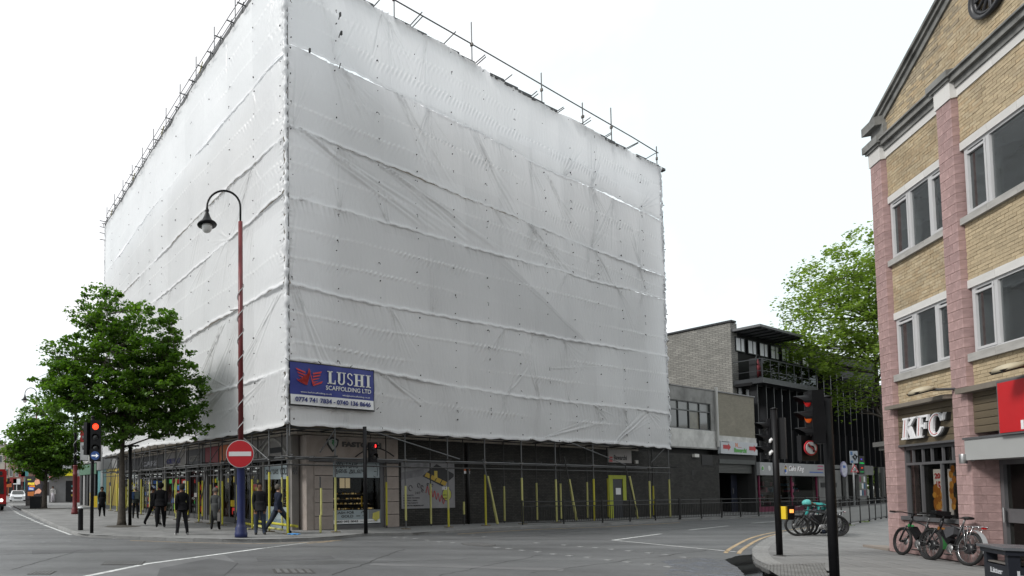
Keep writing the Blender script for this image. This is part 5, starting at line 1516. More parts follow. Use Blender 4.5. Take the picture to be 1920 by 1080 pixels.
# greenery and pale block at the very end of the street
far = thing('end_of_street_building', 'pale distant block at the end of the side street beyond the black fins', 'building', WR.P(70, 0, 8))
b = MB(); b.fb(WR, 66, 80, 0, 9, -2, 20); b.build('wall', mat('pale_far_wall', (.34, .33, .31), .8, .1, 1), far)
for i in range(4):
    for j in range(3):
        b = MB(); b.add([WR.P(65.95, 1.5 + j * 2.6, i * 4.5 + 1), WR.P(65.95, 1.5 + j * 2.6, i * 4.5 + 3), WR.P(65.95, 3 + j * 2.6, i * 4.5 + 3), WR.P(65.95, 3 + j * 2.6, i * 4.5 + 1)], [(0, 1, 2, 3)]); b.build('window', M_gdk, far)

# ------------------------------------------------------------------ pedestrian guard rails
M_rail = mat('guard_rail_paint', (.010, .010, .010), .5, .2, 5)
M_galv = mat('rail_galvanised', (.30, .31, .31), .45, .2, 5, metal=.3)
def guardrail(name, label, pts, step=.125, h=1.0, mb=M_rail, mp=M_rail, caps=False, zb=.1, every=1):
    root = thing(name, label, 'guard rail', (pts[0].x, pts[0].y, zb))
    n = 0; bars = MB()
    for i in range(len(pts) - 1):
        a, c = pts[i], pts[i + 1]; a = Vector((a.x, a.y, 0)); c = Vector((c.x, c.y, 0)); L_ = (c - a).length; d = (c - a).normalized()
        k = max(1, round(L_ / 2.0))
        for j in range(k + (1 if i == len(pts) - 2 else 0)):
            p = a + d * (L_ * j / k)
            rod('post', mp, root, p + Z * zb, p + Z * (zb + h + .07), .032)
            if caps:
                b = MB(); b.lathe(p + Z * (zb + h + .06), [(.02, 0), (.05, .02), (.05, .06), (.02, .09)], 8); b.build('cap', mp, root)
        for z in (zb + h, zb + .80 * h, zb + .10): rod('rail', mp, root, a + Z * z, c + Z * z, .020)
        m = int(L_ / step)
        for j in range(m):
            p = a + d * ((j + .5) * step)
            if n < 280: rod('bar', mb, root, p + Z * (zb + .1), p + Z * (zb + .80 * h), .013, 5); n += 1
            else: bars.tube(p + Z * (zb + .1), p + Z * (zb + .8 * h), .009, 4)
    if bars.v: bars.build('far_bars', mb, root, kind='stuff')
    return root
pk = [G(1130, 981), G(1274, 974.5), G(1455, 966.5)]
guardrail('guard_rail', 'long black pedestrian guard rail along the kerb before the dark brick wall', [G(980, 984.5), G(1130, 980.5), G(1274, 974)], step=.14)
guardrail('guard_rail', 'black guard rail along the far kerb before the roller shutter and cake shop', [G(1274, 974) + dR * .1, G(1455, 966.5), G(1455, 966.5) + dR * 14], step=.16)
guardrail('guard_rail', 'black posted guard rail with pale upright bars between the bicycles and the pink pilaster', [G(1560, 989.5), G(1594, 984), G(1630, 977.5), G(1662, 971.5), G(1700, 964)], step=.15, mb=M_galv, caps=True)
for (x, y, s) in ((1584, 985.5, 1.0), (1622, 979, .5)):
    b = MB(); r = random.Random(int(x)); c = G(x, y)
    for i in range(60):
        a = r.uniform(0, 6.28); q = c + Vector((math.cos(a) * r.random() * .4 * s, math.sin(a) * r.random() * .2 * s, 0)); h = r.uniform(.03, .10)
        b.add([q, q + Vector((.02, 0, 0)), q + Vector((r.uniform(-.04, .04), r.uniform(-.04, .04), h))], [(0, 1, 2)])
    b.build('weed_tuft', mat('weed_green', (.16, .24, .04), .8), kind='stuff', label='green weeds growing at the foot of the guard rail', uv=False)
# ------------------------------------------------------------------ brick and pink stone restaurant building
M_pink = mat('pink_stone', (.39, .262, .25), .8, .12, 4, .3, 60, rand=.10, dirt=.28, dscale=1.2)
M_ybr = mat('yellow_brick', (.42, .338, .220), .85, .14, 9, .3, 60, rand=.14, dirt=.12, dscale=3)
M_ybf = brick_mat('yellow_brick_field', (.40, .275, .14), (.47, .335, .18), (.20, .155, .09), bw=.19, bh=.075, mortar=.010, bump=.5, var=.15)
M_mort = mat('brick_mortar', (.29, .235, .15), .9, .1, 5, dirt=.2)
M_stone = mat('pale_stone', (.58, .57, .55), .8, .06, 3, .15, 40, rand=.05, dirt=.14, dscale=1.5)
M_dst = mat('dirty_stone', (.20, .20, .19), .85, .2, 4, .2, 40, rand=.06, dirt=.55, dscale=1.6)
M_brn = mat('brown_panel', (.115, .092, .060), .6, .12, 3, rand=.05)
M_brn2 = mat('brown_ledge', (.17, .15, .125), .6, .1, 3)
M_wf = mat('white_window_frame', (.47, .47, .475), .45, .05, 3)
M_gf = mat('grey_window_frame', (.11, .11, .115), .45, .1, 3, metal=.2)
M_wg = glass_mat('office_glass', (.6, .62, .62), .62, .04, .2)
M_gfa = mat('grey_fascia', (.33, .335, .33), .5, .05, 1)
F = FK
wS = -.10                                   # wall plane
Zc0 = F.z(1655.5, 259); Zc1 = F.z(1659, 246)     # horizontal cornice
zt1 = F.z(1661, 275); zt2 = F.z(1661, 289)        # pale frieze
zl_u1, zl_u0 = F.z(1667, 363), F.z(1667, 376)
zw_u1, zw_u0 = F.z(1674, 380), F.z(1676, 482); zsu0 = F.z(1676, 493)
zl_l1, zl_l0 = F.z(1680, 583), F.z(1680, 596)
zw_l1, zw_l0 = F.z(1685, 600), F.z(1690, 699); zsl0 = F.z(1690, 712)
zled1, zled0 = F.z(1678, 761), F.z(1678, 768)
zsb0 = F.z(1686, 836)
zg1, zg0 = F.z(1697, 839), F.z(1701, 975)
zgt = F.z(1697, 870)
uA0, uA1 = F.u(1635, 300) , F.u(1655.5, 300)
uA1 = F.u(1687, 1000)
uB0, uB1 = F.u(1802, 1050), F.u(1832, 1056)
uA0 = 0.0
print('KFC', uA1, uB0, uB1, 'z', Zc0, zl_u1, zw_u0, zl_l1, zw_l0, zled1, zsb0, zg0)
uC = F.u(1850, 20)
PBW = uB0 - uA1
UTOT = 2 * uC if uC > uB1 + .5 else uB1 + 6
kf = thing('brick_building', 'yellow brick gabled building with pink stone pilasters above a fried chicken restaurant', 'building', F.P(0, .1))
rk = random.Random(21)
CO = (zt2 - .1) / 48.0
def pilaster(u0, u1, ztop, seed, oo=0.0, depth=.42):
    r = random.Random(seed); n = 48
    h = (ztop - .1) / n
    for i in range(n):
        z0 = .1 + i * h; s = (.36 if i % 2 else .62) + r.uniform(-.01, .01)
        us = u0 + (u1 - u0) * s
        for a, c in ((u0, us), (us, u1)):
            fpiece('stone_block', M_pink, F, kf, a + .003, c - .003, z0 + .004, z0 + h - .004, -depth, oo + r.uniform(-.002, .002), .006)
pilaster(uA0, uA1, zt2 - .02, 1)
pilaster(uB0, uB1, F.z(1797, 172), 2)
b = MB(); b.fb(F, uA0 + .01, uA1 - .01, .1, zt2, -.5, -.012); b.fb(F, uB0 + .01, uB1 - .01, .1, F.z(1797, 172), -.5, -.012); b.build('pilaster_core', M_mort, kf, kind='stuff')
# pilaster caps
def cap(u0, u1, z0, zc, zc1, name='pilaster_cap'):
    b = MB(); b.fb(F, u0 - .02, u1 + .02, z0, zc, -.4, .02); b.fb(F, u0 - .06, u1 + .06, zc, zc + .07, -.4, .06, 1); b.fb(F, u0 - .10, u1 + .10, zc + .07, zc1, -.4, .10, 1)
    b.build(name, [M_stone, M_dst], kf)
cap(uA0, uA1, zt2 - .02, F.z(1635, 287), F.z(1628, 275))
cap(uB0, uB1, F.z(1797, 172), F.z(1793, 140), F.z(1793, 121))
# walls between the pilasters, real bricks
rects = []
bays = [(uA1, uB0), (uB1, uB1 + 2 * (uC - uB1) if uC > uB1 + .5 else UTOT)]
bays[1] = (uB1, max(bays[1][1], uB1 + 3.0))
BW, BH = .19, .075
bricks = []
def brick_rect(u0, u1, z0, z1):
    b = MB(); b.fb(F, u0, u1, z0, z1, wS - .25, wS - .006); b.build('mortar_bed', M_mort, kf)
    r0 = int(math.floor(z0 / BH)); z = r0 * BH
    while z < z1:
        za, zb = max(z + .005, z0), min(z + BH - .005, z1)
        if zb - za > .02:
            u = u0 - (BW / 2 if int(round(z / BH)) % 2 else 0)
            while u < u1:
                a, c = max(u + .005, u0), min(u + BW - .005, u1)
                if c - a > .03: bricks.append((a, c, za, zb))
                u += BW
        z += BH
for (a, c) in bays:
    brick_rect(a, c, zsu0 - .0 - (zsu0 - zl_l1) , zsu0)    # between floors
    brick_rect(a, c, zl_u1, zt2)
    brick_rect(a, c, zled1, zsl0)
# gable bricks
g0_, g1_ = F.uz(1648, 222), F.uz(1770, 0)
sl = (g1_[1] - g0_[1]) / (g1_[0] - g0_[0])
zap = g0_[1] + sl * (uC - g0_[0])
def gz(u): return g0_[1] + sl * (min(u, 2 * uC - u) - g0_[0])
zgb = Zc1 + .02
z = math.floor(zgb / BH) * BH + BH
while z < zap:
    ug = g0_[0] + (z + BH - g0_[1]) / sl; ur = 2 * uC - ug
    u = ug - (ug % BW) - (BW / 2 if int(round(z / BH)) % 2 else 0)
    while u < ur:
        a, c = max(u + .005, ug), min(u + BW - .005, ur)
        if c - a > .03: bricks.append((a, c, z + .005, z + BH - .005))
        u += BW
    z += BH
b = MB(); b.prism([F.P(g0_[0], zgb, wS - .3), F.P(2 * uC - g0_[0], zgb, wS - .3), F.P(uC, zap, wS - .3)], F.n * .294); b.build('gable_bed', M_mort, kf)
def infr(t):
    p = F.P(t[0], t[2]); 
    px = CX + FPX * p.x / p.y
    py = HORIZON - FPX * (p.z - EYE) / p.y
    return px < 1925 and py > -10
bricks.sort(key=lambda t: (not infr(t), (F.P(t[0], t[2]) - Vector((0, 0, EYE))).length))
rest = MB()
for i, (a, c, z0, z1) in enumerate(bricks):
    o1 = wS + rk.uniform(-.004, .004)
    if i < 300: fpiece('brick', M_ybr, F, kf, a, c, z0, z1, wS - .02, o1)
    else:
        m = rk.randrange(4); P = F.P
        gap = (gz(a) - z0) if z0 > zgb else 9
        if gap < .25 + 1.1 * abs(math.sin(a * 3.7) * math.sin(a * 1.3 + 2)) and rk.random() < .75 - gap * .4: m = 4
        rest.add([P(a, z0, o1), P(c, z0, o1), P(c, z1, o1), P(a, z1, o1), P(a, z0, o1 - .02), P(c, z0, o1 - .02), P(c, z1, o1 - .02), P(a, z1, o1 - .02)],
                 [(0, 1, 2, 3), (4, 5, 1, 0), (1, 5, 6, 2), (3, 2, 6, 7), (4, 0, 3, 7)], m)
rest.build('brickwork', [mat('brick_tone_%s' % w, c, .85, .14, 9, .3, 60, dirt=.30, dscale=1.1) for w, c in zip(('a', 'b', 'c', 'd', 'sooty'), ((.42, .338, .220), (.39, .312, .20), (.445, .365, .245), (.415, .320, .20), (.30, .25, .175)))], kf, kind='stuff', uv=False)
# stone bands, cornice
def band(name, m, u0, u1, z0, z1, o0, o1, seg=1.25):
    n = max(1, round((u1 - u0) / seg)); w = (u1 - u0) / n
    for i in range(n): fpiece(name, m, F, kf, u0 + i * w + .003, u0 + (i + 1) * w - .003, z0, z1, o0, o1)
for (a, c) in bays:
    band('lintel_stone', M_stone, a, c, zl_u0, zl_u1, wS - .2, wS + .015, .8)
    band('lintel_stone', M_stone, a, c, zl_l0, zl_l1, wS - .2, wS + .015, .8)
    band('sill_stone', M_dst if False else mat('sill_stone', (.38, .37, .35), .8, .1, 4, dirt=.35, dscale=2, rand=.05), a, c, zsu0, zw_u0, wS - .2, wS + .07, .8)
    band('sill_stone', MATS['sill_stone'], a, c, zsl0, zw_l0, wS - .2, wS + .07, .8)
    band('frieze_stone', M_stone, a, c, zt2, zt1, wS - .2, wS + .02, 1.0)
    b = MB(); b.fb(F, a, c, zt1, zt1 + (Zc0 - zt1) * .5, wS - .2, wS + .05); b.fb(F, a, c, zt1 + (Zc0 - zt1) * .5, Zc0 + .0, wS - .2, wS + .12); b.build('cornice', M_dst, kf)
    b = MB(); b.fb(F, a, c, Zc0, Zc0 + .04, wS - .2, wS + .17); b.build('cornice_lip', M_dst, kf)
# raking gable coping
for sgn_ in (0, 1):
    b = MB(); q = []
    for (du, dz) in ((0, 0), (0, .28)):
        pass
    A_ = (g0_[0] - .35, gz(g0_[0] - .35)); B_ = (uC, zap)
    if sgn_: A_ = (2 * uC - A_[0], A_[1])
    for k_, (z0, z1, o) in enumerate(((-.04, .06, wS + .04), (.06, .12, wS + .09), (.12, .17, wS + .14))):
        b.prism([F.P(A_[0], A_[1] + z0 * 1.6, wS - .4), F.P(B_[0], B_[1] + z0 * 1.6, wS - .4), F.P(B_[0], B_[1] + z1 * 1.6, wS - .4), F.P(A_[0], A_[1] + z1 * 1.6, wS - .4)], F.n * (o - wS + .4))
    b.build('gable_coping', M_dst, kf)
# kneeler at the foot of the gable
zk = F.z(1632, 243)
b = MB(); b.fb(F, uA0 + .02, uA1 + .1, F.z(1628, 275), zk - .1, -.5, -.03); b.build('kneeler', M_dst, kf)
b = MB(); b.fb(F, uA0 - .08, uA1 + .06, zk - .1, zk + .12, -.5, .10); b.build('kneeler_cap', M_dst, kf)
# round gable window
cu_, cz_ = uC, F.z(1850, -22)
rr_ = abs(F.z(1850, 23) - cz_)
rw = MB(); rw.path([F.P(cu_ + rr_ * math.cos(a), cz_ + rr_ * math.sin(a), wS + .05) for a in np.linspace(0, 2 * math.pi, 36, endpoint=False)], .05, 8, closed=True)
rw.path([F.P(cu_ + rr_ * .84 * math.cos(a), cz_ + rr_ * .84 * math.sin(a), wS + .04) for a in np.linspace(0, 2 * math.pi, 36, endpoint=False)], .03, 8, closed=True)
M_bm = mat('black_metal', (.02, .02, .022), .4)
rwo = rw.build('round_grille', M_bm, kf)
for i in range(12):
    a = i * math.pi / 6; rod('spoke', M_bm, rwo, F.P(cu_ + .1 * math.cos(a), cz_ + .1 * math.sin(a), wS + .04), F.P(cu_ + rr_ * .9 * math.cos(a), cz_ + rr_ * .9 * math.sin(a), wS + .04), .03)
# office windows
def office_window(u0, u1, z0, z1, splits, seed):
    o = wS - .02
    t = .055
    b = MB(); b.fb(F, u0, u1, z0, z0 + t, o - .06, o); b.fb(F, u0, u1, z1 - t, z1, o - .06, o); b.fb(F, u0, u0 + t, z0 + t, z1 - t, o - .06, o - .001); b.fb(F, u1 - t, u1, z0 + t, z1 - t, o - .06, o - .001)
    w = b.build('window', M_wf, kf)
    xs = [u0 + t] + [u0 + (u1 - u0) * s for s in splits] + [u1 - t]
    for i in range(1, len(xs) - 1): fpiece('mullion', M_wf, F, w, xs[i] - .04, xs[i] + .04, z0 + t, z1 - t, o - .06, o + .004)
    for i in range(len(xs) - 1):
        a, c = xs[i] + (.05 if i else 0), xs[i + 1] - (.05 if i < len(xs) - 2 else 0)
        b = MB(); b.fb(F, a, c, z0 + t, z1 - t, o - .04, o - .03); b.build('pane', M_wg, w)
        if i != 1 and len(xs) > 3 or (len(xs) == 3 and i == 0):
            b = MB(); b.fb(F, a, c, z0 + t, z0 + t + .05, o - .03, o + .012); b.fb(F, a, a + .045, z0 + t + .05, z1 - t, o - .03, o + .01); b.fb(F, c - .045, c, z0 + t + .05, z1 - t, o - .03, o + .01); b.fb(F, a, c, z1 - t - .10, z1 - t - .05, o - .03, o + .012)
            b.build('sash', M_wf, w)
    # room: curtains and blind behind
    b = MB(); r = random.Random(seed); cu = []
    n = 26
    for side in (0, 1):
        ua = u0 + .1 if side == 0 else u1 - .1 - (u1 - u0) * .16
        wd = (u1 - u0) * .16; v = []
        for j in range(n + 1):
            v += [F.P(ua + wd * j / n, z0, o - .30 + .03 * math.sin(j * 1.6)), F.P(ua + wd * j / n, z1, o - .30 + .03 * math.sin(j * 1.6 + .4))]
        b.add(v, [(2 * j, 2 * j + 2, 2 * j + 3, 2 * j + 1) for j in range(n)], 0, True)
    b.build('curtain', mat('net_curtain', (.34, .34, .33), .9), w)
    b = MB(); b.fb(F, u0 + .0, u0 + .03, z0, z1, -1.7, o - .07); b.build('room_side_wall', mat('room_wall', (.30, .30, .31), .8), w)
    b = MB(); b.fb(F, u0 - .1, u1 + .1, z0 - .2, z1 + .2, o - 1.6, o - 1.5); b.build('room_back', mat('room_grey', (.09, .095, .10), .9, .5, .6), w)
    for q in range(2): fpiece('ceiling_strip', mat('ceiling_tile', (.30, .30, .31), .8), F, w, u0, u1, z1 - .25 - q * .3, z1 - .20 - q * .3, o - .9 - q * .3, o - .7 - q * .3)
b1 = bays[0]; b2 = bays[1]
office_window(b1[0] + .02, b1[1] - .02, zw_u0, zl_u0, (.36, .72), 1)
office_window(b1[0] + .02, b1[1] - .02, zw_l0, zl_l0, (.36, .72), 2)
office_window(b2[0] + .05, b2[0] + 1.85, zw_u0, zl_u0, (.36, ), 3)
office_window(b2[0] + .05, b2[0] + 1.85, zw_l0, zl_l0, (.36, ), 4)
# building mass
b = MB()
dpt = 9
b.fb(F, uA0 + .25, UTOT, .1, Zc0 + .2, -dpt, -1.9); b.build('rear_mass', M_ybf, kf)
b = MB(); b.fb(F, uA0 + .02, uA0 + .25, .1, Zc0 + .2, -dpt, -.43); b.build('end_wall', M_ybf, kf)
b = MB(); b.prism([F.P(g0_[0], Zc0 + .2, wS - .4), F.P(uC, zap + .2, wS - .4), F.P(2 * uC - g0_[0], Zc0 + .2, wS - .4)], -F.n * dpt); b.build('roof', mat('slate', (.06, .06, .065), .7), kf)
b = MB()
for zf in (zled0 - .1, zsl0, zl_l1 - .3, zsu0, zl_u1 - .2): b.fb(F, uA1, UTOT, zf, zf + .2, -2.0, wS - .26)
b.build('floor_slab', MATS['room_grey'], kf, kind='stuff')
if bays[1][0] + 1.9 < UTOT:
    b = MB(); b.fb(F, bays[1][0] + 1.87, UTOT, .1, zt2, -.6, wS - .02); b.build('far_bay_wall', M_ybf, kf)
# ------------------------------------------------------------------ restaurant ground floor
kr_ = thing('restaurant_shopfront', 'restaurant front with brown sign board, white lettering and tall grey framed window', 'shopfront', F.P(uA1, .1))
kz = zsb0
nb_ = 6; hh = (zled0 - zsb0) / nb_
for i in range(nb_):
    fpiece('sign_plank', M_brn, F, kr_, uA1 + .0, uB0 - .0, zsb0 + i * hh + .006, zsb0 + (i + 1) * hh - .006, wS - .06, wS + .03)
    fpiece('sign_plank', M_brn, F, kr_, uB1 + .0, uB1 + 2.4, zsb0 + .1 + i * hh * .98 + .006, zsb0 + .1 + (i + 1) * hh * .98 - .006, wS - .06, wS + .03)
b = MB(); b.fb(F, uA1 - .06, uB0 + .0, zled0, zled1, wS - .1, .13); b.build('ledge', M_brn2, kr_)
b = MB(); b.fb(F, uB1 - .10, uB1 + 3, F.z(1821, 736), F.z(1821, 726), wS - .1, .13); b.build('ledge', M_brn2, kr_)
b = MB(); b.fb(F, uA1, uB0, zsb0 - .03, zsb0 + .02, wS - .05, wS + .05); b.build('trim', M_gf, kr_)
zpl = zg0 - .02
hpl = (zpl - .1) / 3
for i in range(3):
    n = 3; 
    for j in range(n):
        w = (uB0 - uA1) / n; s = (j % 1)
        fpiece('plinth_block', M_pink, F, kr_, uA1 + j * w + .003, uA1 + (j + 1) * w - .003, .1 + i * hpl + .004, .1 + (i + 1) * hpl - .004, -.3, wS - .0, .006)
wo = wS - .05
um = [F.u(x, 920, wo) for x in (1697, 1730, 1768, 1799)]
us_ = [F.u(x, 850, wo) for x in (1712, 1730, 1747, 1768, 1787, 1799)]
u0w, u1w = uA1 + .0, uB0
b = MB(); b.fb(F, u0w, u1w, zg0, zg0 + .09, wo - .08, wo + .12); b.build('sill', M_gf, kr_)
b = MB(); b.fb(F, u0w, u0w + .05, zg0 + .09, zsb0 - .03, wo - .08, wo); b.fb(F, u1w - .05, u1w, zg0 + .09, zsb0 - .03, wo - .08, wo); b.fb(F, u0w + .07, u1w - .05, zsb0 - .11, zsb0 - .03, wo - .08, wo); b.fb(F, u0w + .07, u1w - .05, zgt - .03, zgt + .03, wo - .079, wo + .01)
gw = b.build('window', M_gf, kr_)
ms_ = []
for x in (1730, 1768): 
    u = F.u(x, 920, wo); fpiece('mullion', M_gf, F, gw, u - .022, u + .022, zg0 + .09, zgt - .03, wo - .03, wo + .012)
for x in (1712, 1730, 1747, 1768, 1787):
    u = F.u(x, 855, wo); fpiece('mullion', M_gf, F, gw, u - .016, u + .016, zgt + .03, zsb0 - .11, wo - .03, wo + .008)
xs = [u0w + .07] + [F.u(x, 920, wo) for x in (1730, 1768)] + [u1w - .05]
for i in range(3):
    b = MB(); b.fb(F, xs[i] + .03, xs[i + 1] - .03, zg0 + .09, zgt - .03, wo - .05, wo - .04); b.build('pane', M_gl, gw)
    b = MB(); b.fb(F, xs[i] + .03, xs[i + 1] - .03, zgt + .03, zsb0 - .11, wo - .05, wo - .04); b.build('pane', M_gl, gw)
b = MB(); b.fb(F, uA1, uB1 + 3, .1, zsb0, -1.7, -1.65); b.build('interior_wall', mat('interior_dim', (.03, .03, .032), .8), kr_)
b = MB(); b.fb(F, uA1 + .0, uA1 + .03, .12, zsb0, -1.64, -.3); b.build('interior_side_wall', MATS['interior_dim'], kr_)
b = MB(); b.fb(F, uA1, UTOT, .05, .12, -1.9, -.3); b.build('interior_floor', mat('interior_dim2', (.05, .05, .05), .6), kr_)
# things behind the pane: menu poster, steam icons, pendant, curtain wall
pst = thing('window_poster', 'red and white poster with golden chicken pieces inside the restaurant window', 'poster', F.P(um[1] + .3, 1.0, -.5))
pa, pb_ = F.u(1752, 930, -.22), F.u(1767, 930, -.22); pc0, pc1 = F.z(1752, 972, -.22), F.z(1752, 880, -.22)
b = MB(); b.fb(F, pa, pb_, pc0, pc1, -.23, -.22); b.build('paper', mat('poster_white', (.45, .42, .40), .6, emit=(.5, .46, .44), estr=.35), pst)  # faint glow stands in for light falling on the paper
text('20', F, pa + .05, pc1 - .22, (pb_ - pa) * .7, .13, -.218, .003, mat('kfc_red', (.42, .012, .015), .5), pst, bold=.04)
text('15', F, pa + .10, pc1 - .50, (pb_ - pa) * .5, .22, -.218, .003, MATS['kfc_red'], pst, bold=.04)
rp_ = random.Random(5); b = MB()
for i in range(16):
    u = pa + (pb_ - pa) * rp_.uniform(.15, .85); z = pc0 + (pc1 - pc0) * rp_.uniform(.22, .60)
    b.disc(F.P(u, z, -.217 + i * .0008), F.n, rp_.uniform(.05, .10), .003, 9, X=F.d, ratio=rp_.uniform(.7, 1.8), m=i % 2)
b.build('chicken_print', [mat('crumb_gold', (.42, .20, .04), .6, emit=(.45, .2, .03), estr=.3), mat('crumb_dark', (.26, .10, .02), .6, emit=(.25, .08, .01), estr=.3)], pst, kind='stuff')  # print carries the same imitation glow as its paper
b = MB(); b.fb(F, pa + .05, pb_ - .05, pc0 + .05, pc0 + .2, -.219, -.216); b.build('red_footer', MATS['kfc_red'], pst)
ps2 = thing('window_poster', 'second chicken poster half hidden by the mullion beside the white and red one', 'poster', F.P(F.u(1776, 930, -.5), 1.0, -.5))
pa, pb_ = F.u(1779, 930, -.35), F.u(1786, 930, -.35)
b = MB(); b.fb(F, pa, pb_, pc0 + .1, pc1, -.36, -.35); b.build('paper', MATS['poster_white'], ps2)
b = MB()
for i in range(8):
    b.disc(F.P(pa + .1 + .12 * rp_.random(), pc0 + .3 + i * .12, -.348 + i * .001), F.n, .07, .003, 8, X=F.d, ratio=1.3, m=i % 2)
b.build('chicken_print', [MATS['crumb_gold'], MATS['crumb_dark']], ps2, kind='stuff')
b = MB(); pu = F.u(1712, 920, -.4); 
b.fb(F, pu - .22, pu + .22, 1.0, zgt - .1, -.42, -.40); b.build('inner_panel', mat('panel_dim', (.07, .08, .078), .7), kr_)
for i in range(5):
    b = MB(); z = 1.25 + i * .28; b.fb(F, pu - .05, pu + .08, z, z + .03, -.40, -.395); b.fb(F, pu - .03, pu - .01, z - .12, z, -.40, -.395); b.fb(F, pu + .03, pu + .05, z - .12, z, -.40, -.395); b.build('stencil_mark', mat('stencil_pale', (.12, .14, .135), .7), kr_, kind='stuff')
b = MB(); b.lathe(F.P(F.u(1748, 878, -.9), F.z(1748, 880, -.9), -.9), [(.22, 0), (.20, .05), (.03, .12), (.015, .4)], 14); b.build('pendant_lamp', mat('warm_pendant', (.5, .35, .15), .5, emit=(1, .6, .2), estr=.5), kr_)
rod('inner_post', mat('post_pale', (.2, .2, .2), .5), kr_, F.P(F.u(1790, 930, -.6), .1, -.6), F.P(F.u(1790, 930, -.6), zsb0, -.6), .05)
b = MB(); b.fb(F, F.u(1784, 950, -.7), F.u(1799, 950, -.7), .7, .95, -.9, -.5); b.build('table', MATS['post_pale'], kr_)
b = MB(); b.fb(F, F.u(1786, 950, -.8), F.u(1799, 950, -.8), .98, 1.25, -.95, -.9); b.build('yellow_seat', mat('seat_yellow', (.25, .16, .02), .6), kr_)
# white letters
def blk(pts, F_, u, z, sx, sz, o, th, b, m=0, sh=.16): b.prism([F_.P(u + (x + y * sh) * sx, z + y * sz, o) for x, y in pts], F_.n * th, m)
LK = [[(0, 0), (.42, 0), (.42, .08), (.34, .08), (.34, .92), (.42, .92), (.42, 1), (0, 1), (0, .92), (.07, .92), (.07, .08), (0, .08)],
      [(.30, .50), (.62, .92), (.55, .92), (.55, 1), (.92, 1), (.92, .92), (.84, .92), (.56, .56), (.42, .40)],
      [(.38, .62), (.56, .62), (.90, .08), (.98, .08), (.98, 0), (.60, 0), (.60, .08), (.63, .08), (.34, .52)]]
LF = [[(0, 0), (.42, 0), (.42, .08), (.33, .08), (.33, .92), (.0, 1), (0, .92), (.07, .92), (.07, .08), (0, .08)],
      [(0, .90), (.80, .90), (.80, 1), (0, 1)], [(.68, .72), (.80, .72), (.80, .90), (.72, .90)],
      [(.33, .46), (.60, .46), (.60, .58), (.33, .58)], [(.54, .38), (.64, .38), (.64, .66), (.54, .66)]]
LC = []
for i in range(16):
    t0 = .32 + (2 * math.pi - .64) * i / 16 ; t1 = .32 + (2 * math.pi - .64) * (i + 1) / 16
    w0 = .20 + .14 * abs(math.cos((t0 + t1) / 2)) * (1 if math.cos(t0) < 0 else .3)
    f = lambda t, k, wz: (.45 + .47 * k * math.cos(t), .5 + .52 * wz * math.sin(t))
    LC.append([f(t0, 1, 1), f(t1, 1, 1), f(t1, 1 - w0 * 2.0 if math.cos(t1) < 0 else .72, .74), f(t0, 1 - w0 * 2.0 if math.cos(t0) < 0 else .72, .74)])
LC.append([(.82, .66), (.93, .66), (.93, .98), (.84, .86)])
lu, lz = F.uz(1693, 825, .0); lw = F.u(1771, 800) - lu; 
lh = F.z(1735, 779) - F.z(1735, 821)
kl_ = thing('restaurant_sign', 'big white slanted restaurant initials with thin red inlines on the brown board', 'sign', F.P(lu, lz))
M_lw = mat('letter_white', (.72, .72, .73), .4, .04, 3); M_ls = mat('letter_side', (.02, .02, .02), .5)
for k_, (LT, x, w) in enumerate(((LK, 0, .36), (LF, .36, .34), (LC, .66, .34))):
    b = MB()
    for pts in LT:
        blk([(p[0], p[1]) for p in pts], F, lu + x * lw, lz, w * lw, lh, -.03, .06, b, 0)
    b.build('letter', M_lw, kl_)
    b = MB()
    for pts in LT: blk([(p[0] + .03, p[1] - .02) for p in pts], F, lu + x * lw + .02, lz, w * lw * 1.02, lh * 1.01, -.07, .065, b, 0)
    b.build('letter_return', M_ls, kl_)
    b = MB()
    for pts in (LT[:1] if k_ < 2 else []):
        b.prism([F.P(lu + x * lw + (.20 + y * .16) * w * lw, lz + y * lh, .031) for y in (.1, .9)] + [F.P(lu + x * lw + (.222 + y * .16) * w * lw, lz + y * lh, .031) for y in (.9, .1)], F.n * .004)
    if k_ == 2: b.path([F.P(lu + x * lw + ((.45 + .38 * math.cos(t)) + (.5 + .43 * math.sin(t)) * .16) * w * lw, lz + (.5 + .43 * math.sin(t)) * lh, .030) for t in np.linspace(1.1, 5.2, 14)], .008, 5)
    b.build('red_inline', MATS['kfc_red'], kl_)
# flood lights over the signs
def flood(x, y, label, s=1.0):
    u, z = F.uz(x, y, .45)
    t = thing('flood_light', label, 'flood light', F.P(u, z, 0))
    b = MB(); c = F.P(u, z, .42); n_ = F.n; d_ = F.d
    P8 = [c + d_ * a * s + n_ * o * s + Z * h * s for (a, o, h) in ((-.26, -.16, -.05), (.26, -.16, -.05), (.22, .22, -.16), (-.22, .22, -.16), (-.30, -.2, .02), (.30, -.2, .02), (.26, .26, -.07), (-.26, .26, -.07))]
    b.box8(P8); b.build('lamp_body', M_bm, t)
    b = MB(); b.lathe(c + Z * (-.0 * s), [(.33 * s, -.03), (.30 * s, .03), (.18 * s, .07), (.04, .08)], 14, axis=(Z * 1.0 + n_ * .3)); b.build('lamp_hood', mat('hood_cream', (.40, .35, .25), .6, dirt=.3), t)
    rod('arm', M_tube, t, c + n_ * -.1 + d_ * .10, F.P(u + .17, z - .02, wS), .03)
    b = MB(); b.disc(F.P(u + .17, z - .02, wS), n_, .09, .06, 12); b.build('wall_plate', M_tube, t)
flood(1724, 733, 'flood light on the wall above the white restaurant initials', .62)
flood(1886, 690, 'flood light on the wall above the red picture panel at the right edge', .62)
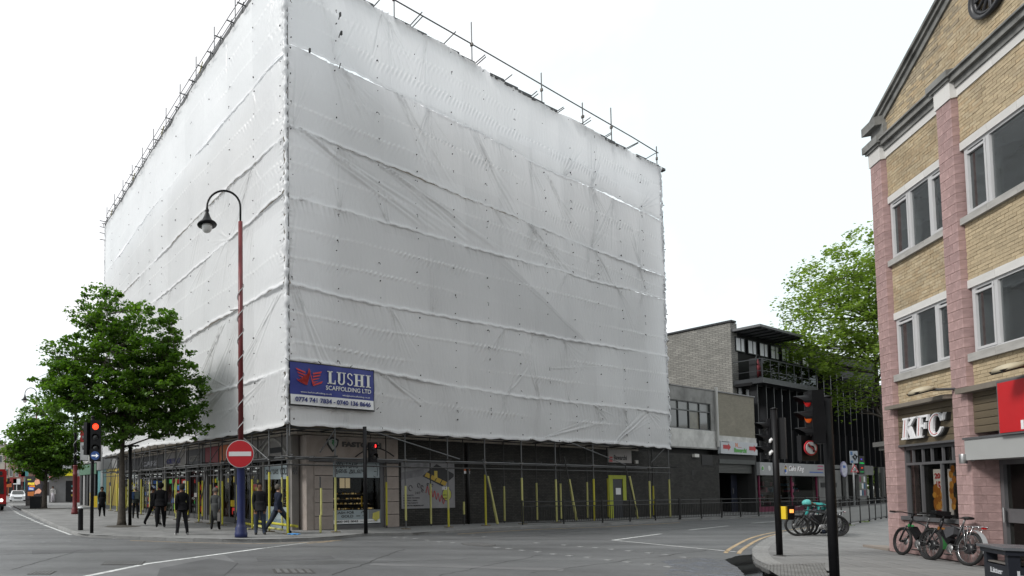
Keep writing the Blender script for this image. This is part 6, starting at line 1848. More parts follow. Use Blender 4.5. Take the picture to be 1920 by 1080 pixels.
# small wall lamp on the middle pilaster
u, z = F.uz(1812, 860, .1)
wlm = thing('wall_lamp', 'small cylindrical steel up and down lamp on the middle pink pilaster', 'lamp', F.P(u, z, 0))
rod('lamp_tube', mat('brushed_steel', (.4, .4, .4), .35, metal=.8), wlm, F.P(u - .05, z - .1, .12), F.P(u - .05, z + .1, .12), .055, 14); rod('bracket', MATS['brushed_steel'], wlm, F.P(u - .05, z, .10), F.P(u - .02, z, 0), .03)
b = MB(); b.disc(F.P(u, z, 0), F.n, .06, .02, 12); b.build('wall_plate', MATS['brushed_steel'], wlm)
# red panel at the right edge and grey entrance fascia
r0, rz1 = F.uz(1866, 716, .18); rz0 = F.z(1867, 817, .18)
rp0 = thing('red_sign_panel', 'square red lightbox panel with dark frame over the entrance at the right edge', 'sign', F.P(r0, rz0))
b = MB(); b.fb(F, r0, r0 + 1.35, rz0, rz1, wS, .17); b.build('frame', mat('frame_grey', (.10, .10, .105), .5), rp0)
b = MB(); b.fb(F, r0 + .04, r0 + 1.31, rz0 + .04, rz1 - .04, .17, .18); b.build('red_face', mat('panel_red', (.46, .016, .02), .45, .05), rp0)
b = MB()
for i in range(4): b.fb(F, r0 + .55 + i * .13, r0 + .61 + i * .13, rz0 + .07, rz0 + .24, .18, .184)
b.build('white_stripes', M_lw, rp0)
ef0 = uB1 + .04
b = MB(); b.fb(F, ef0, ef0 + 3, F.z(1838, 862), F.z(1838, 823), -.5, .10); b.build('entrance_fascia', M_gfa, kr_)
b = MB(); b.fb(F, ef0 - .02, ef0 + 3, F.z(1838, 823), F.z(1838, 819), -.5, .12); b.build('entrance_trim', M_gf, kr_)
# entrance recess: pink return wall, door frame, glass door
ret = F.P(uB1, 0)
RF = Fac(F.P(uB1, 0, 0), -F.n)      # return wall reads left->right going inwards
ud = RF.u(1877, 940)
hq = (F.z(1838, 862) - .1) / 12
for i in range(12):
    s = .5 if i % 2 else .3
    for a, c in ((0.005, ud * s), (ud * s, ud)):
        fpiece('return_block', M_pink, RF, kr_, a + .002, c - .002, .1 + i * hq + .004, .1 + (i + 1) * hq - .004, -.1, .006, .004)
DO = -ud
ez = F.z(1838, 862)
b = MB(); b.fb(F, uB1 + .01, uB1 + .10, .1, ez, DO - .1, DO); b.fb(F, uB1 + .10, uB1 + .8, ez - .1, ez, DO - .1, DO - .001); b.fb(F, uB1 + .75, uB1 + .83, .1, ez - .1, DO - .1, DO); b.fb(F, uB1 + .10, uB1 + .75, 1.0, 1.28, DO - .09, DO - .02); b.build('door_frame', M_gf, kr_)
b = MB(); b.fb(F, uB1 + .10, uB1 + .75, .12, ez - .1, DO - .06, DO - .05); b.build('door_pane', M_gl, kr_)
b = MB(); b.fb(F, uB1 + .85, uB1 + 3, .12, ez, DO - .06, DO - .05); b.build('door_pane', M_gl, kr_)
rod('handle', MATS['brushed_steel'], kr_, F.P(uB1 + .15, 1.0, DO + .05), F.P(uB1 + .15, 1.3, DO + .05), .018)
b = MB(); b.fb(F, uB1 + .25, uB1 + .35, 1.9, 2.05, DO - .6, DO - .55); b.build('blue_light', mat('blue_light', (.05, .1, 1), emit=(.1, .2, 1), estr=1), kr_)
# low dark wing left of the first pilaster
wg = thing('side_wing', 'narrow dark pink wing with flat cornice and grey downpipe left of the first pilaster', 'building', F.P(-.4, .1))
zz = F.z(1655, 843); 
b = MB(); b.fb(F, -.45, -.02, .1, zz, -3, -.28); b.build('wall', mat('dark_pink_stone', (.22, .10, .09), .8, .15, 4), wg)
b = MB(); b.fb(F, -.6, -.02, zz, zz + .10, -3, -.15); b.fb(F, -.7, -.02, zz + .10, zz + .22, -3, -.08); b.build('cornice', mat('cornice_dark', (.10, .10, .095), .8), wg)
rod('downpipe', mat('grey_pipe', (.13, .135, .125), .5), wg, F.P(-.10, .1, -.12), F.P(-.10, zz, -.12), .055, 10)
b = MB(); b.fb(F, -1.15, -.02, .1, .16, -.4, .02); b.build('base_slab', mat('base_concrete', (.22, .19, .165), .85), wg)
# ------------------------------------------------------------------ buildings further up the high street and across the junction
def simple_building(name, label, F, u0, u1, z1, depth, wall, rows, cols, wz0=3.6, wh=1.5, ww=1.0, pitch=2.8, ground=None, gh=3.0, parapet=None, frame=None, z0=.0):
    t = thing(name, label, 'building', F.P((u0 + u1) / 2, z0))
    b = MB(); b.fb(F, u0, u1, gh if ground else z0, z1, -depth, 0); b.build('wall', wall, t)
    if ground: b = MB(); b.fb(F, u0 + .02, u1 - .02, z0, gh, -depth, -.25); b.build('ground_floor', ground, t)
    if parapet: b = MB(); b.fb(F, u0 - .05, u1 + .05, z1, z1 + .25, -depth, .12); b.build('parapet', parapet, t)
    fr = frame or M_wht
    for r_ in range(rows):
        for c in range(cols):
            u = u0 + (c + .5) * (u1 - u0) / cols; z = wz0 + r_ * pitch
            if z + wh > z1 - .2: continue
            b = MB(); b.fb(F, u - ww / 2, u + ww / 2, z, z + .08, -.1, .06); b.fb(F, u - ww / 2, u + ww / 2, z + wh - .08, z + wh, -.1, .04); b.fb(F, u - ww / 2, u - ww / 2 + .07, z + .08, z + wh - .08, -.1, .03); b.fb(F, u + ww / 2 - .07, u + ww / 2, z + .08, z + wh - .08, -.1, .03); b.fb(F, u - .03, u + .03, z + .08, z + wh - .08, -.1, .03)
            w = b.build('window', fr, t); b = MB(); b.fb(F, u - ww / 2 + .07, u + ww / 2 - .07, z + .08, z + wh - .08, .002, .012); b.build('pane', M_gdk, w)
    return t
M_crm = mat('cream_wall', (.40, .37, .32), .8, .1, .5, dirt=.2)
M_rdb = brick_mat('red_brick', (.22, .10, .07), (.27, .13, .09), (.25, .22, .2))
M_stk = brick_mat('stock_brick', (.30, .25, .18), (.36, .30, .22), (.25, .23, .2))
# betting shop hoarding next to the scaffold
uh0, uh1 = WLf.u(183, 930), WLf.u(222, 930)
hb = thing('shopfront', 'grey fascia shopfront with teal and yellow window graphics beyond the scaffold', 'shopfront', WLf.P(uh0, .1))
zz0, zz1 = WLf.z(200, 880), WLf.z(200, 846)
b = MB(); b.fb(WLf, uh0, uh1, zz0, zz1, -.3, .1); b.build('fascia', mat('fascia_midgrey', (.17, .17, .17), .6, .1, 1), hb)
TEAL = mat('graphic_teal', (.06, .22, .23), .5); YEL_ = mat('graphic_yellow', (.42, .31, .04), .5, .1, 2)
xs = [183, 188, 193, 199, 210, 222]
for i, m in enumerate([TEAL, mat('graphic_pale', (.35, .4, .4), .5), TEAL, YEL_, YEL_]):
    fpiece('graphic_panel', m, WLf, hb, WLf.u(xs[i], 930) + .03, WLf.u(xs[i + 1], 930) - .03, .35, zz0, -.1, .0)
b = MB(); b.fb(WLf, uh0, uh1, .1, .34, -.2, .03); b.build('stall_riser', mat('riser_grey', (.15, .15, .15), .7), hb)
b = MB(); cu0 = WLf.u(206, 930)
b.disc(WLf.P(cu0, 1.75, .0), WLf.n, .22, .01, 14, X=WLf.d, ratio=1.3, m=0); b.disc(WLf.P(cu0, 2.02, .005), WLf.n, .24, .012, 14, X=WLf.d, ratio=.6, m=1)
b.prism([WLf.P(cu0 + a, z, .0) for a, z in ((-.4, .5), (.5, .5), (.45, 1.2), (.15, 1.5), (-.15, 1.5), (-.4, 1.2))], WLf.n * .01, 2)
b.build('figure_graphic', [mat('graphic_skin', (.30, .16, .10), .6), mat('graphic_dark', (.05, .06, .1), .6), mat('graphic_brown', (.2, .1, .04), .6)], hb, kind='stuff')
b = MB(); b.fb(WLf, uh0 - 30, UL - .3, 3.9, 5.9, -8, -.2); 
nb = simple_building('building', 'low grey parade of shops continuing up the high street behind the near tree', WLf, WLf.u(150, 930), UL - .4, 6.0, 8, mat('parade_grey', (.20, .20, .20), .8, .15, .6), 1, 6, 4.0, 1.2, parapet=M_conc, ground=M_dark, gh=3.9)
# darker shops, columns, green and yellow signs
for (x0, x1, m, lab) in ((150, 182, mat('green_fascia', (.03, .10, .05), .5), 'green fascia shopfront with black door columns left of the hoarding'),):
    a, c = WLf.u(x0, 930), WLf.u(x1, 930); s = thing('shopfront', lab, 'shopfront', WLf.P(a, .1))
    b = MB(); b.fb(WLf, a, c, 2.9, 3.8, -.2, .1); b.build('fascia', m, s)
    for i in range(5): fpiece('column', [M_blk, MATS['parade_grey']][i % 2], WLf, s, a + i * (c - a) / 5, a + i * (c - a) / 5 + .7, .1, 2.9, -.2, .02)
    b = MB(); b.fb(WLf, a, c, .4, 2.9, -.3, -.25); b.build('window_pane', M_gdk, s)
    b = MB(); b.fb(WLf, c - 2.2, c - 1.4, .1, 1.3, .03, .08); b.build('yellow_board', YEL_, s)
# kiosk-like shop with yellow sign and pink awning
a, c = WLf.u(96, 930), WLf.u(138, 930)
ky = thing('corner_kiosk', 'grey kiosk shop with a bright yellow sign and pink awning behind the far tree', 'kiosk', WLf.P(a, .1))
F2 = Fac(AT(118, 930, 62) * 1.0, (1, .12))
F2.A.z = 0
b = MB(); b.fb(F2, -1.5, 1.4, .1, 3.4, -5, 0); b.build('wall', mat('kiosk_grey', (.20, .20, .20), .7), ky)
b = MB(); b.fb(F2, -.2, 1.3, 3.05, 3.7, .05, .35); b.build('yellow_sign', mat('sign_bright_yellow', (.62, .56, .02), .5, emit=(.8, .75, .02), estr=.15), ky)
text('OPEN LATE', F2, 0, 3.3, 1.1, .2, .36, .01, M_ink, ky, bold=.04)
b = MB(); b.prism([F2.P(-1.6, 2.9, 0), F2.P(-.2, 3.5, 0), F2.P(-.2, 3.35, 1.2), F2.P(-1.6, 2.6, 1.2)], F2.n * .03 + Z * .04); b.build('awning', mat('awning_pink', (.50, .16, .18), .7), ky)
b = MB(); b.fb(F2, .3, 1.2, .2, 2.5, .02, .05); b.build('doorway', M_dark, ky)
for i in range(3): fpiece('magazine_row', [YEL_, M_white, TEAL][i], F2, ky, .9, 1.15, .8 + i * .5, 1.0 + i * .5, .06, .1)
b = MB(); b.fb(F2, 1.4, 1.8, .1, 3.0, -.3, .2); b.build('red_pillar', mat('pillar_red', (.22, .02, .02), .6), ky)
# far side of the high street
d1 = Vector((1, .15, 0))
def farf(px, Yd): 
    p = AT(px, 930, Yd); return Fac((p.x, p.y), (1, -.05))
simple_building('building', 'cream three storey block at the far left end of the high street', farf(-60, 118), 0, 9.5, 10.6, 12, M_crm, 2, 5, 4.2, 1.5, 1.1, ground=M_dark, parapet=M_conc)
simple_building('building', 'red brick bay between the cream block and the white terrace far up the street', farf(15, 116), 0, 3.6, 9.3, 12, M_rdb, 2, 3, 4.0, 1.7, .7, ground=M_dark, parapet=M_wht)
simple_building('building', 'white rendered terrace far up the street behind the far tree', farf(31, 122), 0, 8, 9.6, 12, mat('render_pale', (.42, .42, .42), .8, .1, .8), 2, 6, 3.8, 1.3, .8, ground=mat('dull_shops', (.08, .07, .07), .7), parapet=M_wht)
simple_building('building', 'long grey distant terrace closing the view beside the parked white car', farf(30, 165), 0, 34, 10, 12, mat('distant_grey', (.25, .25, .25), .8, .1, .8), 2, 12, 4.2, 1.4, 1.0, ground=MATS['dull_shops'])
simple_building('tower_block', 'pale green tower rising over the roofs at the far left edge', farf(-125, 190), 0, 16, 30, 14, mat('tower_pale', (.42, .46, .45), .7, .08, .4), 7, 5, 5, 1.6, 2.0, pitch=3.2)
# coloured little shop signs far off
r = random.Random(2)
for i, (px, py, m) in enumerate([(9, 903, YEL_), (16, 908, MATS['fascia_orange']), (42, 889, MATS['pillar_red']), (47, 888, TEAL), (32, 903, M_white), (26, 901, MATS['pillar_red'])]):
    p = AT(px, py, 100); f = Fac((p.x, p.y), (1, 0)); b = MB(); b.fb(f, -.6, .6, p.z - .5, p.z + .5, 0, .3)
    b.fb(f, -.05, .05, 0, p.z - .5, .1, .2); tag(b.build('shop_sign', m, origin=(p.x, p.y, 0)), ['small yellow hanging sign far up the street right of the bus', 'small orange shop sign far up the street above the white car', 'tiny red street sign left of the advertising panel top', 'tiny teal street sign beside the tiny red one', 'tiny white sign board above the white car', 'tiny maroon sign right of the bus'][i], 'sign')
# unseen terraces behind the viewer, added to block low sky light
nf = Fac((34, -6), (-1, .03))
for (u0, u1, z1, m, lab) in ((-6, 9, 15.5, M_stk, 'unseen stock brick terrace opposite the wrapped building, added to block sky light'), (9.3, 21, 16.5, M_rdb, 'unseen red brick terrace opposite the wrapped corner, added to block sky light'), (21.3, 38, 15, M_crm, 'unseen cream terrace opposite the high street shops, added to block sky light')):
    simple_building('unseen_terrace', lab, nf, u0, u1, z1, 9, m, 4, max(3, int((u1 - u0) / 3)), 4.2, 1.6, 1.1, ground=M_dark, parapet=M_conc)

# ------------------------------------------------------------------ vehicles
M_busr = mat('bus_red', (.33, .012, .014), .25, .05, 2, coat=.5)
M_tyre = mat('tyre_rubber', (.012, .012, .012), .7)
M_chrome = mat('chrome', (.55, .55, .56), .2, metal=1)
pb_ = AT(11.5, 957, 42.5); 
bs = thing('bus', 'red single deck bus half out of the frame at the left edge', 'bus', (pb_.x, pb_.y, 0))
fB = Fac((pb_.x - dR.x * 2.5, pb_.y - dR.y * 2.5), dR)
sec = [(0, .35), (0, 2.95), (.15, 3.12), (2.35, 3.12), (2.5, 2.95), (2.5, .35)]
b = MB(); b.prism([fB.P(u, z, 0) for u, z in sec], -fB.n * 10.5); b.build('body', M_busr, bs)
b = MB(); b.prism([fB.P(u, z, 0) for u, z in ((.18, 1.25), (2.32, 1.25), (2.28, 2.55), (.22, 2.55))], fB.n * .03); b.build('windscreen', M_gdk, bs)
b = MB(); b.fb(fB, .3, 2.2, 2.65, 2.95, 0, .03); b.build('destination_blind', M_ink, bs)
text('58', fB, .9, 2.7, .6, .2, .032, .004, mat('blind_amber', (.8, .5, .1), emit=(1, .6, .1), estr=.6), bs, bold=.03)
for u in (.35, 2.15):
    b = MB(); b.disc(fB.P(u, .78, 0), fB.n, .13, .04, 14); b.build('headlight', mat('headlight_glass', (.7, .7, .65), .2, emit=(1, .95, .85), estr=1.5), bs)
sB = Fac((pb_.x, pb_.y), (0, 1))
for i in range(4):
    b = MB(); b.prism([fB.P(2.5, z, -(.8 + i * 2.3 + a)) for a, z in ((0, 1.3), (2.1, 1.3), (2.1, 2.5), (0, 2.5))], dR * .02); b.build('window_pane', M_gdk, bs)
for x in (.35, 2.15):
    for y in (1.6, 8.0):
        b = MB(); b.lathe(fB.P(.02 if x < 1 else 2.22, .45, -y), [(.2, 0), (.45, .02), (.45, .24), (.2, .27)], 18, axis=dR); b.build('wheel', M_tyre, bs)
for u in (-.12, 2.62):
    b = MB(); b.fb(fB, u - .09, u + .09, 2.0, 2.45, .05, .15); b.build('mirror', M_blk, bs)
b = MB(); b.fb(fB, .02, 2.48, .32, .5, 0, .06); b.build('bumper', M_blk, bs)

def make_car(loc, rz, paint, label, name='parked_car'):
    t = thing(name, label, 'car', (0, 0, 0))
    prof = [(-2.1, .30), (-2.12, .62), (-2.02, .80), (-1.2, .93), (-.55, 1.36), (.75, 1.42), (1.5, 1.02), (2.0, .92), (2.1, .6), (2.08, .30)]
    b = MB(); v = []
    for y, s, zs in ((-.86, 1.0, 0), (-.80, 1.0, .0), (.80, 1.0, 0), (.86, 1.0, 0)): pass
    k = len(prof)
    secs = [(-.87, 0.0), (-.84, .0), (.84, .0), (.87, .0)]
    v = []
    for yy in (-.87, -.80, .80, .87):
        for (x, z) in prof:
            inn = max(0, z - .9) * .38; sgn = -1 if yy < 0 else 1
            e = .04 if abs(yy) > .85 else 0
            v.append((x * (1 - e * .3), yy - sgn * inn, z - e * (1 if z > .5 else -1)))
    f = []
    for j in range(3):
        for i in range(k - 1): f.append((j * k + i, j * k + i + 1, (j + 1) * k + i + 1, (j + 1) * k + i))
        f.append((j * k + k - 1, j * k, (j + 1) * k, (j + 1) * k + k - 1))
    f.append(tuple(range(k))); f.append(tuple(reversed(range(3 * k, 4 * k))))
    b.add(v, f, 0, False); b.build('body', paint, t)
    b = MB(); b.add([(-1.17, -.70, .97), (-1.17, .70, .97), (-.62, .58, 1.33), (-.62, -.58, 1.33)], [(0, 3, 2, 1)]); b.v = [p + Vector((-.03, 0, .03)) for p in b.v]; b.build('windscreen', M_gdk, t)
    for s in (-1, 1):
        b = MB(); b.add([(-1.0, s * .845, .98), (1.2, s * .845, .98), (.72, s * .70, 1.34), (-.5, s * .70, 1.32)], [(0, 1, 2, 3)]); b.build('side_glass', M_gdk, t)
        b = MB(); b.box((-2.08, s * .62, .66), .06, .16, .07); b.build('headlight', MATS['headlight_glass'] if False else mat('lamp_lens', (.6, .6, .6), .15), t)
        b = MB(); b.box((-.75, s * .98, .98), .07, .10, .06); b.build('wing_mirror', paint, t)
        for x in (-1.35, 1.3):
            b = MB(); b.lathe((x, s * .78 - .09, .31), [(.12, 0), (.29, .0), (.31, .03), (.31, .15), (.29, .18), (.12, .18)], 18, axis=(0, 1, 0)); w = b.build('wheel', M_tyre, t)
            b = MB(); b.lathe((x, s * .78 - .10, .31), [(.19, 0), (.19, .20)], 12, axis=(0, 1, 0)); b.build('rim', M_chrome, w)
    b = MB(); b.box((-2.12, 0, .55), .02, .45, .07); b.build('grille', M_blk, t)
    b = MB(); b.box((-2.14, 0, .40), .01, .26, .055); b.build('number_plate', M_white, t)
    t.location = loc; t.rotation_euler = (0, 0, rz); return t
p = AT(22, 936, 66); 
make_car((p.x, p.y + 2, 0), math.atan2(dL.y, dL.x) - .1, mat('white_paint', (.72, .73, .74), .25, .04, 1, coat=.6), 'white car facing the camera in the road right of the red bus')
p = AT(42, 930, 95); make_car((p.x, p.y + 2, 0), math.atan2(dL.y, dL.x), mat('dark_car_paint', (.03, .03, .035), .3, coat=.5), 'dark car partly hidden behind the white car and the advertising panel')

# ------------------------------------------------------------------ street furniture
M_pole = mat('black_pole', (.006, .006, .007), .5, .2, 5, spec=.22)
M_mar = mat('maroon_pole', (.13, .018, .020), .4, .2, 3, dirt=.25, dscale=2)
M_navy = mat('navy_pole', (.013, .019, .075), .4, .15, 3)
M_cable = mat('pale_cable', (.34, .34, .34), .5)
def lamp_post(base, H, label, lower, shaft=None, arm=(-1, 0, 0), R=1.07, wrap=True, scale=1.0, name='lamp_post'):
    t = thing(name, label, 'lamp post', base); B = Vector(base); s = scale
    zb = 3.35 * s
    b = MB(); b.lathe(B, [(.21, 0), (.215, .14), (.19, .18), (.20, .30), (.15, .38), (.135, .50), (.135, 2.35 * s), (.155, 2.38 * s), (.155, 2.46 * s), (.13, 2.5 * s), (.13, 2.92 * s), (.14, 2.94 * s), (.14, 2.98 * s), (.105, 3.0 * s)], 18); b.build('base_column', lower, t)
    b = MB(); b.tube(B + Z * 3.0 * s, B + Z * (H - 1.07 * s), .088, 14, r2=.075); b.build('shaft', shaft or M_mar, t)
    A = Vector(arm); top = B + Z * (H - 1.07 * s); pts = [top, top + Z * .50 * s]
    R = R * s; c = top + Z * (.50 * s) + A * (R / 2 + .02)
    n = 16
    for i in range(1, n + 1):
        a = math.pi * i / n; pts.append(c + A * (-math.cos(a) * (R / 2 + .02)) + Z * (math.sin(a) * (.56 * s)))
    e = pts[-1]; pts.append(e - Z * .10)
    b = MB(); b.path(pts, .035, 8); b.build('swan_neck', M_pole, t)
    e = pts[-1]
    b = MB(); b.lathe(e - Z * .56 * s, [(.32 * s, .04 * s), (.335 * s, .06 * s), (.31 * s, .10 * s), (.18 * s, .20 * s), (.11 * s, .33 * s), (.055 * s, .49 * s), (.06 * s, .51 * s), (.075 * s, .54 * s), (.04 * s, .57 * s)], 22); lh_ = b.build('lamp_shade', M_pole, t)
    b = MB(); b.lathe(e - Z * .76 * s, [(.03, 0), (.11 * s, .025 * s), (.165 * s, .10 * s), (.18 * s, .18 * s), (.175 * s, .26 * s)], 18); b.build('globe', mat('lamp_globe', (.62, .62, .60), .2, .05, 2), lh_)
    if wrap:
        pts = []
        for i in range(150):
            z = 3.1 * s + i * (H - 6.2 * s) / 150; a = i * .30; pts.append(B + Vector((math.cos(a) * .105, math.sin(a) * .105, z)))
        b = MB(); b.path(pts, .016, 5); b.build('wound_cable', M_cable, t)
        rod('clamp', M_cable, t, B + Vector((-.35, 0, H - 4.05 * s)), B + Vector((0, 0, H - 4.0 * s)), .02)
    return t
pb = G(452, 1007.5); Hh = AT(445, 357, pb.y).z - .1
lamp_post(pb, Hh, 'tall lamp post with maroon shaft, navy base and swan neck lantern before the sheeting', M_navy)
q = G(140, 964); lamp_post(q, Hh, 'maroon lamp post rising into the trees beside the near traffic light', M_mar, wrap=True, shaft=M_pole, arm=(1, 0, 0))
q = G(66, 947); lamp_post(q, AT(45, 729, q.y).z, 'far lamp post whose lantern shows left of the trees', M_mar, wrap=False)
q = AT(9, 930, 88); lamp_post((q.x, q.y, 0), AT(9, 820, 88).z, 'thin purple lamp column far up the street by the bus', mat('purple_column', (.10, .03, .12), .5), wrap=False, scale=.8)
# red banner hanging on the second lamp post
q = G(140, 964); fq = Fac((q.x, q.y), (1, 0))
bnn = thing('street_banner', 'narrow red and white street banner hanging beside the maroon lamp post', 'banner', (q.x, q.y, 3))
zb0, zb1 = AT(155, 845, q.y).z, AT(155, 790, q.y).z
b = MB(); b.fb(fq, .30, .75, zb0 + (zb1 - zb0) * .3, zb1, -.02, .0); b.build('red_cloth', mat('banner_cloth_red', (.30, .02, .02), .7), bnn)
b = MB(); b.fb(fq, .30, .75, zb0 - .6, zb0 + (zb1 - zb0) * .28, -.02, .0); b.build('white_cloth', mat('banner_cloth_white', (.4, .4, .4), .7), bnn)
rod('bracket', M_pole, bnn, fq.P(0, zb1, 0), fq.P(.8, zb1, 0), .02); rod('bracket', M_pole, bnn, fq.P(0, zb0 - .6, 0), fq.P(.8, zb0 - .6, 0), .02)
# no entry sign on the big lamp post
fs = Fac((pb.x, pb.y), (1, -.12)); su, sz = fs.uz(450, 851, .2)
ne = thing('no_entry_sign', 'round red no entry sign with white bar on the tall lamp post', 'sign', fs.P(su, sz - .45, .2))
b = MB(); b.disc(fs.P(su, sz, .18), fs.n, .452, .02, 40, X=fs.d); b.build('rim', mat('sign_rim_grey', (.40, .38, .38), .5), ne)
b = MB(); b.disc(fs.P(su, sz, .201), fs.n, .430, .006, 40, X=fs.d); b.build('red_face', mat('sign_deep_red', (.36, .008, .014), .4, .04), ne)
b = MB(); b.fb(fs, su - .36, su + .36, sz - .072, sz + .072, .208, .213); b.build('white_bar', mat('sign_dull_white', (.52, .52, .52), .4, .05), ne)
b = MB(); b.fb(fs, su - .05, su + .05, sz - .3, sz + .3, .1, .178); b.build('back_bracket', M_fitting, ne)

M_redl = mat('red_lamp', (.8, .03, .01), .3, emit=(1.0, .055, .02), estr=2.2)
M_redd = mat('red_lamp_dim', (.5, .01, .01), .3, emit=(.7, .008, .01), estr=.14)
M_ambd = mat('amber_lamp', (.5, .1, .0), .3, emit=(.9, .10, .01), estr=.26)
M_lens = mat('dark_lens', (.02, .02, .02), .2, spec=.6)
def signal_head(t, c, face, w=.30, n=3, lamps=(None, None, None), hood=.18, pitch=None, r=.10, back=False):
    """c: centre of the head, face: horizontal facing direction"""
    f = Vector(face).normalized(); x = f.cross(Z) * -1; pitch = pitch or w
    h = n * pitch / 2 + .04
    b = MB(); b.box(Vector(c) - f * .07, w / 2, .07, h, x, f); hd = b.build('signal_head', M_pole, t)
    if back:
        b = MB(); b.box(Vector(c) - f * .02, w / 2 + .11, .01, h + .11, x, f); b.build('backing_board', M_pole, hd)
    for i in range(n):
        p = Vector(c) + Z * ((n - 1) / 2 - i) * pitch
        b = MB(); b.lathe(p, [(r, 0), (r * .95, .015), (r * .5, .035), (.005, .042)], 16, axis=f); b.build('lens', lamps[i] or M_lens, hd)
        v = []; m = 11
        for k in range(m):
            a = math.radians(-15 + 210 * k / (m - 1)); e = x * math.cos(a) * (r + .012) + Z * math.sin(a) * (r + .012)
            v += [p + e, p + e * .96 + f * hood * (.45 + .55 * max(0, math.sin(a)))]
        b = MB(); b.add(v, [(2 * k, 2 * k + 2, 2 * k + 3, 2 * k + 1) for k in range(m - 1)] + [(2 * k + 1, 2 * k + 3, 2 * k + 2, 2 * k) for k in range(0)]); 
        v2 = [p_ + (p_ - p).normalized() * .008 for p_ in v]; b.add(v2, [(2 * k + 1, 2 * k + 3, 2 * k + 2, 2 * k) for k in range(m - 1)])
        b.build('visor', M_pole, hd)
    return hd
def push_box(t, c, f, lit=True):
    f = Vector(f).normalized(); x = f.cross(Z) * -1
    b = MB(); b.box(Vector(c), .085, .06, .165, x, f); pbx = b.build('push_button_box', M_pole, t)
    b = MB(); b.box(Vector(c) - x * .125, .022, .055, .15, x, f); b.build('yellow_strip', mat('signal_yellow', (.60, .42, .02), .5), pbx)
    b = MB(); b.box(Vector(c) + f * .065 + Z * .04, .045, .008, .04, x, f); b.build('wait_lamp', mat('wait_orange', (.8, .3, .05), emit=(1, .35, .08), estr=1.6), pbx)
# left traffic light
q = G(172, 999.5); zt = AT(178, 789, q.y).z
tl = thing('traffic_light', 'traffic light showing red with a blue arrow sign beside the near tree', 'traffic light', q)
b = MB(); b.tube(q, Vector((q.x, q.y, zt + .1)), .065, 12); b.lathe(Vector((q.x, q.y, zt + .1)), [(.075, 0), (.07, .04), (.03, .08)], 12); b.build('pole', M_pole, tl)
cz = AT(181, 803, q.y).z
signal_head(tl, Vector((q.x + .14, q.y - .18, cz - .34)), (0.05, -1, 0), w=.36, n=3, lamps=(M_redl, None, None), pitch=.38, r=.112, hood=.10)
cbz = AT(183, 855, q.y).z; fc = Fac((q.x + .14, q.y - .22), (1, 0.05))
b = MB(); b.fb(fc, -.19, .19, cbz - .2, cbz + .22, -.1, .0); b.build('sign_box', M_pole, tl)
b = MB(); b.disc(fc.P(0, cbz, .0), fc.n, .155, .012, 28, X=fc.d); b.build('blue_disc', mat('sign_blue', (.03, .08, .26), .4), tl)
b = MB(); b.fb(fc, -.12, .05, cbz - .022, cbz + .022, .013, .018); b.prism([fc.P(.03, cbz - .075, .013), fc.P(.13, cbz, .013), fc.P(.03, cbz + .075, .013)], fc.n * .005); b.build('white_arrow', mat('arrow_white', (.7, .7, .7), .4, emit=(.8, .85, .9), estr=.35), tl)
signal_head(tl, Vector((q.x - .22, q.y + .05, cz - .38)), (-.9, .45, 0), w=.34, n=3, pitch=.36, r=.12)
push_box(tl, Vector((q.x + .14, q.y - .02, 1.15)), (0, -1, 0)) if False else None
b = MB(); b.fb(fc, .0, .11, 1.02, 1.42, .05, .15); b.build('yellow_box', mat('signal_yellow', (.60, .42, .02), .5), tl)
# bollard
q = G(151, 994)
bo_ = thing('bollard', 'short black bollard with a pale cap on the pavement left of the traffic light', 'bollard', q)
b = MB(); b.lathe(q, [(.10, 0), (.10, .03), (.095, .78), (.10, .79), (.10, .82)], 16); b.build('post', M_pole, bo_)
b = MB(); b.lathe(q + Z * .83, [(.10, 0), (.105, .02), (.10, .05), (.02, .06)], 16); b.build('cap', M_white, bo_)
# sign pole by the tree
q = G(243.5, 986)
b = MB(); b.tube(q, (q.x, q.y, AT(243, 838, q.y).z), .075, 10); b.box((q.x + .12, q.y, AT(243, 836, q.y).z), .25, .1, .03)
tag(b.build('sign_pole', M_pole, origin=q), 'plain black pole with small flat top standing right of the near tree trunk', 'pole')
# middle pedestrian light
q = G(686, 1000); zt = AT(684, 800, q.y).z
pl = thing('pedestrian_light', 'black pole with a small red pedestrian signal before the gold shop', 'pedestrian signal', q)
b = MB(); b.tube(q, Vector((q.x, q.y, zt)), .07, 12); b.build('pole', M_pole, pl)
hd = signal_head(pl, Vector((q.x + .30, q.y - .06, AT(703, 848, q.y).z)), (.35, -1, 0), w=.29, n=2, pitch=.31, r=.10, lamps=(None, None), hood=.14)
b = MB(); c_ = Vector((q.x + .34, q.y - .14, AT(703, 837, q.y).z)); b.box(c_, .018, .01, .045); b.box(c_ + Z * .055, .012, .01, .012); b.build('red_man', mat('red_man', (.9, .02, .02), emit=(1, .03, .03), estr=3), hd)
b = MB(); b.path([q + Vector((.05, 0, zt - .35)), q + Vector((.16, -.02, zt - .30)), q + Vector((.20, -.02, zt - .45)), q + Vector((.18, 0, zt - .62))], .012, 5); b.build('loop_bracket', M_pole, pl)
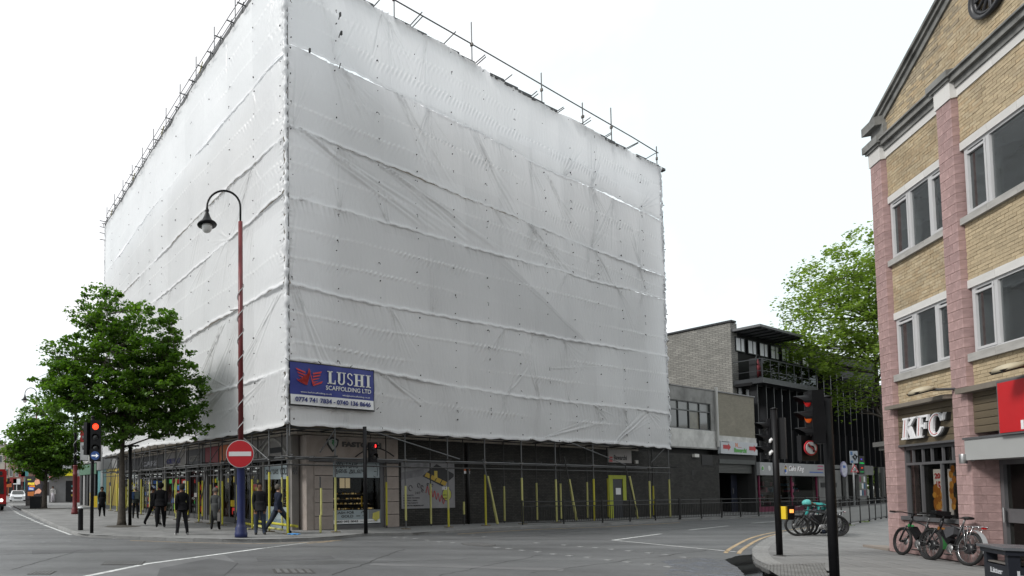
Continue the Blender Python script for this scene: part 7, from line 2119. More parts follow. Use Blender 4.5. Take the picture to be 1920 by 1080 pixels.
# right traffic light (farther pole)
q = G(1462, 1042); zt = AT(1461, 768, q.y).z
tr_ = thing('traffic_light', 'black traffic light pole with yellow edged push button box on the right pavement', 'traffic light', q)
b = MB(); b.tube(q, Vector((q.x, q.y, zt)), .058, 14); b.lathe(Vector((q.x, q.y, zt)), [(.066, 0), (.06, .03), (.02, .05)], 12); b.build('pole', M_pole, tr_)
b = MB(); b.lathe(q, [(.12, 0), (.10, .015), (.058, .02)], 14); b.build('base_ring', M_iron, tr_)
signal_head(tr_, Vector((q.x - .01, q.y + .20, AT(1462, 822, q.y).z)), (-.98, .30, 0), w=.32, n=3, pitch=.29, r=.105, hood=.20, lamps=(None, None, None))
signal_head(tr_, Vector((q.x + .16, q.y + .10, AT(1462, 822, q.y).z)), (.9, .6, 0), w=.32, n=3, pitch=.30, r=.105)
wv = MB(); 
for y in (826, 849):
    c_ = AT(1444, y, q.y + .05); wv.path([c_ + Vector((.12, .0, .02)), c_ + Vector((.03, -.02, .03)), c_ + Vector((-.02, -.03, 0)), c_ + Vector((-.04, -.03, -.06))], .02, 5, radii=[.05, .045, .035, .02])
wv.build('pale_visor', mat('visor_white', (.55, .55, .55), .3, spec=.6), tr_, kind='stuff')  # two white visors pointing left
push_box(tr_, Vector((q.x + .17, q.y - .08, AT(1472, 961, q.y).z)), (.12, -1, 0))
# nearest traffic light, right of it
q = G(1566, 1106); zt = AT(1547, 746, q.y).z
nl = thing('traffic_light', 'nearest black traffic light with red and amber lamps and a no left turn sign', 'traffic light', q)
b = MB(); b.tube(q, Vector((q.x, q.y, zt)), .057, 14); b.lathe(Vector((q.x, q.y, zt)), [(.064, 0), (.06, .02), (.02, .04)], 12); b.build('pole', M_pole, nl)
h0 = AT(1514, 753, q.y - .05); h1 = AT(1514, 783, q.y - .05); pt = h0.z - h1.z
ctr = Vector((AT(1512, 790, q.y).x, q.y - .04, h1.z))
signal_head(nl, ctr, (-.91, .42, 0), w=.23, n=3, pitch=pt * 1.0, r=.085, hood=.17, lamps=(M_redd, M_ambd, None), back=False)
b = MB(); b.box(Vector((q.x - .12, q.y, h0.z)), .12, .025, .02); b.box(Vector((q.x - .12, q.y, h1.z - pt)), .12, .025, .02); b.build('bracket', M_pole, nl, kind='stuff')
fN = Fac((ctr.x, ctr.y), (.90, -.44)); 
sc_ = AT(1519, 840, q.y - .12)
b = MB(); b.box(sc_ + Vector((.02, .06, 0)), .15, .03, .20, X_ if False else Vector((.99, .14, 0))); b.build('sign_housing', M_pole, nl)
X_ = Vector((.99, .14, 0)).normalized(); fS = Fac((sc_.x, sc_.y), X_)
b = MB(); b.disc(fS.P(0, sc_.z, .0), fS.n, .118, .012, 30, X=fS.d); b.build('red_ring', mat('ring_red', (.42, .02, .03), .4), nl)
b = MB(); b.disc(fS.P(0, sc_.z, .013), fS.n, .096, .004, 30, X=fS.d); b.build('white_disc', mat('disc_white', (.55, .55, .55), .4), nl)
b = MB(); b.path([fS.P(.035, sc_.z - .065, .02), fS.P(.035, sc_.z + .0, .02), fS.P(.02, sc_.z + .025, .02), fS.P(-.03, sc_.z + .03, .02)], .012, 6); b.prism([fS.P(-.025, sc_.z + .055, .017), fS.P(-.068, sc_.z + .03, .017), fS.P(-.025, sc_.z + .005, .017)], fS.n * .004); b.build('turn_arrow', M_ink, nl)
b = MB(); a_ = math.radians(-42); dd_ = fS.d * math.cos(a_) + Z * math.sin(a_); nn_ = fS.d * -math.sin(a_) + Z * math.cos(a_); cc_ = fS.P(0, sc_.z, .024)
b.prism([cc_ - dd_ * .10 - nn_ * .010, cc_ + dd_ * .10 - nn_ * .010, cc_ + dd_ * .10 + nn_ * .010, cc_ - dd_ * .10 + nn_ * .010], fS.n * .004); b.build('red_slash', MATS['ring_red'], nl)
# direction signs across the side street
q = G(1603, 964); fq = Fac((q.x, q.y), (.99, .1))
sp_ = thing('road_sign', 'white roundabout map sign above a red triangle warning sign on one pole', 'road sign', q)
u_, z_ = fq.uz(1601, 857, .05)
sw2 = (fq.u(1608, 857, .05) - fq.u(1594, 857, .05)) / 2; sh2 = (fq.z(1600, 844, .05) - fq.z(1600, 867, .05)) / 2
b = MB(); b.tube(q, fq.P(u_, z_ + .3), .04, 8); b.build('pole', M_galv, sp_)
b = MB(); b.fb(fq, u_ - sw2, u_ + sw2, z_ - sh2, z_ + sh2, .03, .06); b.build('map_board', mat('map_white', (.32, .35, .38), .5), sp_)
b = MB(); b.path([fq.P(u_ + sw2 * .2 + sw2 * .38 * math.cos(a), z_ + sw2 * .45 * math.sin(a), .07) for a in np.linspace(0, 2 * math.pi, 20, endpoint=False)], .035, 5, closed=True)
for a in (0.3, 1.6, 3.0, 4.7): b.tube(fq.P(u_ + sw2 * .2 + sw2 * .38 * math.cos(a), z_ + sw2 * .45 * math.sin(a), .07), fq.P(u_ + sw2 * .2 + sw2 * .8 * math.cos(a), z_ + sw2 * .8 * math.sin(a), .07), .03, 5)
b.build('map_lines', M_ink, sp_)
b = MB(); b.fb(fq, u_ - sw2, u_ - sw2 * .3, z_ - sh2 + .02, z_ - sh2 * .55, .062, .066); b.fb(fq, u_ - sw2, u_ - sw2 * .4, z_ + sh2 * .3, z_ + sh2 * .9, .062, .066); b.build('blue_blocks', mat('map_blue', (.05, .12, .25), .5), sp_, kind='stuff')
tz = fq.z(1602, 881, .05); tw = sw2 * 1.12
b = MB(); b.prism([fq.P(u_ - tw, tz - tw * .5, .05), fq.P(u_ + tw, tz - tw * .5, .05), fq.P(u_, tz + tw * 1.2, .05)], fq.n * .01); b.build('red_triangle', MATS['ring_red'], sp_)
b = MB(); b.prism([fq.P(u_ - tw * .66, tz - tw * .32, .062), fq.P(u_ + tw * .66, tz - tw * .32, .062), fq.P(u_, tz + tw * .78, .062)], fq.n * .004); b.build('white_triangle', MATS['disc_white'], sp_)
b = MB(); b.path([fq.P(u_ + tw * .26 * math.cos(a), tz + .0 + tw * .26 * math.sin(a), .07) for a in np.linspace(0, 2 * math.pi, 12, endpoint=False)], .02, 5, closed=True); b.build('ring_symbol', M_ink, sp_)
# advertising panel
q0_, q1_ = AT(47, 951, 51), AT(82, 951, 49.5); fa = Fac((q0_.x, q0_.y), (q1_.x - q0_.x, q1_.y - q0_.y)); wa = (q1_ - q0_).length; za1 = fa.z(50, 893)
ad = thing('advertising_panel', 'black freestanding advertising panel with yellow words and a face in profile', 'advertising panel', (q0_.x, q0_.y, 0))
b = MB(); b.fb(fa, 0, wa, .55, za1, -.25, 0); b.build('casing', M_blk, ad)
b = MB(); b.fb(fa, .0, wa, 0, .54, -.2, -.04); b.build('plinth', mat('plinth_dark', (.05, .05, .05), .6), ad)
ph = za1 - .55
def ax(u): return u * wa
b = MB(); b.fb(fa, ax(.08), ax(.9), .75, za1 - .12, 0, .01); b.build('poster', mat('poster_black', (.02, .02, .025), .4, emit=(.05, .05, .06), estr=.2), ad)
def glow(n, c, e=.35): return mat(n, c, .5, emit=c, estr=e)
text('FREE', fa, ax(.15), .55 + ph * .64, ax(.36), ph * .10, .012, .004, glow('ad_yellow', (.8, .6, .05)), ad, bold=.06)
text('OFFER', fa, ax(.22), .55 + ph * .55, ax(.32), ph * .07, .012, .004, glow('ad_orange', (.8, .25, .03)), ad, bold=.06)
text('NOW', fa, ax(.12), .55 + ph * .83, ax(.2), ph * .06, .012, .004, glow('ad_lime', (.4, .5, .06)), ad, bold=.04)
def apoly(n, m, pts, o): b = MB(); b.prism([fa.P(ax(x), .55 + ph * z, o) for x, z in pts], fa.n * .003); b.build(n, m, ad)
apoly('blue_print', glow('ad_blue', (.08, .15, .5)), [(.17, .43), (.48, .43), (.48, .54), (.17, .56)], .012)
apoly('pale_print', glow('ad_pale', (.5, .5, .5)), [(.22, .46), (.44, .44), (.44, .50), (.22, .52)], .017)
apoly('brown_print', glow('ad_brown', (.35, .12, .03)), [(.14, .20), (.45, .20), (.50, .38), (.14, .36)], .012)
apoly('face_print', glow('ad_skin', (.60, .30, .20), .3), [(.58, .90), (.52, .80), (.49, .76), (.52, .73), (.52, .67), (.60, .63), (.66, .66), (.80, .70), (.82, .85), (.74, .92)], .012)
apoly('hair_print', glow('ad_hair', (.05, .02, .015), .1), [(.58, .90), (.62, .95), (.80, .94), (.86, .82), (.80, .70), (.76, .84), (.66, .88)], .017)
apoly('arm_print', glow('ad_skin', (.60, .30, .20), .3), [(.55, .40), (.75, .52), (.88, .40), (.80, .30), (.62, .30), (.50, .26)], .014)
apoly('shirt_print', glow('ad_shirt', (.03, .03, .04), .1), [(.55, .62), (.85, .66), (.92, .45), (.72, .50), (.55, .52)], .019)
# litter bin beyond the far tree
q = G(68, 953)
lbn = thing('street_bin', 'squat black street bin in front of the advertising panel', 'bin', q)
b = MB(); b.box(q + Z * .42, .42, .3, .42); b.build('body', M_pole, lbn); b = MB(); b.box(q + Z * .90, .44, .32, .05); b.build('lid', M_pole, lbn)
b = MB(); b.lathe(AT(72, 892, 55) - Z * 1.0, [(.15, 0), (.18, .1), (.18, 1.6), (.1, 1.7)], 10); b.tube((AT(72, 892, 55).x, 55, 0), AT(72, 892, 55) - Z * 1.0, .05, 6); tag(b.build('orange_post', mat('post_orange', (.5, .10, .01), .5), origin=AT(72, 892, 55)), 'orange upright marker showing above the advertising panel', 'post')
# tree pit and small green kerb planting near the advertising panel
b = MB(); q = AT(32, 944, 60); b.box((q.x, q.y, .12), 1.6, .8, .1, m=0); tag(b.build('planting_kerb', M_kerb, origin=q), 'low kerbed planting strip left of the advertising panel', 'planter')
# litter bin at the right
bq = AT(1885, 1027, 6.2); zt = bq.z
e1 = Vector((-.905, .425, 0)) ; 
pl_ = AT(1828, 1023, 6.2); 
lbx = thing('litter_bin', 'black square litter bin with white lettering at the bottom right corner', 'bin', (bq.x, bq.y, .1))
dA = None
# find the left face so that it ends at the seen corner: width .62
best = None
for k in range(-52, -10):
    a = math.radians(k); d = Vector((-math.sin(a), math.cos(a), 0)) * .62; p = bq + d
    px = CX + FPX * p.x / p.y
    if best is None or abs(px - 1828) < best[0]: best = (abs(px - 1828), d)
dA = best[1].normalized(); fL_ = Fac((bq.x + dA.x * .62, bq.y + dA.y * .62), -dA); fRt = Fac((bq.x, bq.y), Vector((-(-dA).y, (-dA).x, 0)) )
WB = .62
ca = fL_.P(0, 0, 0)
b = MB(); b.fb(fL_, .02, WB - .02, .1, zt - .21, -WB + .02, -.02); b.build('body', mat('bin_navy_black', (.014, .016, .022), .35, .15, 4), lbx)
for (u0, u1, o0, o1) in ((.02, .09, -.10, -.02), (WB - .09, WB - .02, -.10, -.02), (.02, .09, -WB + .02, -WB + .10), (WB - .09, WB - .02, -WB + .02, -WB + .10)):
    b = MB(); b.fb(fL_, u0, u1, zt - .21, zt - .08, o0, o1); b.build('corner_post', MATS['bin_navy_black'], lbx)
b = MB(); b.fb(fL_, .0, WB, zt - .085, zt - .03, -WB, 0); b.build('hood', MATS['bin_navy_black'], lbx)
b = MB(); b.fb(fL_, -.02, WB + .02, zt - .03, zt, -WB - .02, .02); lid = b.build('top_plate', mat('bin_top', (.10, .105, .115), .25, .2, 6), lbx)
b = MB(); b.disc(fL_.P(WB / 2, zt, -WB / 2), Z, .07, .012, 14); b.build('stubber', M_chrome, lid)
b = MB(); b.fb(fL_, .09, WB - .09, zt - .195, zt - .18, -.30, -.03); b.build('inner_shelf', mat('shelf_grey', (.14, .13, .12), .6), lbx)
M_let = mat('bin_letter', (.45, .46, .48), .5)
text('Litter', fL_, WB * .30, zt - .31, WB * .45, .06, .0 - .019, .004, M_let, lbx, bold=.02)
text('Litter', fRt, WB * .12, zt - .31, WB * .45, .06, -.019, .004, M_let, lbx, bold=.02)
# ------------------------------------------------------------------ bicycles
M_spoke = mat('spoke_steel', (.25, .25, .25), .4, metal=.6)
def make_bike(label, frame_c, accent, R=.34, loc=(0, 0, 0), rz=0.0, lean=0.0, rack=False, battery=True, guard=False, guard_c=None, basket=False, group=None, silver_rear=False, bag=False):
    t = thing('bicycle', label, 'bicycle', (0, 0, 0), group)
    fm = mat('bike_' + frame_c[0], frame_c[1], .35, .1, 3); am = mat('bike_' + accent[0], accent[1], .4)
    A = Vector((0, 0, R)); Bq = Vector((1.08, 0, R))         # front axle at x=0, rear at x=1.08
    def wheel(c, hub_r=.03, rim=None):
        b = MB(); b.path([c + Vector((math.cos(a) * (R - .025), 0, math.sin(a) * (R - .025))) for a in np.linspace(0, 2 * math.pi, 40, endpoint=False)], .027, 8, closed=True)
        w = b.build('wheel', M_tyre, t)
        b = MB(); b.path([c + Vector((math.cos(a) * (R - .060), 0, math.sin(a) * (R - .060))) for a in np.linspace(0, 2 * math.pi, 36, endpoint=False)], .011, 6, closed=True); b.build('rim', rim or fm, w)
        b = MB()
        for i in range(18):
            a = 2 * math.pi * i / 18; b.tube(c + Vector((0, (.03 if i % 2 else -.03), 0)), c + Vector((math.cos(a) * (R - .06), 0, math.sin(a) * (R - .06))), .0028, 3)
        b.build('spokes', M_spoke, w, kind='stuff')
        b = MB(); b.lathe(c - Vector((0, .045, 0)), [(hub_r * .6, 0), (hub_r, .01), (hub_r, .08), (hub_r * .6, .09)], 14, axis=(0, 1, 0)); b.build('hub', fm, w)
        b = MB(); b.lathe(c + Vector((0, .05, 0)), [(.085, 0), (.085, .004)], 16, axis=(0, 1, 0)); b.build('brake_disc', M_spoke, w)
    wheel(A); wheel(Bq, .11 if battery else .03, M_chrome if silver_rear else None)
    ht, hb = Vector((.26, 0, .86)), Vector((.21, 0, .70)); bb_ = Vector((.66, 0, .31)); st = Vector((.83, 0, .82)); stop_ = Vector((.87, 0, .95))
    b = MB(); b.tube(hb, ht + (ht - hb) * .2, .024, 8); b.tube(hb, bb_, .028 if not battery else .04, 8); b.tube(ht, st - Vector((.02, 0, .08)), .020, 8); b.tube(bb_, st, .018, 8)
    for y in (-.055, .055): b.tube(bb_ + Vector((0, y * .5, 0)), Bq + Vector((0, y, 0)), .011, 6); b.tube(st - Vector((0, 0, .06)), Bq + Vector((0, y, 0)), .010, 6)
    b.build('frame', fm, t)
    b = MB()
    for y in (-.055, .055): b.tube(hb + Vector((0, y, 0)), A + Vector((0, y, 0)), .016, 7)
    b.tube(hb + Vector((0, -.06, 0)), hb + Vector((0, .06, 0)), .02, 6); b.build('fork', fm, t)
    sb = ht + (ht - hb) * .2; hbp = sb + Vector((.02, 0, .10))
    b = MB(); b.tube(sb, hbp, .018, 7); b.path([hbp + Vector((.09, -.33, .02)), hbp + Vector((.02, -.18, .03)), hbp, hbp + Vector((.02, .18, .03)), hbp + Vector((.09, .33, .02))], .013, 7); b.build('handlebar', M_pole, t)
    for y in (-1, 1):
        b = MB(); b.tube(hbp + Vector((.09, y * .33, .02)), hbp + Vector((.13, y * .43, .02)), .019, 8); b.build('grip', M_tyre, t)
        b = MB(); b.path([hbp + Vector((.05, y * .25, .02)), hbp + Vector((-.03, y * .32, -.01)), hbp + Vector((-.02, y * .40, -.02))], .006, 5); b.build('brake_lever', M_spoke, t)
    b = MB(); b.path([hbp + Vector((-.0, .05, 0)), hbp + Vector((-.16, .05, .02)), hb + Vector((-.10, .04, -.1)), A + Vector((.02, .05, .1))], .005, 4); b.build('brake_cable', M_pole, t)
    b = MB(); b.tube(st, stop_, .014, 7); b.build('seat_post', M_spoke, t)
    b = MB(); P_ = stop_ + Z * .02
    b.path([P_ + Vector((-.16, 0, .0)), P_ + Vector((-.05, 0, .01)), P_ + Vector((.06, 0, .015)), P_ + Vector((.12, 0, .02))], .03, 8, radii=[.018, .03, .065, .06]); b.v = [Vector((p.x, p.y * 1.2, P_.z + (p.z - P_.z) * .55)) for p in b.v]; b.build('saddle', M_tyre, t)
    b = MB(); b.lathe(bb_ - Vector((0, .06, 0)), [(.09, 0), (.09, .006)], 18, axis=(0, 1, 0)); b.tube(bb_ + Vector((0, -.07, 0)), bb_ + Vector((.10, -.07, -.13)), .010, 5); b.tube(bb_ + Vector((0, .07, 0)), bb_ + Vector((-.10, .07, .13)), .010, 5); cr = b.build('crank', M_spoke, t)
    for s, y in ((1, -.12), (-1, .12)):
        b = MB(); b.box(bb_ + Vector((.10 * s, y, -.13 * s)), .045, .045, .012); b.build('pedal', M_tyre, t)
    b = MB(); b.path([bb_ + Vector((0, -.06, .085)), Bq + Vector((0, -.06, .035)), Bq + Vector((.035, -.06, 0)), Bq + Vector((0, -.06, -.035)), bb_ + Vector((0, -.06, -.085))], .006, 4); b.build('chain', M_spoke, t)
    if battery:
        b = MB(); c = (hb + bb_) / 2 + Vector((.05, 0, .05)); d = (bb_ - hb).normalized(); b.box(c, .17, .045, .055, d, Vector((0, 1, 0))); b.build('battery', M_pole, t)
        b = MB(); b.box(hb + Vector((.03, -.03, .02)), .02, .008, .035); b.box(hb + Vector((.20, -.045, .02)), .045, .006, .02); b.build('accent_decal', am, t, kind='stuff')
    if bag:
        b = MB(); b.prism([Vector((.36, -.05, .76)), Vector((.70, -.05, .78)), Vector((.70, -.05, .62)), Vector((.52, -.05, .52))], (0, .10, 0)); b.build('frame_bag', mat('bag_grey', (.05, .05, .055), .7), t)
    if guard:
        for c, a0, a1 in ((Bq, -.15, 2.2),):
            v = []
            for a in np.linspace(a0, a1, 14):
                e = Vector((math.cos(a), 0, math.sin(a))) * (R + .045); v += [c + e + Vector((0, -.035, 0)), c + e + Vector((0, .035, 0))]
            b = MB(); b.add(v, [(2 * k, 2 * k + 2, 2 * k + 3, 2 * k + 1) for k in range(13)]); b.add([p * 1.0 + Vector((0, 0, .006)) for p in v], [(2 * k + 1, 2 * k + 3, 2 * k + 2, 2 * k) for k in range(13)]); b.build('mudguard', mat('guard_' + guard_c[0], guard_c[1], .35), t)
    if rack:
        b = MB(); zt_ = R * 2 + .10
        for y in (-.06, 0, .06): b.tube(Vector((.86, y, zt_)), Vector((1.36, y, zt_ + .02)), .008, 5)
        for x in (.90, 1.05, 1.2, 1.34): b.tube(Vector((x, -.07, zt_)), Vector((x, .07, zt_)), .008, 5)
        for y in (-.07, .07): 
            for x in (.98, 1.1, 1.22): b.tube(Vector((x, y, zt_)), Bq + Vector((.01, y, .05)), .006, 4)
        b.build('rear_rack', M_chrome, t)
        b = MB(); b.box((1.37, 0, zt_ - .01), .01, .03, .018); b.build('rear_reflector', mat('reflector_red', (.4, .01, .01), .3), t)
    if basket:
        b = MB(); b.box(hbp + Vector((-.10, .0, .03)), .09, .11, .08); b.build('handlebar_bag', M_pole, t)
    t.location = loc; t.rotation_euler = (lean, 0, rz)
    return t
zk_ = .1
def ang(v): return math.atan2(v.y, v.x)
kd = FK.d
# bike 1: leaning on the wall, front wheel away towards the corner
p = G(1690, 1040.5)
make_bike('black electric bicycle with green accents leaning on the pink wall, farther of two', ('black', (.014, .014, .015)), ('green', (.03, .20, .06)), loc=(p.x, p.y, zk_), rz=ang(kd), lean=-.10, guard=True, guard_c=('green', (.03, .13, .04)), R=.335)
p = G(1741, 1049.5)
make_bike('black electric bicycle with silver rack and bags leaning on the wall, nearer of two', ('satin', (.02, .02, .022)), ('orange', (.22, .09, .02)), loc=(p.x, p.y, zk_), rz=ang(kd) + .05, lean=-.12, rack=True, guard=True, guard_c=('silver', (.35, .36, .37)), silver_rear=True, basket=True, bag=True, R=.35)
# parked row by the guard rail
p = G(1497, 1005)
dirs = Vector((.97, .22, 0))
labs = ['white forked black bicycle nearest the road in the parked row by the guard rail', 'second bicycle of the parked row, tucked behind the white forked one', 'bicycle of the parked row under the crouching rider with the teal helmet', 'farthest bicycle of the parked row, hidden behind the nearest traffic light pole']
for i in range(4):
    q = p + Vector((.36, .16, 0)) * i * 1.0 + Vector((-.02, 0, 0))
    make_bike(labs[i], (('row_black', (.016, .016, .017)), ('row_grey', (.05, .05, .055)), ('row_dark', (.02, .02, .03)), ('row_black', (.016, .016, .017)))[i], ('whiteish', (.4, .4, .4)), loc=(q.x, q.y, zk_), rz=-.22 + i * .16, lean=-.05 + .03 * i, battery=i != 0, R=.35, rack=i == 2, group='bicycles parked in a row by the guard rail')
# ------------------------------------------------------------------ people
SKIN1 = (.16, .085, .055); SKIN2 = (.30, .18, .13)
def person(label, loc, face, h=1.74, pose=None, top=(.012, .012, .014), legs=(.012, .012, .014), shoes=(.02, .02, .02), skin=SKIN1, hair=(.01, .008, .007), build=1.0,
           coat=0.0, hood=False, cap=None, pack=None, beanie=None, helmet=None, skirt=False, bag=None, stripe=False, gender='m', lean=0.0):
    """local frame: faces -y; x to the person's left... joints in metres for 1.75 m, scaled by h"""
    t = thing('person', label, 'person', (0, 0, 0))
    P = dict(pose or {})
    s = h / 1.75
    J = {}
    def J_(n, p, r, par, c): J[n] = (Vector(p), r, par, c)
    hip = P.get('hip', Vector((0, 0, .93))); hip = Vector(hip)
    lean_v = Vector(P.get('spine', (0, 0, 1))).normalized()
    wd = build; sw = .160 * wd ** .6 if gender == 'm' else .145 * wd ** .6
    yaw = P.get('twist', 0.0)
    side = Vector((1, 0, 0))
    J_('pelvis', hip, (.165 * wd, .13 * wd), None, 'L')
    J_('waist', hip + lean_v * .14, (.175 * wd, .135 * wd), 'pelvis', 'T')
    J_('chest', hip + lean_v * .36, (.195 * wd, .145 * wd), 'waist', 'T')
    J_('neckb', hip + lean_v * .53, (.10 * wd, .085), 'chest', 'T')
    hd_ = Vector(P.get('head', lean_v)).normalized()
    nb = hip + lean_v * .53
    J_('neck', nb + hd_ * .05, (.058, .058), 'neckb', 'S')
    J_('jaw', nb + hd_ * .10 + Vector((0, -.015, 0)), (.070, .080), 'neck', 'S')
    J_('head', nb + hd_ * .175 + Vector((0, -.012, 0)), (.088, .102), 'jaw', 'S')
    J_('crown', nb + hd_ * .25 + Vector((0, -.004, 0)), (.066, .078), 'head', 'S')
    for sd, k in ((-1, 'r'), (1, 'l')):
        sh = hip + lean_v * .48 + side * sd * sw
        a = P.get('arm_' + k, [(sd * .035, .03, -.29), (-sd * .01, -.06, -.25)])
        el = sh + Vector(a[0]); wr_ = el + Vector(a[1]); hn = wr_ + Vector(a[1]).normalized() * .06
        J_('sh' + k, sh, (.080 * wd, .080 * wd), 'neckb', 'T'); J_('ua' + k, sh.lerp(el, .5), (.070 * wd, .070 * wd), 'sh' + k, 'T')
        J_('el' + k, el, (.060 * wd, .060 * wd), 'ua' + k, 'T'); J_('wr' + k, wr_, (.046, .046), 'el' + k, 'T'); J_('hn' + k, hn, (.030, .022), 'wr' + k, 'S')
        hp = hip + Vector((sd * .09 * wd, 0, -.05))
        lg = P.get('leg_' + k, [(sd * .02, 0, -.42), (0, 0, -.40)])
        kn = hp + Vector(lg[0]); an = kn + Vector(lg[1])
        J_('hp' + k, hp, (.105 * wd, .105 * wd), 'pelvis', 'L'); J_('th' + k, hp.lerp(kn, .5), (.098 * wd, .100 * wd), 'hp' + k, 'L'); J_('kn' + k, kn, (.078 * wd, .078 * wd), 'th' + k, 'L')
        J_('ca' + k, kn.lerp(an, .4), (.074 * wd, .074 * wd), 'kn' + k, 'L'); J_('an' + k, an, (.060, .064), 'ca' + k, 'L')
        ft = Vector(lg[2]) if len(lg) > 2 else Vector((sd * .03, -.15, -.045))
        J_('to' + k, an + ft, (.048, .040), 'an' + k, 'F'); J_('hl' + k, an + Vector((0, .03, -.03)), (.048, .046), 'an' + k, 'F')
    names = list(J); idx = {n: i for i, n in enumerate(names)}
    me = bpy.data.meshes.new('body_skeleton')
    me.from_pydata([tuple(J[n][0] * s) for n in names], [(idx[J[n][2]], idx[n]) for n in names if J[n][2]], [])
    ob = bpy.data.objects.new('body_skeleton', me); col.objects.link(ob)
    md_ = ob.modifiers.new('skin', 'SKIN'); md_.use_smooth_shade = True; md_.branch_smoothing = .6
    sv_ = me.skin_vertices[0].data
    for n in names:
        sv_[idx[n]].radius = (J[n][1][0] * s, J[n][1][1] * s); sv_[idx[n]].use_root = (n == 'pelvis')
    ss = ob.modifiers.new('sub', 'SUBSURF'); ss.levels = 1; ss.render_levels = 1
    dg = bpy.context.evaluated_depsgraph_get()
    m0 = ob.evaluated_get(dg).to_mesh()
    vs = [v.co.copy() for v in m0.vertices]; fs = [tuple(p.vertices) for p in m0.polygons]
    ob.evaluated_get(dg).to_mesh_clear(); bpy.data.objects.remove(ob); bpy.data.meshes.remove(me)
    mz = {'T': 0, 'L': 1, 'S': 2, 'F': 3}
    pj = [(J[n][0] * s, mz[J[n][3]]) for n in names]
    fm = []
    for f in fs:
        c = sum((vs[i] for i in f), Vector()) / len(f)
        fm.append(min(pj, key=lambda q: (q[0] - c).length_squared)[1])
    b = MB(); b.v = vs; b.f = fs; b.m = fm; b.s = [True] * len(fs)
    # fingers and thumb on each hand
    for sd, k in ((-1, 'r'), (1, 'l')):
        w = J['wr' + k][0] * s; hnp = J['hn' + k][0] * s; d = (hnp - w).normalized(); x = Vector((0, 1, 0)); x = (x - d * x.dot(d)).normalized(); yv = d.cross(x)
        palm = hnp + d * .02
        for i, L_ in enumerate((.062, .072, .068, .052)):
            p0 = palm + x * (-.028 + .018 * i); p1 = p0 + d * L_ * .55 - yv * .006 * sd; p2 = p0 + d * L_ * .85 - yv * .028 * sd
            b.path([p0 - d * .03, p1, p2], .008, 5, 2, radii=[.010, .009, .007])
        p0 = palm - d * .03 - x * .03; b.path([p0, p0 - x * .025 + d * .03, p0 - x * .03 + d * .055], .009, 5, 2, radii=[.012, .010, .008])
    # face: nose, ears
    hc = J['head'][0] * s; fd = Vector((0, -1, 0))
    up = hd_; fd = (fd - up * fd.dot(up)).normalized(); lt = fd.cross(up)
    b.path([hc + fd * .096 + up * .02, hc + fd * .124 - up * .012, hc + fd * .104 - up * .03], .01, 5, 2, radii=[.006, .013, .008])
    for e in (-1, 1): b.lathe(hc + lt * e * .086 + fd * .005, [(.022, 0), (.02, .012), (.005, .016)], 8, 2, axis=lt * e)
    for e in (-1, 1): b.box(hc + fd * .099 + lt * e * .03 + up * .015, .010, .004, .005, lt, fd, 4)
    b.box(hc + fd * .094 - up * .052, .020, .004, .004, lt, fd, 4)
    cn = lambda n, c, r_=.85: mat('%s_%d_%d_%d' % (n, c[0] * 999, c[1] * 999, c[2] * 999), c, r_, .15, 6, spec=.12)
    b.build('body', [cn('cloth', top), cn('cloth', legs), cn('skin', skin, .55), cn('shoe', shoes, .6), cn('feature', (.03, .015, .012), .5)], t, uv=False)
    # hair or headwear
    def dome(name, m, grow, low, back=.0):
        d = MB(); prof = []
        for i in range(7):
            a = low + (math.pi / 2 - low) * i / 6; prof.append((math.cos(a) * (.095 + grow), math.sin(a) * (.112 + grow)))
        d.lathe(hc + up * .025 - fd * (.012 + back), prof, 14, axis=up); d.build(name, m, t)
    if beanie: dome('beanie', cn('knit', beanie, .95), .022, -.25)
    elif helmet:
        dome('helmet', cn('helmet', helmet, .35), .035, -.1)
    elif cap:
        dome('hair', cn('hair', hair, .9), .008, -.5, .02); dome('cap', cn('cap', cap, .8), .020, .15)
        d = MB(); d.box(hc + up * .055 + fd * .13, .075, .05, .006, lt, fd); d.build('cap_peak', cn('cap', cap, .8), t)
    elif hood: dome('hood', cn('cloth', top), .030, -.9, .02)
    else:
        dome('hair', cn('hair', hair, .9), .006, -.75, .022)
    if not coat and not skirt and 'head' not in P: coat = .07
    if coat:
        d = MB(); c0 = hip * s; prof = [(.19 * wd, -coat), (.185 * wd, -coat * .6), (.17 * wd, -.1), (.178 * wd, .12), (.15 * wd, .20)]
        d.lathe(c0, [(r_ * s, z_ * s) for r_, z_ in prof], 16); d.v = [Vector((v.x, c0.y + (v.y - c0.y) * .78, v.z)) for v in d.v]; d.build('coat_skirt', cn('cloth', top), t)
    if skirt:
        d = MB(); c0 = hip * s; d.lathe(c0, [(.20 * wd, -.86 * s), (.17 * wd, -.4 * s), (.15 * wd, .05)], 16); d.build('robe', cn('robe', legs), t)
    if pack:
        for i, (pc, px_) in enumerate(pack):
            d = MB(); c = (hip + lean_v * .33) * s + Vector((px_, .19, 0)); wv = .13 if len(pack) > 1 else .15
            for (z0, z1, w0, y0) in ((-.20, .14, wv, .085), (.14, .20, wv * .75, .06)): d.box(c + Z * (z0 + z1) / 2, w0, y0, (z1 - z0) / 2)
            d.box(c + Vector((0, .095, -.07)), wv * .75, .03, .09); d.build('rucksack', cn('bag', pc, .8), t)
            d = MB()
            for e in (-1, 1): d.path([c + Vector((e * wv * .6, -.05, .16)), c + Vector((e * wv * .7, -.22, .20)), c + Vector((e * wv * .75, -.33, .05)), c + Vector((e * wv * .7, -.2, -.15))], .014, 5)
            d.build('strap', cn('bag', (.02, .02, .02), .8), t)
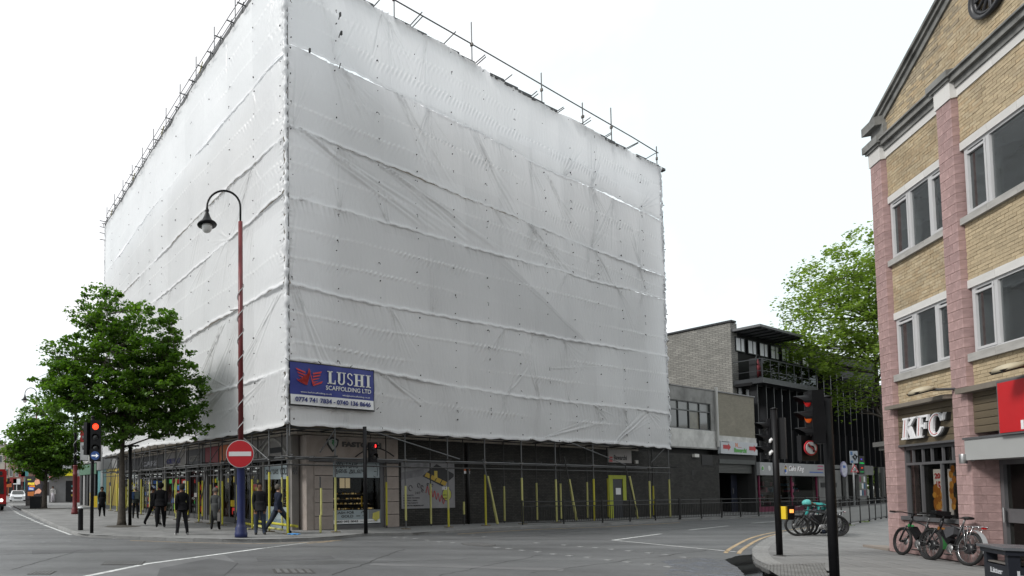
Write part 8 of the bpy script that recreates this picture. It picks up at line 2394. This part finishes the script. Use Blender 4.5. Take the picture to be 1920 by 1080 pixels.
    if stripe:
        d = MB()
        for sd, k in ((-1, 'r'), (1, 'l')):
            pts = [J[n + k][0] * s for n in ('sh', 'ua', 'el', 'wr')]; d.path([p + Vector((sd * .060 * wd * s, 0, .01)) for p in pts], .010, 5)
            pts = [J[n + k][0] * s for n in ('hp', 'th', 'kn', 'ca', 'an')]; rr = [.108, .092, .068, .060, .048]; d.path([p + Vector((sd * q * wd * s, 0, 0)) for p, q in zip(pts, rr)], .009, 5)
        d.build('side_stripe', mat('stripe_white', (.45, .45, .45), .8), t)
    if bag:
        d = MB(); w = J['hn' + bag[0]][0] * s; d.box(w + Vector((0, 0, -.24)), .05, .14, .16); d.path([w + Vector((0, -.08, -.08)), w + Vector((0, 0, .0)), w + Vector((0, .08, -.08))], .008, 5); 
        bg_ = d.build('carried_bag', cn('bag', bag[1], .8), t)
    t.location = loc; t.rotation_euler = (0, 0, face)
    return t
def walk(a=.30, b_=.30, swing=.12):
    return dict(leg_r=[(-.02, -a, -.39), (.0, .02, -.41)], leg_l=[(.02, b_ * .55, -.41), (.0, b_ * .65, -.34), (.03, -.12, -.08)],
                arm_r=[(-.04, swing, -.27), (.01, -.03, -.25)], arm_l=[(.04, -swing, -.27), (-.01, -.10, -.24)])
stand = dict(leg_r=[(-.02, 0, -.42), (-.01, 0, -.41)], leg_l=[(.03, -.03, -.42), (.01, .02, -.41)])
wide = dict(leg_r=[(-.06, -.04, -.41), (-.05, .04, -.40)], leg_l=[(.06, .05, -.41), (.04, .04, -.40)], arm_r=[(-.05, .05, -.28), (.0, -.07, -.25)], arm_l=[(.06, .05, -.27), (-.02, -.07, -.24)])
BACK = math.pi
BLK = (.006, .006, .007)
def at_px(x, y): return G(x, y)
person('man in black tracksuit with white shoes standing with his back to the camera', at_px(341, 1003), BACK + .35, 1.72, wide, BLK, (.013, .013, .015), (.55, .55, .55), SKIN1, (.02, .018, .016), 1.05, stripe=False)
person('large man in a black hoodie walking away between tree and scaffold', at_px(301, 990), BACK + .1, 1.80, walk(.16, .2), (.005, .005, .006), (.006, .006, .007), (.09, .09, .09), SKIN1, build=1.28, hood=True)
person('man in white and blue cap and striped black tracksuit walking left', at_px(287, 985), BACK - .9, 1.66, walk(.26, .34), BLK, BLK, (.02, .02, .02), SKIN1, cap=(.35, .38, .48), stripe=True)
person('person in dark trousers carrying a green grey and a blue rucksack', at_px(254, 972), BACK, 1.68, stand, (.05, .055, .05), (.012, .012, .014), (.02, .02, .02), SKIN2, (.16, .15, .14), pack=[((.07, .085, .075), -.11), ((.03, .055, .12), .15)])
person('woman in long grey coat and grey knitted hat walking away under the scaffold', at_px(404, 994), BACK - .2, 1.58, walk(.14, .2), (.048, .050, .050), (.012, .012, .012), (.012, .012, .012), SKIN2, beanie=(.085, .075, .068), coat=.52, gender='f', build=1.12, bag=('r', (.16, .15, .14)))
person('bearded man in dark jacket and jeans facing the camera beside the navy column', at_px(487, 1002), .1, 1.78, stand, (.012, .012, .014), (.030, .038, .055), (.015, .015, .015), SKIN1, build=1.12, coat=.14)
person('man in navy jacket striding right behind a yellow sleeved pole', at_px(522, 1000), math.pi * .62, 1.72, walk(.34, .42), (.014, .018, .032), (.026, .032, .046), (.012, .012, .012), SKIN2, (.10, .09, .08), build=1.1, coat=.12)
person('woman in black holding a dark bag near the hoarding left of the tree', at_px(191, 968), .2, 1.66, stand, BLK, BLK, BLK, SKIN1, build=1.1, coat=.4, bag=('r', (.012, .012, .012)), gender='f')
person('distant man in a long pale robe walking on the far pavement', at_px(99, 942.5), .4, 1.80, walk(.15, .2), (.42, .41, .40), (.40, .38, .40), (.1, .1, .1), SKIN1, skirt=True, build=1.15)
person('distant person in black beside the man in the pale robe', at_px(110, 940.5), BACK, 1.75, walk(.2, .25), BLK, BLK, BLK, SKIN1)
person('distant person in black just right of the pale robed man, half hidden', at_px(115, 940), BACK + .4, 1.70, walk(.2, .25), (.02, .02, .022), BLK, BLK, SKIN1)
person('distant motorcyclist like dark figure standing left of the advertising panel', at_px(41, 938), 0.2, 1.72, stand, (.05, .05, .055), BLK, BLK, SKIN1, helmet=(.06, .06, .06))
# crouching rider
p = G(1540, 1001)
ride = dict(hip=(0.10, .25, .86), spine=(0.0, -.93, .36), head=(0, -.95, .05), leg_r=[(-.03, -.20, -.38), (0, .12, -.38)], leg_l=[(.04, -.06, -.41), (.0, .08, -.40)], arm_r=[(-.05, -.06, -.26), (.0, -.16, -.18)], arm_l=[(.05, -.06, -.26), (.0, -.16, -.18)])
person('rider in teal jacket and teal helmet bending over the parked bicycles', p, -math.pi / 2 - .15, 1.75, ride, (.035, .22, .21), (.018, .024, .038), BLK, SKIN1, helmet=(.10, .38, .36), build=1.15)
# ------------------------------------------------------------------ trees
def leaf_mat(name, c1, c2, trans=.45):
    m, t = new_mat(name); N = t.nodes.new; L = t.links.new
    out = N('ShaderNodeOutputMaterial'); d = N('ShaderNodeBsdfPrincipled'); tr = N('ShaderNodeBsdfTranslucent'); mx_ = N('ShaderNodeMixShader')
    tcn = N('ShaderNodeTexCoord'); n1 = N('ShaderNodeTexNoise'); n1.inputs['Scale'].default_value = 1.3; n1.inputs['Detail'].default_value = 8; L(tcn.outputs['Object'], n1.inputs['Vector'])
    wn = N('ShaderNodeTexNoise'); wn.inputs['Scale'].default_value = 14; L(tcn.outputs['Object'], wn.inputs['Vector'])
    ad_ = N('ShaderNodeMath'); ad_.operation = 'ADD'; L(n1.outputs['Fac'], ad_.inputs[0]); L(wn.outputs['Fac'], ad_.inputs[1])
    mr = N('ShaderNodeMapRange'); mr.inputs[1].default_value = .75; mr.inputs[2].default_value = 1.25; L(ad_.outputs[0], mr.inputs[0])
    cm = N('ShaderNodeMix'); cm.data_type = 'RGBA'; cm.inputs[6].default_value = (*c1, 1); cm.inputs[7].default_value = (*c2, 1); L(mr.outputs[0], cm.inputs[0])
    L(cm.outputs[2], d.inputs['Base Color']); d.inputs['Roughness'].default_value = .5; d.inputs['Specular IOR Level'].default_value = .3
    hs = N('ShaderNodeVectorMath'); hs.operation = 'MULTIPLY'; hs.inputs[1].default_value = (1.35, 1.5, .6); L(cm.outputs[2], hs.inputs[0]); L(hs.outputs[0], tr.inputs['Color'])
    mx_.inputs[0].default_value = trans; L(d.outputs[0], mx_.inputs[1]); L(tr.outputs[0], mx_.inputs[2]); L(mx_.outputs[0], out.inputs[0]); return m
M_bark = mat('bark', (.060, .050, .040), .9, .3, 8, .8, 25, dirt=.3, dscale=3)
def leaves_mesh(cent, size, nrng, m, name, org, flat=.5):
    """cent: (n,3) leaf positions; each leaf a folded four-triangle blade"""
    n = len(cent)
    a = nrng.uniform(0, 2 * np.pi, n); tilt = nrng.normal(0, flat, n); roll = nrng.normal(0, flat, n); s = size * nrng.uniform(.6, 1.35, n)
    d = np.stack([np.cos(a) * np.cos(tilt), np.sin(a) * np.cos(tilt), np.sin(tilt) - .15], -1); d /= np.linalg.norm(d, axis=1)[:, None]
    w = np.cross(d, np.tile([0, 0, 1.0], (n, 1))); w /= np.linalg.norm(w, axis=1)[:, None]; up = np.cross(w, d)
    w2 = w * np.cos(roll)[:, None] + up * np.sin(roll)[:, None]; up2 = np.cross(w2, d)
    S = s[:, None]
    p0 = cent - d * S * .5; p1 = cent + d * S * .5; l = cent + w2 * S * .42 + up2 * S * .14 - d * S * .08; r = cent - w2 * S * .42 + up2 * S * .14 - d * S * .08
    co = np.stack([p0, l, p1, r], 1).reshape(-1, 3) - np.array(org)
    me = bpy.data.meshes.new(name)
    k = np.arange(n)[:, None] * 4
    q = np.concatenate([k + [0, 2, 1], k + [0, 3, 2]], 1).reshape(-1)
    me.vertices.add(n * 4); me.vertices.foreach_set('co', co.astype(np.float32).ravel()); me.loops.add(n * 6); me.loops.foreach_set('vertex_index', q.astype(np.int32))
    me.polygons.add(n * 2); me.polygons.foreach_set('loop_start', np.arange(0, n * 6, 3, dtype=np.int32))
    me.materials.append(m); me.update(calc_edges=True); me.validate(); return me
def tree(label, base, H, trunk_h, blobs, r0, m, nleaf, lsize, seed, lean=(0, 0), limb_n=9, clump_r=.45, layer=.55, twig_leaves=None, density_fn=None, group=None, name='tree', curve=None):
    r = random.Random(seed); nr = np.random.RandomState(seed)
    B = Vector(base); t = thing(name, label, 'tree', base, group)
    top = B + Vector((lean[0], lean[1], H * .86))
    fork = B + Vector((lean[0] * .3, lean[1] * .3, trunk_h))
    wood = MB()
    tp = catmull([B - Z * .05, B + Vector((lean[0] * .1 + r.uniform(-.05, .05), lean[1] * .1, trunk_h * .5)), fork, fork.lerp(top, .5) + Vector((r.uniform(-.2, .2), 0, 0)), top], 6)
    k = len(tp); wood.path(tp, r0, 12, radii=[r0 * (1.25 if i == 0 else 1) * (1 - .86 * (i / (k - 1)) ** .9) for i in range(k)])
    wood.build('trunk', M_bark, t)
    # attraction targets: centres of leaf clumps inside the blobs
    cl = []
    wts = [b[3] * b[4] * b[5] for b in blobs]; tot = sum(wts)
    nclump = int(nleaf / 42)
    for bl, w in zip(blobs, wts):
        for _ in range(int(nclump * w / tot)):
            v = Vector((r.gauss(0, 1), r.gauss(0, 1), r.gauss(0, 1))).normalized() * (r.random() ** .42 * (1.0 if r.random() < .85 else 1.14))
            cl.append(B + Vector((bl[0] + v.x * bl[3], bl[1] + v.y * bl[4], bl[2] + v.z * bl[5])))
    limbs = MB(); nodes = [(p, r0 * .6 * (1 - i / k)) for i, p in enumerate(tp) if p.z > B.z + trunk_h * .9]
    base_nodes = list(nodes); anchors = []
    for i in range(limb_n * 3):
        bl = r.choice(blobs); v = Vector((r.gauss(0, 1), r.gauss(0, 1), r.gauss(0, .7))).normalized() * r.uniform(.55, .92)
        e = B + Vector((bl[0] + v.x * bl[3], bl[1] + v.y * bl[4], bl[2] + v.z * bl[5]))
        st_ = min(base_nodes, key=lambda q: (q[0] - e).length + max(0, q[0].z - e.z + .4) * 3 + r.uniform(0, .5))
        mid = st_[0].lerp(e, .5) + Vector((r.uniform(-.2, .2), r.uniform(-.2, .2), r.uniform(.0, .35)))
        pts = catmull([st_[0], mid, e], 5); rr = max(.02, r0 * r.uniform(.22, .38) * (1 if i < limb_n else .6)); kk = len(pts)
        limbs.path(pts, rr, 6, radii=[rr * (1 - .8 * j / (kk - 1)) for j in range(kk)])
        for j, p in enumerate(pts[3:]): anchors.append((p, rr * .4))
    for c in cl:
        a = min(anchors, key=lambda q: (q[0] - c).length_squared)
        if (a[0] - c).length < 2.2: limbs.tube(a[0], c, min(.018, a[1] * .5), 4, r2=.005, cap=False)
    limbs.build('limbs', M_bark, t, kind='stuff', uv=False)
    cs = np.array([tuple(c) for c in cl]); per = max(1, int(nleaf / len(cs)))
    P = np.repeat(cs, per, 0); n = len(P)
    rad = np.repeat(nr.uniform(.55, 1.5, len(cs)) * clump_r, per)
    g = nr.normal(0, 1, (n, 3)); g /= np.linalg.norm(g, axis=1)[:, None]; g *= (nr.uniform(0, 1, n) ** .5 * rad)[:, None]; g[:, 2] *= layer
    P = P + g
    me = leaves_mesh(P, lsize, nr, m, 'crown', tuple(B)); o = bpy.data.objects.new('crown', me); col.objects.link(o); o.parent = t
    o['kind'] = 'stuff' if False else 'thing'
    del o['kind']
    return t
M_lf1 = leaf_mat('lime_leaves', (.034, .088, .012), (.115, .205, .030))
M_lf2 = leaf_mat('plane_leaves', (.10, .155, .032), (.23, .31, .075), .55)
# near tree
q = G(228, 986); sc1 = q.y / FPX
def bl(px0, px1, py0, py1, dep, q, oy=0):
    cx = (px0 + px1) / 2; a = AT(px0, 900, q.y).x; c = AT(px1, 900, q.y).x; zt = AT(cx, py0, q.y).z; zb = AT(cx, py1, q.y).z
    return ((a + c) / 2 - q.x, oy, (zt + zb) / 2 - q.z, (c - a) / 2, dep, (zt - zb) / 2)
blobs = [bl(130, 255, 534, 690, 1.7, q), bl(75, 200, 620, 760, 1.8, q, .2), bl(190, 352, 575, 760, 2.1, q, -.2), bl(220, 388, 640, 815, 2.0, q), bl(90, 300, 690, 815, 2.2, q), bl(56, 160, 680, 775, 1.4, q), bl(300, 400, 720, 812, 1.2, q, .2), bl(150, 300, 760, 838, 1.8, q), bl(250, 395, 760, 830, 1.3, q)]
tree('near leafy green street tree with dense layered crown beside the red traffic light', q, 8.2, 3.0, blobs, .19, M_lf1, 48000, .145, 5, limb_n=12, clump_r=.34, layer=.42)
# second tree, trunk leaning
q = G(83, 953.5)
blobs = [bl(30, 130, 752, 850, 2.0, q), bl(4, 100, 790, 880, 2.2, q), bl(70, 160, 790, 890, 2.2, q), bl(20, 140, 830, 898, 2.2, q)]
tree('smaller leafy tree farther up the pavement behind the advertising panel', q, 8.5, 3.0, blobs, .22, M_lf1, 22000, .22, 9, lean=(.4, 0), clump_r=.55, layer=.45)
# plane tree on the side street
q = G(1672, 957)
q = Vector((q.x, q.y, .1))
blobs = [bl(1540, 1700, 440, 600, 3.5, q), bl(1500, 1620, 510, 660, 3.0, q), bl(1478, 1580, 595, 705, 2.6, q), bl(1540, 1690, 600, 720, 3.5, q), bl(1570, 1655, 700, 790, 2.2, q), bl(1640, 1790, 450, 700, 3.5, q)]
tree('tall airy light green plane tree rising left of the pink pilaster', q, 16.0, 4.5, blobs, .30, M_lf2, 25000, .20, 15, lean=(-.6, 0), limb_n=30, clump_r=.75, layer=.8)
q = AT(1642, 950, 75)
tree('small distant tree at the end of the side street beyond the rail', (q.x, q.y, 0), 6, 1.6, [(0, 0, 3.6, 2.2, 2, 2.2), (1.5, 0, 3.0, 2, 2, 1.6)], .15, M_lf2, 3000, .35, 33, clump_r=.6)
# bare earth round the near tree
q = G(228, 987); b = MB(); n = 22
pts = [Vector((q.x + .75 * math.cos(a) * random.Random(int(a * 9)).uniform(.8, 1.1), q.y + .7 * math.sin(a), .104)) for a in np.linspace(0, 2 * math.pi, n, endpoint=False)]
b.add(pts + [Vector((q.x, q.y, .16))], [(i, (i + 1) % n, n) for i in range(n)]); b.build('tree_pit', mat('tree_pit_soil', (.055, .05, .042), .95, .4, 8, .6, 30), kind='structure')
q = G(84, 954); b = MB(); pts = [Vector((q.x + 1.6 * math.cos(a), q.y + 1.0 * math.sin(a), .104)) for a in np.linspace(0, 2 * math.pi, n, endpoint=False)]
b.add(pts + [Vector((q.x, q.y, .16))], [(i, (i + 1) % n, n) for i in range(n)]); b.build('tree_pit', MATS['tree_pit_soil'], kind='structure')
